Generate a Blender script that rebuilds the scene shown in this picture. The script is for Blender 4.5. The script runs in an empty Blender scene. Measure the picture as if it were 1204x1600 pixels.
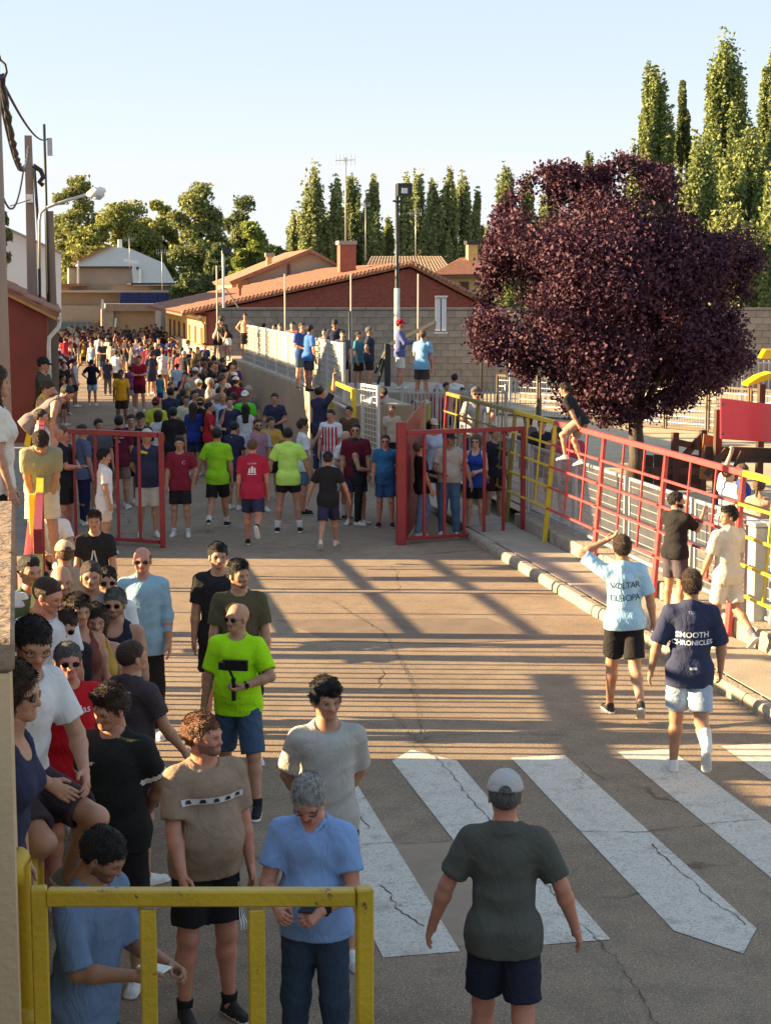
import bpy, math, random
import numpy as np
from mathutils import Vector, Matrix, noise as mnoise
from mathutils.bvhtree import BVHTree
random.seed(7); rng = np.random.default_rng(7)
SC = bpy.context.scene
COL = SC.collection
R = math.radians

# ---------------------------------------------------------------- camera
F_PX, CX, CY, CAM_H = 2600.0, 602.0, 800.0, 4.2
TH = math.atan(352.0 / F_PX)                        # looks down by this much
AL = math.atan(524.0 / (F_PX * math.cos(TH) + 352.0 * math.sin(TH)))   # the view turns right of the road (world +Y) by this much
cd = bpy.data.cameras.new('camera'); cam = bpy.data.objects.new('camera', cd); COL.objects.link(cam)
cd.sensor_fit = 'VERTICAL'; cd.sensor_height = 24.0; cd.lens = 24.0 * F_PX / 1600.0
cd.clip_start = 0.1; cd.clip_end = 3000.0
cam.location = (0, 0, CAM_H); cam.rotation_euler = (math.pi / 2 - TH, 0, -AL)
SC.camera = cam
SC.render.resolution_x, SC.render.resolution_y = 770, 1024

# ---------------------------------------------------------------- sky and sun
SUN_EL = R(16)
SUN_AZ_X, SUN_AZ_Y = -math.cos(AL + R(2)), math.sin(AL + R(2))      # towards the sun: image left
wd = bpy.data.worlds.new('World'); SC.world = wd; wd.use_nodes = True
nt = wd.node_tree; nt.nodes.clear()
wo = nt.nodes.new('ShaderNodeOutputWorld'); bg = nt.nodes.new('ShaderNodeBackground')
sky = nt.nodes.new('ShaderNodeTexSky'); sky.sky_type = 'NISHITA'; sky.sun_disc = False
sky.sun_elevation = SUN_EL; sky.sun_rotation = math.atan2(SUN_AZ_X, SUN_AZ_Y)
sky.air_density = 1.0; sky.dust_density = 0.6; sky.ozone_density = 1.2; sky.altitude = 700
bg.inputs['Strength'].default_value = 0.135
# a thin bank of pale cloud low over the horizon
tc = nt.nodes.new('ShaderNodeTexCoord'); sep = nt.nodes.new('ShaderNodeSeparateXYZ')
nt.links.new(tc.outputs['Generated'], sep.inputs[0])
mp = nt.nodes.new('ShaderNodeMapping'); mp.inputs['Scale'].default_value = (2.2, 2.2, 26.0)
nz = nt.nodes.new('ShaderNodeTexNoise'); nz.inputs['Scale'].default_value = 1.6; nz.inputs['Detail'].default_value = 6
nt.links.new(tc.outputs['Generated'], mp.inputs[0]); nt.links.new(mp.outputs[0], nz.inputs['Vector'])
band = nt.nodes.new('ShaderNodeValToRGB'); e = band.color_ramp.elements
e[0].position = 0.0; e[0].color = (0.40, 0.40, 0.40, 1); e[1].position = 0.13; e[1].color = (0, 0, 0, 1)
e2 = band.color_ramp.elements.new(0.066); e2.color = (0.95, 0.95, 0.95, 1)
e3 = band.color_ramp.elements.new(0.078); e3.color = (0.12, 0.12, 0.12, 1)
add = nt.nodes.new('ShaderNodeMath'); add.operation = 'MULTIPLY_ADD'
add.inputs[1].default_value = 0.022; nt.links.new(nz.outputs['Fac'], add.inputs[0]); nt.links.new(sep.outputs['Z'], add.inputs[2])
sub = nt.nodes.new('ShaderNodeMath'); sub.operation = 'SUBTRACT'; sub.inputs[1].default_value = 0.011
nt.links.new(add.outputs[0], sub.inputs[0]); nt.links.new(sub.outputs[0], band.inputs[0])
mx = nt.nodes.new('ShaderNodeMix'); mx.data_type = 'RGBA'
mx.inputs[7].default_value = (1.33, 1.36, 1.40, 1)
nt.links.new(band.outputs[0], mx.inputs[0]); hs = nt.nodes.new('ShaderNodeHueSaturation'); hs.inputs['Saturation'].default_value = 1.25; nt.links.new(sky.outputs[0], hs.inputs['Color']); gm = nt.nodes.new('ShaderNodeGamma'); gm.inputs[1].default_value = 0.28; nt.links.new(hs.outputs[0], gm.inputs[0])
wb = nt.nodes.new('ShaderNodeMix'); wb.data_type = 'RGBA'; wb.blend_type = 'MULTIPLY'; wb.inputs[0].default_value = 1.0; wb.inputs[7].default_value = (0.87, 0.885, 0.95, 1)
nt.links.new(gm.outputs[0], wb.inputs[6]); nt.links.new(wb.outputs[2], mx.inputs[6])
nt.links.new(mx.outputs[2], bg.inputs['Color'])
nt.links.new(bg.outputs[0], wo.inputs['Surface'])
sd = bpy.data.lights.new('sun', 'SUN'); sun = bpy.data.objects.new('sun', sd); COL.objects.link(sun)
sd.energy = 5.0; sd.angle = R(0.5); sd.color = (1.0, 0.71, 0.37)
sv = Vector((SUN_AZ_X * math.cos(SUN_EL), SUN_AZ_Y * math.cos(SUN_EL), math.sin(SUN_EL)))
sun.rotation_euler = sv.to_track_quat('Z', 'Y').to_euler(); sun.location = (-20, 10, 30)
SC.view_settings.view_transform = 'Standard'; SC.view_settings.look = 'None'
SC.view_settings.exposure = 2.42; SC.view_settings.gamma = 1.0; SC.view_settings.use_curve_mapping = False
SC.cycles.max_bounces = 5; SC.cycles.diffuse_bounces = 3; SC.cycles.transparent_max_bounces = 8

# ---------------------------------------------------------------- measuring: where a pixel of the photograph lies in the place
FW = Vector((math.sin(AL), math.cos(AL), 0)); RT = Vector((math.cos(AL), -math.sin(AL), 0)); UPV = Vector((0, 0, 1))
CAM = Vector((0, 0, CAM_H))
def ray(px, py):
    a, b = (px - CX) / F_PX, (CY - py) / F_PX
    f = FW * math.cos(TH) - UPV * math.sin(TH); u = FW * math.sin(TH) + UPV * math.cos(TH)
    return RT * a + u * b + f
def GP(px, py, z=0.0):                              # on the level z
    d = ray(px, py); t = (z - CAM_H) / d.z
    return CAM + d * t
def AT(px, py, D):                                  # at distance D straight ahead
    d = ray(px, py); return CAM + d * (D / d.dot(FW))
def ONY(px, py, Y):                                 # on a plane across the road
    d = ray(px, py); return CAM + d * (Y / d.y)
def ONX(px, py, X):                                 # on a plane along the road
    d = ray(px, py); return CAM + d * (X / d.x)
def ZAT(p, py):                                     # height seen at row py above the spot p
    d = p[0] * FW.x + p[1] * FW.y; m = (CY - py) / F_PX
    return CAM_H + d * (m * math.cos(TH) - math.sin(TH)) / (math.cos(TH) + m * math.sin(TH))
def RD(lat, D):                                     # lateral lat from the road axis, D ahead of the camera
    return Vector((lat, (D - lat * FW.x) / FW.y, 0))

# ---------------------------------------------------------------- materials
MATS = {}
def mat(name, c, rough=0.8, var=0.12, scale=6.0, bump=0.0, bscale=40.0, metal=0.0, spec=0.4, c2=None, stretch=None, emit=None, sss=0.0, detail=4):
    key = (name, tuple(c))
    if key in MATS: return MATS[key]
    m = bpy.data.materials.new(name); m.use_nodes = True; n = m.node_tree.nodes; l = m.node_tree.links
    b = n['Principled BSDF']; b.inputs['Roughness'].default_value = rough; b.inputs['Metallic'].default_value = metal
    b.inputs['Specular IOR Level'].default_value = spec
    t = n.new('ShaderNodeTexCoord'); v = t.outputs['Object']
    if stretch:
        mpn = n.new('ShaderNodeMapping'); mpn.inputs['Scale'].default_value = stretch; l.new(v, mpn.inputs[0]); v = mpn.outputs[0]
    x = n.new('ShaderNodeTexNoise'); x.inputs['Scale'].default_value = scale; x.inputs['Detail'].default_value = detail
    l.new(v, x.inputs['Vector'])
    mixn = n.new('ShaderNodeMix'); mixn.data_type = 'RGBA'
    ramp = n.new('ShaderNodeMapRange'); ramp.inputs[1].default_value = 0.3; ramp.inputs[2].default_value = 0.7
    l.new(x.outputs['Fac'], ramp.inputs[0]); l.new(ramp.outputs[0], mixn.inputs[0])
    if c2 is None: c2 = tuple(min(1, k * (1 + var)) for k in c); ca = tuple(k * (1 - var) for k in c)
    else: ca = c
    mixn.inputs[6].default_value = (*ca, 1); mixn.inputs[7].default_value = (*c2, 1)
    l.new(mixn.outputs[2], b.inputs['Base Color'])
    if bump:
        y = n.new('ShaderNodeTexNoise'); y.inputs['Scale'].default_value = bscale; y.inputs['Detail'].default_value = 5; l.new(v, y.inputs['Vector'])
        bm = n.new('ShaderNodeBump'); bm.inputs['Strength'].default_value = bump; bm.inputs['Distance'].default_value = 0.02
        l.new(y.outputs['Fac'], bm.inputs['Height']); l.new(bm.outputs[0], b.inputs['Normal'])
    if emit: b.inputs['Emission Color'].default_value = (*emit[:3], 1); b.inputs['Emission Strength'].default_value = emit[3]
    if sss: b.inputs['Subsurface Weight'].default_value = sss; b.inputs['Subsurface Radius'].default_value = (0.02, 0.008, 0.004)
    MATS[key] = m; return m

# ---------------------------------------------------------------- objects
def link(name, me, parent=None, m=None):
    o = bpy.data.objects.new(name, me); COL.objects.link(o)
    if parent is not None: o.parent = parent
    if m is not None and me is not None and not me.materials:
        for q in (m if isinstance(m, (list, tuple)) else [m]): me.materials.append(q)
    return o
def tag(o, label=None, cat=None, group=None, kind=None):
    if label: o['label'] = label
    if cat: o['category'] = cat
    if group: o['group'] = group
    if kind: o['kind'] = kind
    return o
def empty(name, loc=(0, 0, 0), rz=0.0, label=None, cat=None, group=None):
    o = bpy.data.objects.new(name, None); COL.objects.link(o); o.location = loc; o.rotation_euler = (0, 0, rz)
    o.empty_display_size = 0.1
    return tag(o, label, cat, group)
def mesh_np(name, V, Fc, smooth=False, mats=None, mi=None):
    V = np.asarray(V, dtype=np.float32).reshape(-1, 3); Fc = np.asarray(Fc, dtype=np.int32)
    me = bpy.data.meshes.new(name); k = Fc.shape[1]
    me.vertices.add(len(V)); me.vertices.foreach_set('co', V.ravel())
    me.loops.add(Fc.size); me.loops.foreach_set('vertex_index', Fc.ravel())
    me.polygons.add(len(Fc)); me.polygons.foreach_set('loop_start', np.arange(0, Fc.size, k, dtype=np.int32))
    me.polygons.foreach_set('loop_total', np.full(len(Fc), k, dtype=np.int32))
    for q in (mats or []): me.materials.append(q)
    if mi is not None: me.polygons.foreach_set('material_index', np.asarray(mi, dtype=np.int32))
    if smooth: me.polygons.foreach_set('use_smooth', np.ones(len(Fc), dtype=bool))
    me.update(calc_edges=True); return me
class MB:
    def __init__(s): s.v = []; s.f = []; s.mi = []; s.sm = []
    def add(s, vs, fs, mi=0, smooth=False):
        o = len(s.v); s.v += [tuple(q) for q in vs]; s.f += [tuple(i + o for i in q) for q in fs]
        s.mi += [mi] * len(fs); s.sm += [smooth] * len(fs); return s
    def box(s, c, d, rz=0.0, mi=0, taper=1.0):
        x, y, z = d[0] / 2, d[1] / 2, d[2] / 2; ca, sa = math.cos(rz), math.sin(rz); vs = []
        for kz in (-1, 1):
            t = taper if kz > 0 else 1
            for kx, ky in ((-1, -1), (1, -1), (1, 1), (-1, 1)):
                a, b = kx * x * t, ky * y * t; vs.append((c[0] + a * ca - b * sa, c[1] + a * sa + b * ca, c[2] + kz * z))
        return s.add(vs, [(3, 2, 1, 0), (4, 5, 6, 7), (0, 1, 5, 4), (1, 2, 6, 5), (2, 3, 7, 6), (3, 0, 4, 7)], mi)
    def bar(s, a, b, w, h=None, mi=0, up=(0, 0, 1)):          # rectangular bar between two points
        a, b = Vector(a), Vector(b); h = h or w; d = (b - a).normalized(); u = Vector(up)
        if abs(d.dot(u)) > 0.95: u = Vector((0, 1, 0))
        r = d.cross(u).normalized(); u = r.cross(d).normalized(); vs = []
        for p in (a, b):
            for i, j in ((-1, -1), (1, -1), (1, 1), (-1, 1)): vs.append(p + r * (i * w / 2) + u * (j * h / 2))
        return s.add(vs, [(3, 2, 1, 0), (4, 5, 6, 7), (0, 1, 5, 4), (1, 2, 6, 5), (2, 3, 7, 6), (3, 0, 4, 7)], mi)
    def tube(s, pts, r, n=8, mi=0, cap=True):
        pts = [Vector(p) for p in pts]; rs = r if isinstance(r, (list, tuple)) else [r] * len(pts); vs = []; u = None
        for i, p in enumerate(pts):
            d = (pts[min(i + 1, len(pts) - 1)] - pts[max(i - 1, 0)]).normalized()
            if u is None:
                u = Vector((0, 0, 1)) if abs(d.z) < 0.9 else Vector((1, 0, 0))
            u = (u - d * u.dot(d)).normalized(); w = d.cross(u)
            for k in range(n):
                a = 2 * math.pi * k / n; vs.append(p + (u * math.cos(a) + w * math.sin(a)) * rs[i])
        fs = []
        for i in range(len(pts) - 1):
            for k in range(n): fs.append((i * n + k, i * n + (k + 1) % n, (i + 1) * n + (k + 1) % n, (i + 1) * n + k))
        o = len(s.v); s.add(vs, fs, mi, True)
        if cap:
            s.f.append(tuple(o + k for k in range(n - 1, -1, -1))); s.mi.append(mi); s.sm.append(False)
            s.f.append(tuple(o + (len(pts) - 1) * n + k for k in range(n))); s.mi.append(mi); s.sm.append(False)
        return s
    def poly(s, vs, mi=0): return s.add(vs, [tuple(range(len(vs)))], mi)
    def prism(s, ring, off, mi=0):                             # a flat outline pushed along off
        n = len(ring); a = [Vector(p) for p in ring]; b = [p + Vector(off) for p in a]
        return s.add(a + b, [tuple(range(n - 1, -1, -1)), tuple(range(n, 2 * n))] + [(i, (i + 1) % n, (i + 1) % n + n, i + n) for i in range(n)], mi)
    def me(s, name):
        m = bpy.data.meshes.new(name); m.from_pydata(s.v, [], s.f); m.polygons.foreach_set('material_index', s.mi)
        m.polygons.foreach_set('use_smooth', s.sm); m.update(); return m
    def obj(s, name, m, parent=None, bevel=0.0):
        me = s.me(name)
        import bmesh
        bm = bmesh.new(); bm.from_mesh(me); bmesh.ops.recalc_face_normals(bm, faces=bm.faces)
        if bevel: bmesh.ops.bevel(bm, geom=list(bm.edges), offset=bevel, segments=1, affect='EDGES')
        bm.to_mesh(me); bm.free()
        return link(name, me, parent, m)
def copy_tree(o, parent=None):
    c = o.copy(); COL.objects.link(c); c.parent = parent
    for ch in o.children: copy_tree(ch, c)
    return c
# ================================================================ ground
def asphalt():
    m = bpy.data.materials.new('asphalt'); m.use_nodes = True; n = m.node_tree.nodes; l = m.node_tree.links; b = n['Principled BSDF']
    tc = n.new('ShaderNodeTexCoord'); v = tc.outputs['Object']
    def noise(sc, det=6, rough=.6):
        q = n.new('ShaderNodeTexNoise'); q.inputs['Scale'].default_value = sc; q.inputs['Detail'].default_value = det; q.inputs['Roughness'].default_value = rough; l.new(v, q.inputs['Vector']); return q.outputs['Fac']
    def mr(x, a, c, d, e):
        q = n.new('ShaderNodeMapRange'); q.inputs[1].default_value = a; q.inputs[2].default_value = c; q.inputs[3].default_value = d; q.inputs[4].default_value = e; l.new(x, q.inputs[0]); return q.outputs[0]
    def mixc(f, a, c, blend='MIX'):
        q = n.new('ShaderNodeMix'); q.data_type = 'RGBA'; q.blend_type = blend
        (l.new(f, q.inputs[0]) if not isinstance(f, float) else setattr(q.inputs[0], 'default_value', f))
        for i, x in ((6, a), (7, c)): (setattr(q.inputs[i], 'default_value', (*x, 1)) if isinstance(x, tuple) else l.new(x, q.inputs[i]))
        return q.outputs[2]
    base = mixc(mr(noise(0.45, 5), .35, .65, 0, 1), (0.230, 0.168, 0.115), (0.315, 0.240, 0.168))
    base = mixc(mr(noise(3.5, 6), .42, .7, 0, .55), base, (0.150, 0.118, 0.090))
    vor = n.new('ShaderNodeTexVoronoi'); vor.inputs['Scale'].default_value = 48; l.new(v, vor.inputs['Vector'])
    base = mixc(mr(vor.outputs['Distance'], .12, .42, .75, 0), base, (0.42, 0.35, 0.27))          # pale stones in the tar
    base = mixc(mr(noise(70, 4), .5, .68, 0, .75), base, (0.05, 0.042, 0.036))
    # cracks
    ck = n.new('ShaderNodeTexVoronoi'); ck.feature = 'DISTANCE_TO_EDGE'; ck.inputs['Scale'].default_value = 0.36
    wv = n.new('ShaderNodeTexNoise'); wv.inputs['Scale'].default_value = 1.4; wv.inputs['Detail'].default_value = 6; l.new(v, wv.inputs['Vector'])
    vm = n.new('ShaderNodeMix'); vm.data_type = 'VECTOR'; vm.inputs[0].default_value = 0.35; l.new(v, vm.inputs[4]); l.new(wv.outputs['Color'], vm.inputs[5]); l.new(vm.outputs[1], ck.inputs['Vector'])
    cf = mr(ck.outputs['Distance'], 0.001, 0.006, 1, 0)
    mm = n.new('ShaderNodeMath'); mm.operation = 'MULTIPLY'; l.new(cf, mm.inputs[0]); l.new(mr(noise(.5, 2), .52, .62, 0, .7), mm.inputs[1])
    base = mixc(mm.outputs[0], base, (0.022, 0.02, 0.018))
    l.new(base, b.inputs['Base Color']); b.inputs['Roughness'].default_value = 0.93; b.inputs['Specular IOR Level'].default_value = 0.25
    bm = n.new('ShaderNodeBump'); bm.inputs['Strength'].default_value = 0.55; bm.inputs['Distance'].default_value = 0.012
    ad = n.new('ShaderNodeMath'); ad.operation = 'MULTIPLY_ADD'; ad.inputs[1].default_value = -1.2; l.new(mm.outputs[0], ad.inputs[0]); l.new(noise(95, 4), ad.inputs[2])
    l.new(ad.outputs[0], bm.inputs['Height']); l.new(bm.outputs[0], b.inputs['Normal']); return m
ASPH = asphalt()
def paint_mat():
    m = bpy.data.materials.new('road_paint'); m.use_nodes = True; n = m.node_tree.nodes; l = m.node_tree.links; b = n['Principled BSDF']
    tc = n.new('ShaderNodeTexCoord'); v = tc.outputs['Object']
    a = n.new('ShaderNodeTexNoise'); a.inputs['Scale'].default_value = 5; a.inputs['Detail'].default_value = 9; a.inputs['Roughness'].default_value = .72; l.new(v, a.inputs['Vector'])
    vo = n.new('ShaderNodeTexVoronoi'); vo.feature = 'DISTANCE_TO_EDGE'; vo.inputs['Scale'].default_value = 1.6
    vm = n.new('ShaderNodeMix'); vm.data_type = 'VECTOR'; vm.inputs[0].default_value = 0.30; l.new(v, vm.inputs[4]); l.new(a.outputs['Color'], vm.inputs[5]); l.new(vm.outputs[1], vo.inputs['Vector'])
    r = n.new('ShaderNodeMapRange'); r.inputs[1].default_value = .002; r.inputs[2].default_value = .009; r.inputs[3].default_value = 1; r.inputs[4].default_value = 0; l.new(vo.outputs['Distance'], r.inputs[0])
    g = n.new('ShaderNodeTexNoise'); g.inputs['Scale'].default_value = 1.1; l.new(v, g.inputs['Vector'])
    gr = n.new('ShaderNodeMapRange'); gr.inputs[1].default_value = .45; gr.inputs[2].default_value = .6; l.new(g.outputs['Fac'], gr.inputs[0])
    mu = n.new('ShaderNodeMath'); mu.operation = 'MULTIPLY'; l.new(r.outputs[0], mu.inputs[0]); l.new(gr.outputs[0], mu.inputs[1])
    w = n.new('ShaderNodeMapRange'); w.inputs[1].default_value = .50; w.inputs[2].default_value = .70; w.inputs[4].default_value = .55; l.new(a.outputs['Fac'], w.inputs[0])
    f1 = n.new('ShaderNodeTexNoise'); f1.inputs['Scale'].default_value = 60; f1.inputs['Detail'].default_value = 4; l.new(v, f1.inputs['Vector'])
    w2 = n.new('ShaderNodeMapRange'); w2.inputs[1].default_value = .54; w2.inputs[2].default_value = .66; w2.inputs[4].default_value = .7; l.new(f1.outputs['Fac'], w2.inputs[0])
    mxm = n.new('ShaderNodeMath'); mxm.operation = 'MAXIMUM'; l.new(mu.outputs[0], mxm.inputs[0]); l.new(w.outputs[0], mxm.inputs[1])
    mx2 = n.new('ShaderNodeMath'); mx2.operation = 'MAXIMUM'; l.new(mxm.outputs[0], mx2.inputs[0]); l.new(w2.outputs[0], mx2.inputs[1])
    c = n.new('ShaderNodeMix'); c.data_type = 'RGBA'; c.inputs[6].default_value = (.56, .52, .455, 1); c.inputs[7].default_value = (.15, .12, .09, 1); l.new(mx2.outputs[0], c.inputs[0])
    l.new(c.outputs[2], b.inputs['Base Color']); b.inputs['Roughness'].default_value = .8
    return m
PAINT = paint_mat()
CONC = mat('concrete', (0.26, 0.225, 0.18), var=0.25, scale=2.5, bump=0.4, bscale=60, c2=(0.36, 0.315, 0.25))
KERB = mat('kerb_concrete', (0.25, 0.215, 0.165), var=0.3, scale=9, bump=0.8, bscale=30, c2=(0.37, 0.32, 0.25))
EARTH = mat('earth', (0.20, 0.17, 0.12), var=0.3, scale=0.05, c2=(0.12, 0.13, 0.06)); SAND = mat('sand', (0.44, 0.34, 0.22), var=0.15, scale=1.2, bump=0.3, bscale=20)
def grid_sheet(name, x0, x1, y0, y1, z, nx, ny, m, und=0.0):
    xs = np.linspace(x0, x1, nx + 1); ys = np.linspace(y0, y1, ny + 1); X, Y = np.meshgrid(xs, ys, indexing='ij')
    Z = z + und * (np.sin(X*1.3 + 2*np.sin(Y*.4)) * np.sin(Y*.9))
    idx = np.arange((nx+1)*(ny+1)).reshape(nx+1, ny+1)
    Q = np.stack([idx[:-1, :-1], idx[1:, :-1], idx[1:, 1:], idx[:-1, 1:]], -1).reshape(-1, 4)
    return tag(link(name, mesh_np(name, np.stack([X, Y, Z], -1).reshape(-1, 3), Q, True, [m])), kind='structure')
def sheet(name, x0, x1, y0, y1, z, m): return grid_sheet(name, x0, x1, y0, y1, z, 1, 1, m)
ground = sheet('ground', -1500, 1500, -60, 2600, -0.03, EARTH)
grid_sheet('road', -0.32, 6.76, -2, 104, 0.0, 30, 300, ASPH, 0.0015)
rl = MB()
# crosswalk: half metre bars, four metres long, parallel to the road
def stripe(pts):
    mb = MB(); mb.poly([(p[0], p[1], 0.005) for p in pts]); o = mb.obj('crosswalk_stripe', PAINT); tag(o, kind='structure'); return o
for k in range(-1, 4):
    x0 = 2.95 + k; x1 = x0 + .5; yt, yb = 14.02, 9.84
    if k == 0: a, b_, c = GP(612, 1190), GP(642, 1172), GP(703, 1190); stripe([(x0, yb), (x1, yb), (x1, c.y), (b_.x, b_.y), (a.x, a.y)])
    elif k == 1: a, b_, c = GP(1052, 1455), GP(1160, 1491), GP(1181, 1452); stripe([(a.x, a.y), (b_.x, b_.y), (c.x, c.y), (x1, yt), (x0, yt)])
    else: stripe([(x0, yb), (x1, yb), (x1, yt), (x0, yt)])
def crack(pts, w=.012, seed=0):
    r = random.Random(seed); P_ = [GP(*p) for p in pts]; L_ = []
    for a, b in zip(P_[:-1], P_[1:]):
        n_ = max(2, int((b-a).length/.05)); sd = Vector((-(b-a).y, (b-a).x, 0)).normalized()
        for i in range(n_): L_.append(a.lerp(b, i/n_) + sd*r.uniform(-.018, .018))
    mb = MB(); w_ = [w*r.uniform(.2, 1.3) for _ in L_]; vs = []
    for i, p in enumerate(L_):
        d = (L_[min(i+1, len(L_)-1)] - L_[max(0, i-1)]).normalized(); s_ = Vector((-d.y, d.x, 0))*w_[i]*.5; vs += [(p.x-s_.x, p.y-s_.y, .0095), (p.x+s_.x, p.y+s_.y, .0095)]
    mb.add(vs, [(2*i, 2*i+1, 2*i+3, 2*i+2) for i in range(len(L_)-1)]); o = mb.obj('road_crack', mat('crack_tar', (.075, .058, .043))); tag(o, kind='structure')
crack([(600, 1105), (655, 1160), (700, 1205), (745, 1262), (800, 1310), (862, 1395), (905, 1445), (965, 1500), (1010, 1570), (1040, 1640)], .009, 1)
crack([(430, 1330), (520, 1322), (640, 1318), (760, 1312), (880, 1300), (1000, 1302), (1110, 1288), (1204, 1280)], .009, 2)
crack([(596, 1385), (612, 1400), (622, 1425), (648, 1440), (668, 1452)], .011, 3); crack([(1020, 1320), (1040, 1345), (1075, 1372), (1110, 1410), (1150, 1432), (1172, 1452)], .010, 4); crack([(905, 1190), (930, 1212), (952, 1222)], .010, 5); crack([(450, 1180), (520, 1230), (580, 1300)], .010, 6); crack([(640, 1170), (668, 1152), (760, 1146), (900, 1150)], .010, 7); crack([(520, 940), (600, 990), (640, 1060), (660, 1150)], .012, 8)
# repair patch, then a shade band painted on the asphalt
PATCH = mat('patch_asphalt', (0.27, 0.205, 0.148), var=.12, scale=3, bump=.4, bscale=90)
mb = MB(); mb.poly([(p.x, p.y, .0032) for p in (GP(578, 1318), GP(720, 1312), GP(742, 1392), GP(745, 1478), GP(640, 1480), GP(596, 1400))]); tag(mb.obj('road_patch_or_shade', PATCH), kind='structure')
mb = MB(); mb.poly([(p.x, p.y, .0032) for p in (GP(430, 968), GP(760, 966), GP(842, 1000), GP(700, 1006), GP(520, 1002))]); tag(mb.obj('road_patch_or_shade', mat('painted_shade_band', (.17, .128, .092), var=.15, scale=3, bump=.4, bscale=90)), kind='structure')  # dark sheet stands in for a shadow cast across the road
# right kerb: single stones, uneven
y = 4.0
for i in range(26):
    L = 0.9 + random.uniform(-.08, .08); mb = MB(); z = .13 + random.uniform(-.008, .008); x = 6.80 + random.uniform(-.012, .012)
    w = .12; mb.prism([(x-.055, y+.012, -.02), (x-.055, y+.012, z-.05), (x-.02, y+.012, z), (x+w-.03, y+.012, z), (x+w-.03, y+.012, -.02)], (0, L-.024, 0))
    o = mb.obj('kerb_stone', KERB, bevel=.008); tag(o, kind='structure'); y += L
# right pavement in slabs
y = 3.0
for i in range(14):
    L = 2.4; mb = MB().box((7.35, y+L/2, 0.06), (.82, L-.015, .12)); tag(mb.obj('pavement_slab', CONC, bevel=.004), kind='structure'); y += L
# low broken footing of the fence
y = 6.0
for i in range(9):
    L = 2.4; mb = MB().box((7.98, y+L/2, 0.15 + random.uniform(0, .03)), (.40, L-.06, .30 + random.uniform(0, .05)), random.uniform(-.008, .008)); tag(mb.obj('footing_block', KERB, bevel=.02), kind='structure'); y += L
sheet('pavement', -1.9, -0.32, -2, 104, 0.02, CONC); sheet('playground', 8.15, 60, 4, 62, 0.2, SAND)
mb = MB().box((-.37, 50, .05), (.1, 108, .14)); tag(mb.obj('kerb', KERB), kind='structure')

# ================================================================ steelwork of the bull run
def worn(name, c, dark, rust=(0.10, 0.035, 0.018), amt=0.60):
    m = mat(name, c, rough=0.45, var=.12, scale=5, bump=.25, bscale=45, spec=.5); n = m.node_tree.nodes; l = m.node_tree.links; b = n['Principled BSDF']
    old = b.inputs['Base Color'].links[0].from_socket
    t = n.new('ShaderNodeTexCoord'); x = n.new('ShaderNodeTexNoise'); x.inputs['Scale'].default_value = 11; x.inputs['Detail'].default_value = 8; x.inputs['Roughness'].default_value = .7; l.new(t.outputs['Object'], x.inputs['Vector'])
    r = n.new('ShaderNodeMapRange'); r.inputs[1].default_value = amt; r.inputs[2].default_value = amt + .05; l.new(x.outputs['Fac'], r.inputs[0])
    q = n.new('ShaderNodeMix'); q.data_type = 'RGBA'; q.inputs[7].default_value = (*rust, 1); l.new(r.outputs[0], q.inputs[0]); l.new(old, q.inputs[6]); l.new(q.outputs[2], b.inputs['Base Color']); return m
YEL = worn('yellow_paint', (0.47, 0.31, 0.015), None, amt=.60); RED = worn('red_paint', (0.25, 0.018, 0.020), None, amt=.66); PINK = worn('faded_red_paint', (0.50, 0.060, 0.060), None, amt=.68)
YELB = worn('bright_yellow_paint', (0.62, 0.43, 0.02), None, amt=.66); YEL_SHADE = worn('shaded_yellow_paint', (0.23, 0.17, 0.025), None, amt=.66); GALV = mat('galvanised_steel', (0.42, 0.43, 0.43), rough=.45, var=.12, metal=.35, scale=8); CREAM = mat('cream_paint', (0.62, 0.60, 0.54), rough=.6, var=.08)  # the dull yellow is barrier yellow with shade mixed into the colour
DARKM = mat('dark_metal', (0.03, 0.035, 0.035), rough=.5); WHITEP = mat('white_paint', (0.72, 0.71, 0.68), rough=.5, var=.06)

def leaf_gate(a, b, z0, z1, nbar, m, post=0.07, bar=0.05, label='', cat='gate', extra=None, group=None):
    """swinging leaf of square tube from a to b"""
    a, b = Vector(a), Vector(b); root = empty('steel_gate', (a.x, a.y, 0), label=label, cat=cat, group=group); A = Vector((0, 0, 0)); B = Vector((b.x-a.x, b.y-a.y, 0))
    for p in (A, B): MB().bar(p + Vector((0, 0, z0-.05)), p + Vector((0, 0, z1)), post).obj('post', m, root, bevel=.006)
    u = (B-A).normalized()
    MB().bar(A + u*post/2 + Vector((0, 0, z1-.035)), B - u*post/2 + Vector((0, 0, z1-.035)), post*.96, post*.98).obj('rail', m, root, bevel=.006)
    MB().bar(A + u*post/2 + Vector((0, 0, z0+.03)), B - u*post/2 + Vector((0, 0, z0+.03)), post*.8, post*.7).obj('rail', m, root, bevel=.006)
    for i in range(1, nbar+1):
        p = A + (B-A)*(i/(nbar+1)); MB().bar(p + Vector((0, 0, z0+.055)), p + Vector((0, 0, z1-.075)), bar).obj('bar', m, root, bevel=.004)
    return root
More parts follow.
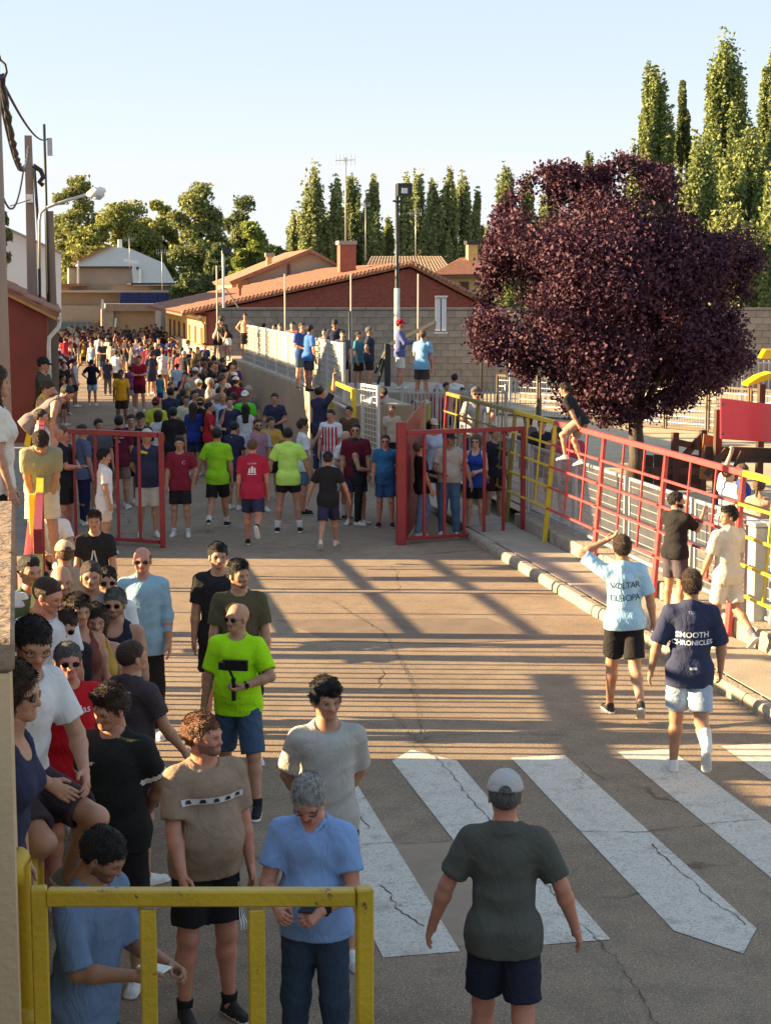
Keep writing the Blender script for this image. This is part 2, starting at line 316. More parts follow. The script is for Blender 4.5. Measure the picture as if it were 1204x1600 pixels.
# near yellow gate (rolled-over corners), 5.6 m from the camera
g0, g1 = AT(61, 1400, 5.55), AT(569, 1400, 5.55); zt = ZAT(g0, 1386)
ng = leaf_gate((g0.x, g0.y, 0), (g1.x, g1.y, 0), 0.1, zt, 2, YEL, post=.058, bar=.056, label='worn yellow steel gate leaf across the bottom of the picture, nearest of the barriers')
p = AT(34, 1400, 5.75); ip = empty('gate_post', (p.x, p.y, 0), label='rounded yellow hinge post beside the nearest yellow gate, topped by a bent tube', cat='post')
MB().tube([(0, 0, 0), (0, 0, zt+.0), (0, -.02, zt+.045), (0, -.07, zt+.065), (-.02, -.12, zt+.05), (-.02, -.13, zt-.02)], .036, 10).obj('tube', YEL, ip)
for z in (.6, 1.5): MB().tube([(0, 0, z), (.0, -.01, z+.12)], .05, 10).obj('hinge', YEL, ip)
# gates across the road
leaf_gate((-.02, 28.1, 0), (1.69, 26.9, 0), .06, 1.87, 4, RED, .085, .05, label='dark red barred gate leaf on the left side of the road, crowd behind it')
# longer foot of its free post
leaf_gate((5.60, 26.5, 0), (7.75, 26.95, 0), .06, 1.87, 5, RED, .075, .05, label='red barred gate leaf folded back on the right side of the road')
o = MB().bar((5.54, 26.45, 0), (5.54, 26.45, 2.02), .15, .12).obj('gate_post', RED, bevel=.012); tag(o, 'thick red square steel post holding the right gate leaf', 'post')
pa, pb = Vector((5.62, 26.58, 0)), Vector((6.74, 30.2, 0))
o = MB().prism([pa + Vector((0, 0, .05)), pb + Vector((0, 0, .05)), pb + Vector((0, 0, 2.10)), pa + Vector((0, 0, 1.98))], (.03, -.01, 0)).obj('steel_shield', RED, bevel=.008); tag(o, 'solid red sheet steel shield slanting away behind the right gate post', 'shield')

# big right-hand fence: leaning tubes in red and yellow lengths
def fence_panel(Ya, Yb, m, label, lean=.14, X=7.72, verts=2, foot=True):
    root = empty('tube_barrier', (X, Ya, .1), label=label, cat='barrier', group='tall tube barriers along the right pavement'); L = Yb - Ya
    def P_(t, z): return Vector((lean*z/2, t*L, z))
    for k_ in (0, 1): MB().bar(P_(0, 0) + Vector((0, .035 + k_*.07, 0)), P_(0, 1.93) + Vector((0, .035, 0)), .055).obj('post', m, root, bevel=.005)
    MB().bar(P_(0, 1.95), P_(1, 1.95), .07).obj('rail', m, root, bevel=.006)
    for z in (1.60, 1.25, .92, .58): MB().bar(P_(0.03, z) - Vector((.045, 0, 0)), P_(.99, z) - Vector((.045, 0, 0)), .03).obj('rail', m, root)
    for i in range(verts): t = (i+1)/(verts+1); MB().bar(P_(t, .56), P_(t, 1.91), .026).obj('bar', m, root)
Yp = [RD(7.75, D).y for D in (14.35, 16.8, 19.2, 21.65, 24.1, 26.5, 28.8, 31.3, 33.8)]
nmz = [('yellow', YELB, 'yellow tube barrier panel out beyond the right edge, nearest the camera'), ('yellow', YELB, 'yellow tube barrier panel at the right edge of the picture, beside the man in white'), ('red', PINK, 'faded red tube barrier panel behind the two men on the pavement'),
       ('red', PINK, 'middle faded red tube barrier panel beside the purple tree trunk'), ('red', PINK, 'farthest faded red tube barrier panel, boy perched on its rail'), ('yellow', YELB, 'yellow tube barrier panel right behind the right gate leaf'), ('yellow', YEL_SHADE, 'yellow barrier panel with shade mixed into its paint, woman in blue before it'), ('yellow', YEL_SHADE, 'yellow barrier panel with its paint darkened for shade, where the man in stripes leans')]
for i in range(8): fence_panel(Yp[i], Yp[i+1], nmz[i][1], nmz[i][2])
# last upright with red top
o = MB().bar((7.72, Yp[8], .1), (7.86, Yp[8], 2.05), .06).obj('fence_post', RED); tag(o, 'red end post of the tall tube barriers, under the man in light blue', 'post')

def mesh_panel(a, b, z0, z1, label, m=GALV, nv=26, nh=10, frame=.045, cat='fence', group=None, wire=.006, wm=None, offs=.0, name='mesh_fence'):
    a, b = Vector(a), Vector(b); root = empty(name, (a.x, a.y, 0), label=label, cat=cat, group=group); A = Vector((0, 0, 0)); B = Vector((b.x-a.x, b.y-a.y, 0)); u = (B-A).normalized()
    for p in (A + u*frame*.6, B - u*frame*.6): MB().bar(p + Vector((0, 0, z0-.06)), p + Vector((0, 0, z1)), frame).obj('post', m, root)
    for z in (z0+frame/2, z1-frame/2): MB().bar(A + u*frame*1.12 + Vector((0, 0, z)), B - u*frame*1.12 + Vector((0, 0, z)), frame*.9).obj('rail', m, root)
    w = MB()
    for i in range(1, nv): p = A + (B-A)*(i/nv); w.bar(p + Vector((0, 0, z0+frame)), p + Vector((0, 0, z1-frame)), wire)
    for j in range(1, nh): z = z0 + (z1-z0)*j/nh; w.bar(A + u*frame + Vector((0, 0, z)), B - u*frame + Vector((0, 0, z)), wire*1.6)
    o = w.obj('wire_mesh', wm or m, root); o['kind'] = 'stuff'; return root
for i, D in enumerate((14.0, 16.4, 18.85, 21.3, 23.8, 26.2, 28.7, 31.2)):
    a, b = RD(8.06, D), RD(8.06, D+2.35)
    mesh_panel(a, b, .36, 1.50, ['framed wire mesh panel below the yellow barrier out at the right edge', 'framed wire mesh panel beside the grey cabinet at the right', 'framed wire mesh panel behind the man in white', 'framed wire mesh panel behind the bearded man in black', 'framed wire mesh panel below the dark climber', 'framed wire mesh panel nearest the yellow barrier bend', 'shaded wire mesh panel beyond the right gate leaf', 'shaded wire mesh panel by the woman in blue'][i], GALV, 56, 9, group='framed mesh panels behind the tube barriers', wire=.005)
# grey cabinet / post at the right edge
p = GP(1187, 985, .2); o = MB().box((p.x, p.y, .2+.62), (.32, .28, 1.24)).box((p.x, p.y, .2+1.27), (.36, .32, .05)).obj('cabinet', GALV, bevel=.008); tag(o, 'grey galvanised cabinet standing behind the yellow barrier at the right edge', 'cabinet')

# ---- left-hand barriers, seen almost edge-on: tall gates with upright bars, then open tube rails
def left_panel(Ya, Yb, m, label, bars, X=-.16, z1=2.1, rails=()):
    root = empty('tube_barrier', (X, Ya, 0), label=label, cat='barrier', group='barriers along the left pavement'); L = Yb - Ya
    for t in (0.02, .98): MB().bar((0, t*L, 0), (0, t*L, z1), .085).obj('post', m, root, bevel=.006)
    MB().bar((0, .02*L+.043, z1-.04), (0, .98*L-.043, z1-.04), .075).obj('rail', m, root)
    for z in rails: MB().bar((0, .02*L+.043, z), (0, .98*L-.043, z), .06).obj('rail', m, root)
    for i in range(bars): y_ = L*(i+1)/(bars+1); MB().bar((0, y_, .12), (0, y_, z1-.08), .042).obj('bar', m, root)
left_panel(6.6, 9.3, YEL, 'yellow barrier panel running from the nearest gate under the seated man', 5, rails=(.12,), z1=1.62)
left_panel(9.4, 12.0, RED, 'red barrier panel behind the men leaning at the lower left', 6, rails=(.12,), z1=1.9)
left_panel(12.1, 14.6, YEL, 'yellow barrier panel beside the man in the red shirt', 6, rails=(.12,), z1=1.9)
left_panel(14.7, 17.3, RED, 'red barrier panel with upright bars beside the cap-wearing man', 11, rails=(.12,))
left_panel(17.4, 20.0, YELB, 'bright yellow barrier post and bars where the boy in khaki leans', 10, rails=(.12,))
left_panel(20.2, 23.4, RED, 'red tube barrier panel with level rails on the left pavement', 1, rails=(1.72, 1.3, .85, .12), z1=2.3)
left_panel(23.5, 27.6, RED, 'last red tube barrier panel before the left gate leaf', 1, rails=(1.72, 1.3, .85, .12), z1=2.3)
# tilted red tube and board at the left edge below the yellow post
a, b = AT(38, 985, 13.5), AT(54, 820, 18.0); o = MB().tube([a, b], .075, 10).obj('steel_tube', RED); tag(o, 'thick dull red tube sloping up beside the yellow post at the left', 'tube')
p = AT(59, 900, 17.2); o = MB().bar((p.x, p.y, 0), (p.x-.02, p.y, ZAT(p, 772)), .10).obj('barrier_post', YELB, bevel=.006); tag(o, 'bright yellow post gripped by the youth in khaki, paint flaking', 'post')

# ================================================================ walls and buildings
BEIGE = mat('beige_render', (0.36, 0.275, 0.185), var=.1, scale=1.4, bump=.2, bscale=25); PLASTER = mat('plaster', (0.42, 0.33, 0.23), var=.1, scale=1.0, bump=.2)
REDW = mat('red_render', (0.22, 0.055, 0.040), var=.1, scale=1.2, bump=.2); BRICKM = mat('brick_red', (0.25, 0.070, 0.050), var=.2, scale=4); MORTAR = mat('mortar', (0.20, 0.10, 0.08))
TILE = mat('roof_tile', (0.24, 0.10, 0.062), var=.3, scale=5, c2=(.33, .17, .105), bump=.3); TILE2 = mat('old_roof_tile', (0.22, 0.15, 0.10), var=.3, scale=6, c2=(.40, .29, .18), bump=.3)
BLOCK = mat('grey_block', (0.22, 0.20, 0.17), var=.15, scale=3, bump=.3); GREYR = mat('grey_render', (0.27, 0.26, 0.24), var=.08, scale=1); WHITEW = mat('white_wall', (0.55, 0.56, 0.57), var=.05, scale=.5)
YELW = mat('yellow_wall', (0.60, 0.40, 0.15), var=.08); ORANGEW = mat('orange_wall', (0.50, 0.26, 0.09), var=.1); DARKW = mat('dark_opening', (0.035, 0.03, 0.03), rough=.3); BLUE = mat('blue_shutter', (0.012, 0.02, 0.11), rough=.5, var=.1); STONE = mat('rough_stone', (0.17, 0.115, 0.075), var=.4, scale=14, bump=1.0, bscale=22, c2=(.30, .22, .15)); SHUT = mat('brown_shutter', (0.13, 0.05, 0.03)); DOORG = mat('grey_door', (0.10, 0.14, 0.18))

def tile_rows(root, e0, e1, r0, r1, m, n, rad=.11, name='roof_tiles'):
    """half-round tiles in courses down a slope; e0-e1 the eave, r0-r1 the ridge"""
    e0, e1, r0, r1 = map(Vector, (e0, e1, r0, r1)); w = MB(); N = (e1-e0).cross(r0-e0).normalized(); N = N if N.z > 0 else -N
    w.add([e0, e1, r1, r0], [(0, 1, 2, 3)]); w.add([p - N*.08 for p in (e0, e1, r1, r0)], [(3, 2, 1, 0)])
    w.add([e0, e1, e1 - N*.08, e0 - N*.08], [(0, 1, 2, 3)]); w.add([r0, e0, e0 - N*.08, r0 - N*.08], [(0, 1, 2, 3)]); w.add([e1, r1, r1 - N*.08, e1 - N*.08], [(0, 1, 2, 3)])
    for i in range(n):
        t = (i+.5)/n; a, b = e0.lerp(e1, t) , r0.lerp(r1, t); L = (b-a).length; k = max(1, min(14, int(L/.45)))
        for j in range(k):
            p, q = a.lerp(b, j/k), a.lerp(b, (j+1.12)/k if j < k-1 else 1); d = (q-p).normalized(); s_ = d.cross(N)
            vs = []
            for c_, lift in ((p, .035), (q, 0)):
                for h_ in range(5): an = math.pi*h_/4; vs.append(c_ + s_*math.cos(an)*rad + N*(math.sin(an)*rad*.75 + lift))
            w.add(vs, [(h_, h_+1, h_+6, h_+5) for h_ in range(4)] + [(0, 1, 2, 3, 4)], 0, False)
    o = w.obj(name, m, root); o['kind'] = 'stuff'; return o
def wallpart(root, ring, off, m, name='wall'): return MB().prism([Vector(p) - root.location for p in ring], off).obj(name, m, root)
def bld(name, loc, label, cat='building'): return empty(name, loc, label=label, cat=cat)
def win(root, c, w, h, n, m=DARKW, fm=WHITEP, bars=1, d=.06, name='window'):
    """window set on a face with outward normal n: frame with pane sub-part"""
    c = Vector(c) - root.location; n = Vector(n).normalized(); s_ = Vector((0, 0, 1)).cross(n).normalized(); up = Vector((0, 0, 1)); f = MB(); c = c + n*d*.5
    for k_ in (-1, 1): f.bar(c + s_*k_*(w/2) - up*h/2, c + s_*k_*(w/2) + up*h/2, .07, d, up=s_); f.bar(c - s_*(w/2-.035) + up*k_*h/2, c + s_*(w/2-.035) + up*k_*h/2, d, .07)
    for b_ in range(bars): f.bar(c + s_*w*((b_+1)/(bars+1)-.5) - up*(h/2-.035), c + s_*w*((b_+1)/(bars+1)-.5) + up*(h/2-.035), .04, d*.8, up=s_)
    fo = f.obj(name, fm, root); pn = MB().bar(c - s_*(w/2-.03), c + s_*(w/2-.03), .02, h-.06).obj('pane', m, fo); return fo

# near wall with stone coping at the left edge
A_, B_ = AT(13, 1000, 5.0), AT(17, 788, 8.4); nw = bld('garden_wall', (A_.x, A_.y, 0), 'tan rendered wall with rough stone coping at the left edge, woman behind it', 'wall')
L_ = RT * -2.2
MB().prism([Vector((0, 0, 0)), B_-A_ - Vector((0, 0, B_.z-A_.z)), (B_-A_ - Vector((0, 0, B_.z-A_.z))) + L_, L_], (0, 0, 3.02)).obj('render_face', mat('tan_render', (.50, .36, .21), var=.1, scale=2, bump=.3), nw)
dv = B_-A_; dv.z = 0
for i in range(6):
    a = dv*(i/6) + dv.normalized()*.006; b = dv*((i+1)/6) - dv.normalized()*.006; off = RT*.018
    o = MB().prism([a+off, b+off, b+off+L_*.16, a+off+L_*.16], (0, 0, .10)).obj('coping_stone', STONE, nw, bevel=.012); o.location = (0, 0, 3.021 + random.uniform(0, .008))
    o = MB().prism([a+off+L_*.165, b+off+L_*.165, b+off+L_, a+off+L_], (0, 0, .10)).obj('coping_stone', STONE, nw, bevel=.012); o.location = (0, 0, 3.021 + random.uniform(0, .008))

# the low terrace the picture is taken from, left of the near road (casts the foreground shade)
hb = bld('viewing_terrace', (-4.4, -2, 0), 'low tan rendered terrace building beside the near end of the road', 'building')
yg = 10.75; MB().box((-.25, (yg-10)/2, 1.35), (7.2, yg+10, 2.7)).obj('wall', PLASTER, hb); MB().box((-.25, (yg-10)/2, 2.75), (7.4, yg+10.2, .10)).obj('roof', CONC, hb)
lw = bld('shade_wall', (-.95, yg-1.98, 0), 'unseen railed wall past the viewing terrace, shaped to let slivers of sun through', 'wall'); Lw = 6.1  # unseen, added: height and rails set to pass slivers of sun
MB().box((0, Lw/2, .95), (.2, Lw, 1.9)).obj('wall_body', PLASTER, lw)
for z in (2.12, 2.42, 2.70): MB().bar((0, 0, z), (0, Lw, z), .07).obj('rail', GALV, lw)
for k in range(5): MB().bar((0, .05+k*(Lw-.1)/4, 1.9), (0, .05+k*(Lw-.1)/4, 2.73), .08).obj('post', GALV, lw)
for yy in (1, 5, 9): win(hb, (-1.05, yy-2.2, 1.4), 1.0, 1.3, (1, 0, 0))
# houses just outside the left edge
def gable_house(name, x0, x1, D0, D1, eave, ridge, label, wm=PLASTER, ridge_x=False, tiles=True):
    Y0, Y1 = RD(x1, D0).y, RD(x1, D1).y; r = bld(name, (x0, Y0, 0), label, 'house'); w, L = x1-x0, Y1-Y0
    if ridge_x:       # ridge across the street: gable end faces the road
        MB().prism([(w, 0, 0), (w, L, 0), (w, L, eave), (w, L/2, ridge), (w, 0, eave)], (-w, 0, 0)).obj('wall', wm, r)
        for s_ in (0, 1):
            ya = -.1 if s_ == 0 else L+.1; tile_rows(r, (-.1, ya, eave+.02), (w+.1, ya, eave+.02), (-.1, L/2, ridge+.07), (w+.1, L/2, ridge+.07), TILE, 16, .12)
    else:
        MB().prism([(0, 0, 0), (w, 0, 0), (w, 0, eave), (w*.35, 0, ridge), (0, 0, eave)], (0, L, 0)).obj('wall', wm, r)
        tile_rows(r, (w+.22, -.2, eave+.0), (w+.22, L+.1, eave+.0), (w*.35, -.2, ridge+.12), (w*.35, L+.1, ridge+.12), TILE, 22, .12); tile_rows(r, (-.2, -.2, eave), (-.2, L+.1, eave), (w*.35, -.2, ridge+.12), (w*.35, L+.1, ridge+.12), TILE, 22, .12)
    return r
r = gable_house('house', -7, -1.6, 27.0, 33, 5.0, 5.25, 'low plastered house outside the left edge beside the left gate', GREYR)
r = gable_house('house', -7, -1.7, 33.2, 37.6, 4.0, 4.2, 'low plastered garage outside the left edge between two houses', PLASTER)
r = gable_house('house', -7, -1.9, 37.9, 43.3, 4.05, 5.45, 'gabled house outside the left edge, its end facing the road', BEIGE, True)
# red rendered building with tiled verge on the left
Dn = 45.0; Y0 = RD(-.1, Dn).y; rb = bld('red_house', (-.10, Y0, 0), 'red rendered single storey house with tiled verge and white downpipe on the left', 'house')
e1 = 3.62; xs = -1.55; rz_ = 4.42; L = 17.0
MB().prism([(0, 0, 0), (0, 0, e1-.08), (xs, 0, rz_-.1), (-6, 0, 3.2), (-6, 0, 0)], (0, L, 0)).obj('wall', REDW, rb)
tile_rows(rb, (.34, -.25, e1-.16), (.34, L, e1-.16), (xs, -.25, rz_), (xs, L, rz_), TILE, 60, .11); tile_rows(rb, (-6.2, -.25, 3.1), (-6.2, L, 3.1), (xs, -.25, rz_), (xs, L, rz_), TILE, 40, .15)
MB().bar((.30, -.2, e1-.27), (xs, -.2, rz_-.12), .06, .12).obj('verge_board', ORANGEW, rb)
MB().tube([(.34, -.25, e1-.24), (.34, L, e1-.24)], .06, 8).obj('gutter', CREAM, rb)
MB().tube([(.34, -.1, e1-.3), (.30, -.1, e1-.5), (.05, -.12, e1-.78), (.03, -.12, e1-1.0), (.03, -.12, .2)], .055, 8).obj('downpipe', CREAM, rb)
for yy in (4, 9, 13): win(rb, (-.10, Y0+yy, 1.7), .9, 1.2, (1, 0, 0))
# white hall behind
def facade(name, pts, D, depth, m, label, cat='building', roof=None):
    q = [AT(a, b, D) for a, b in pts]; base = q[0].copy(); base.z = 0; r = bld(name, base, label, cat); wallpart(r, q, Vector((0, depth, 0)), m); return r, q
def slab_on(r, pts, D, depth, m, name): return MB().prism([AT(a, b, D) - r.location for a, b in pts], Vector((0, depth, 0))).obj(name, m, r)
r, q = facade('white_hall', [(-60, 500), (96, 500), (96, 397), (8, 357), (-60, 372)], 85, 30, WHITEW, 'large white hall with sloping roof line behind the concrete poles'); slab_on(r, [(-60, 371.5), (8, 356.5), (97, 396.5), (97, 393.5), (8, 353), (-60, 368)], 84.7, 30.6, GREYR, 'roof')
# the end of the street
r, q = facade('warehouse', [(118, 470), (278, 470), (274, 443), (256, 411), (205, 389), (174, 385), (122, 407)], 150, 25, mat('pale_metal', (.50, .56, .62), var=.04), 'pale blue white gabled warehouse closing the view at the end of the street')
slab_on(r, [(112, 409), (172, 383), (176, 384), (120, 411)], 149.6, 26, TILE, 'roof'); slab_on(r, [(185, 388), (191, 388), (191, 374), (185, 374)], 151, 1, WHITEP, 'chimney'); slab_on(r, [(213, 421), (217, 421), (217, 417), (213, 417)], 149.8, .1, DARKW, 'vent'); slab_on(r, [(217, 443), (221, 443), (221, 420), (217, 420)], 149.7, .1, WHITEP, 'flue')
r, q = facade('beige_building', [(108, 480), (208, 480), (208, 437), (206, 418), (108, 418)], 127, 12, mat('grey_beige', (.30, .25, .19), var=.1, scale=.8), 'grey beige upper storey block in front of the pale warehouse'); slab_on(r, [(107, 418.5), (207, 418.5), (207, 416), (107, 416)], 126.7, 12.5, DARKW, 'coping'); slab_on(r, [(121, 445), (124, 445), (124, 407), (121, 407)], 126, .4, CREAM, 'pipe')
r, q = facade('row_house', [(86, 545), (292, 545), (292, 446), (86, 446)], 120, 7, mat('brown_beige', (.28, .20, .135), var=.1, scale=.6), 'long brown beige row house with blue shutters across the street end', 'house')
slab_on(r, [(86, 457), (292, 457), (292, 453.5), (86, 453.5)], 119.5, .5, mat('tile_edge', (.45, .36, .27), var=.3, scale=40), 'cornice'); slab_on(r, [(86, 447), (136, 447), (136, 443), (86, 443)], 119.4, 7.6, TILE, 'roof'); slab_on(r, [(205, 445), (292, 445), (292, 442), (205, 442)], 119.4, 7.6, DARKW, 'roof')
for i in range(6): slab_on(r, [(188+i*14.6, 476), (201.8+i*14.6, 476), (201.8+i*14.6, 457.5), (188+i*14.6, 457.5)], 119.2, .3, BLUE, 'shutter')
slab_on(r, [(90, 526), (160, 526), (160, 478), (90, 478)], 119.3, .4, mat('light_plaster', (.34, .27, .20), var=.08), 'plaster_bay')
for i in range(2): slab_on(r, [(96+i*24, 545), (119+i*24, 545), (119+i*24, 503), (96+i*24, 503)], 118.9, .2, DOORG, 'garage_door')
n_ = 8; arc = [(166, 545)] + [(155.5 + 10.5*math.cos(math.pi*k/n_), 510 - 8*math.sin(math.pi*k/n_)) for k in range(n_+1)] + [(145, 545)]
slab_on(r, arc, 118.8, .3, mat('wood_door', (.16, .11, .07)), 'door')
r, q = facade('annex', [(178, 545), (250, 545), (250, 484), (178, 484)], 113, 3, mat('peach_wall', (.48, .30, .17), var=.08), 'low peach walled annex with tiled edge below the blue shutters', 'building')
slab_on(r, [(166, 486), (251, 486), (251, 475), (166, 475)], 112.6, 3.6, mat('peach_top', (.36, .25, .18), var=.1), 'roof'); slab_on(r, [(160, 545), (177.8, 545), (177.8, 482), (160, 482)], 112.7, 3, mat('pillar_plaster', (.38, .31, .24), var=.1), 'pillar'); slab_on(r, [(158, 483), (164, 483), (162, 468), (159, 468)], 112, .5, WHITEP, 'finial'); slab_on(r, [(177.5, 525), (180.5, 525), (183, 497), (180, 497)], 112.4, .2, WHITEP, 'post')
r, q = facade('grey_gable', [(252, 545), (286, 545), (286, 500), (263, 474), (252, 474)], 104, 6, GREYR, 'plain grey rendered house end beside the peach annex', 'building')
r, q = facade('boundary_wall', [(150, 562), (256, 562), (256, 524), (150, 524)], 101, .4, mat('dark_render', (.17, .165, .16), var=.1), 'dark grey low wall at the far end, spectators perched on top', 'wall')
r, q = facade('boundary_wall', [(257, 562), (287, 565), (287, 534), (257, 524)], 98, .4, mat('pale_render', (.30, .31, .31), var=.08), 'pale grey low wall stepping down beside the little hut', 'wall')
r, q = facade('hut', [(266, 572), (288, 572), (288, 535), (266, 535)], 90, 1.6, mat('ochre_wall', (.24, .17, .07), var=.1), 'small ochre meter hut with pitched cap at the street end', 'hut'); slab_on(r, [(262, 538), (276, 527), (291, 538), (291, 535.5), (276, 524.5), (262, 535.5)], 89.7, 2.2, SHUT, 'roof')
fb_ = bld('far_barrier', AT(90, 560, 92), 'rail barrier across the far end of the street, crowd pressed against it', 'barrier'); 
for yy in (526, 536, 548): a, b = AT(88, yy, 92)-fb_.location, AT(182, yy, 92)-fb_.location; MB().bar(a, b, .09).obj('rail', mat('brown_rail', (.16, .12, .09)), fb_)
for xx in (90, 112, 134, 158, 180): a, b = AT(xx, 570, 92)-fb_.location, AT(xx, 524, 92)-fb_.location; MB().bar(a, b, .1).obj('post', mat('brown_rail', (.16, .12, .09)), fb_)

# retaining wall and white fence on the right of the street
ya, yb = RD(6.5, 37.0).y, RD(6.5, 90).y; tag(MB().box((7.2, (ya+yb)/2, .78), (1.4, yb-ya, 1.6)).obj('terrace', BEIGE, bevel=.02), kind='structure')
YT0 = RD(8.6, 42).y; tag(MB().box((9.2, YT0+2.2, .77), (2.58, 4.4, 1.58)).obj('terrace_edge', CONC), kind='structure')
wf = bld('white_fence', (6.55, RD(6.5, 38.2).y, 1.58), 'long cream sheet and mesh fence on top of the beige retaining wall', 'fence'); Ds = [38.2, 40.4, 42.6, 44.8, 47.2, 49.6, 52, 55, 58.5]
SHEET = mat('cream_sheet', (.58, .565, .50), rough=.7, var=.05, scale=2)
for i in range(len(Ds)):
    p = RD(6.5, Ds[i]); MB().bar((0, p.y-wf.location.y, 0), (0, p.y-wf.location.y, 1.36), .07).obj('post', CREAM, wf)
    if i < len(Ds)-1:
        a = p.y-wf.location.y+.05; b = RD(6.5, Ds[i+1]).y-wf.location.y-.05; MB().bar((0, a, 1.31), (0, b, 1.31), .05).obj('rail', CREAM, wf); MB().bar((0, a, .06), (0, b, .06), .05).obj('rail', CREAM, wf)
        MB().bar((.03, a, .68), (.03, b, .68), .008, 1.18).obj('sheet_panel', SHEET, wf); w = MB()
        for j in range(1, 8): w.bar((-.01, a, .09+.152*j), (-.01, b, .09+.152*j), .022)
        nb = max(6, int((b-a)/.17))
        for j in range(1, nb): w.bar((-.005, a+(b-a)*j/nb, .09), (-.005, a+(b-a)*j/nb, 1.28), .014)
        o = w.obj('wire_mesh', GALV, wf); o['kind'] = 'stuff'
yf_ = bld('rail_frame', (6.3, RD(6.3, 35.6).y, 0), 'yellow and white tube frame leaning by the end of the beige wall', 'rail')
for z in (2.0, 1.55, 1.05): MB().bar((0, 0, z), (.05, 2.9, z+.02), .05 if z < 2 else .075).obj('rail', CREAM if z < 2 else YELB, yf_)
for t in (0, 2.9): MB().bar((0, t, 0), (0, t, 2.03), .1).obj('post', YELB, yf_)
a, b = AT(565, 700, 36.2), AT(592, 700, 35.2); mesh_panel((a.x, a.y, 0), (b.x, b.y, 0), .15, 2.12, 'narrow cream mesh gate with boy in white bending over it', CREAM, 6, 16, .06, wire=.012, cat='gate', name='mesh_gate')
# upright bar railing in front of the terrace
def bar_fence(px0, px1, D, z0, z1, n, label, m=GALV, d2=None):
    a, b = AT(px0, 650, D), AT(px1, 650, d2 or D); r = bld('bar_fence', (a.x, a.y, 0), label, 'fence'); B = Vector((b.x-a.x, b.y-a.y, 0))
    for z in (z0+.1, z1-.08): MB().bar((0, 0, z), B + Vector((0, 0, z)), .04).obj('rail', m, r)
    for i in range(n+1):
        p = B*(i/n)
        if i % 9 == 0: MB().bar(p + Vector((0, 0, z0)), p + Vector((0, 0, z1+.12)), .07).obj('post', m, r)
        else: MB().bar(p + Vector((0, 0, z0+.1)), p + Vector((0, 0, z1)), .028).obj('bar', m, r)
bar_fence(628, 790, 39.6, .2, 1.78, 27, 'grey upright bar fence below the man in light blue, children behind it')
bar_fence(796, 1230, 56, .2, 1.75, 54, 'grey upright bar fence along the far side of the playground, part behind the tree')
for k in range(7):
    a, b = AT(775+k*66, 650, 52-1.2*k), AT(775+(k+1)*66, 650, 52-1.2*(k+1)); mesh_panel((a.x, a.y, 0), (b.x, b.y, 0), .22, 1.5, ['wire mesh panel on the sand beside the bar fence', 'wire mesh panel behind the man in dark glasses', 'wire mesh panel under the left side of the purple tree', 'wire mesh panel behind the boy on the rail', 'wire mesh panel behind the purple tree trunk', 'sunlit wire mesh panel between the tree trunk and the red board', 'wire mesh panel behind the red play board'][k], mat('brown_post', (.12, .09, .06)), 16, 7, .07, group='mesh panels across the playground', wire=.012, wm=GALV)

# concrete block wall behind the court, course by course
DW = 64.0; a, b = AT(342, 500, DW), AT(1260, 500, DW); U = (b-a); U.z = 0; LW = U.length; U.normalize(); bw = bld('block_wall', (a.x, a.y, 0), 'long grey concrete block wall behind the court and playground', 'wall')
zt = ZAT(a, 484); MB().prism([Vector((0, 0, 0)), U*LW, U*LW + Vector((0, 0, zt)), Vector((0, 0, zt))], FW*.2).obj('wall_core', mat('joint', (.15, .135, .115)), bw)
for i in range(12): MB().bar(U*(LW*i/12+.01) + Vector((0, 0, zt+.04)) + FW*.1, U*(LW*(i+1)/12-.01) + Vector((0, 0, zt+.04)) + FW*.1, .30, .08, mi=0).obj('coping', BLOCK, bw)
bm_ = MB().box((0, 0, 0), (.485, .03, .235)).me('block'); bm_.materials.append(BLOCK); bm2 = bm_.copy(); bm2.materials[0] = mat('grey_block_b', (.26, .235, .20), var=.12, scale=4, bump=.3)
rzw = math.atan2(U.y, U.x); rest = MB(); cnt = 0; nc = int(zt/.25); ncol = int(LW/.5)
for rr in range(nc):
    for cc in range(ncol):
        x = (cc + .5 + (.25/.5 if rr % 2 else 0))*.5; z = .125 + rr*.25 + .04
        if x > LW-.25: continue
        vis = rr >= nc-8 and 4 < cc < 62
        if vis and cnt < 296:
            o = link('block', bm_ if random.random() < .6 else bm2, bw); o.location = U*x + Vector((0, 0, z)) - FW*(.008 + random.uniform(0, .006)); o.rotation_euler = (0, 0, rzw); cnt += 1
        else:
            p = U*x - FW*.008; rest.box((p.x, p.y, z), (.485, .03, .235), rzw)
o = rest.obj('blocks', BLOCK, bw); o['kind'] = 'stuff'

# brick gable building
DB = 75.0; XN = (322-78)*DB/F_PX*math.cos(AL)
def BP(px, py, D=DB): return AT(px, py, D)
br = bld('brick_building', BP(330, 560), 'low brick building with wide tiled gable and ochre side wall behind the block wall'); loc = br.location; loc.z = 0
q = [BP(324, 600), BP(770, 600), BP(770, 487), BP(640, 419), BP(324, 488)]
wallpart(br, q, Vector((0, 26, 0)), BRICKM)
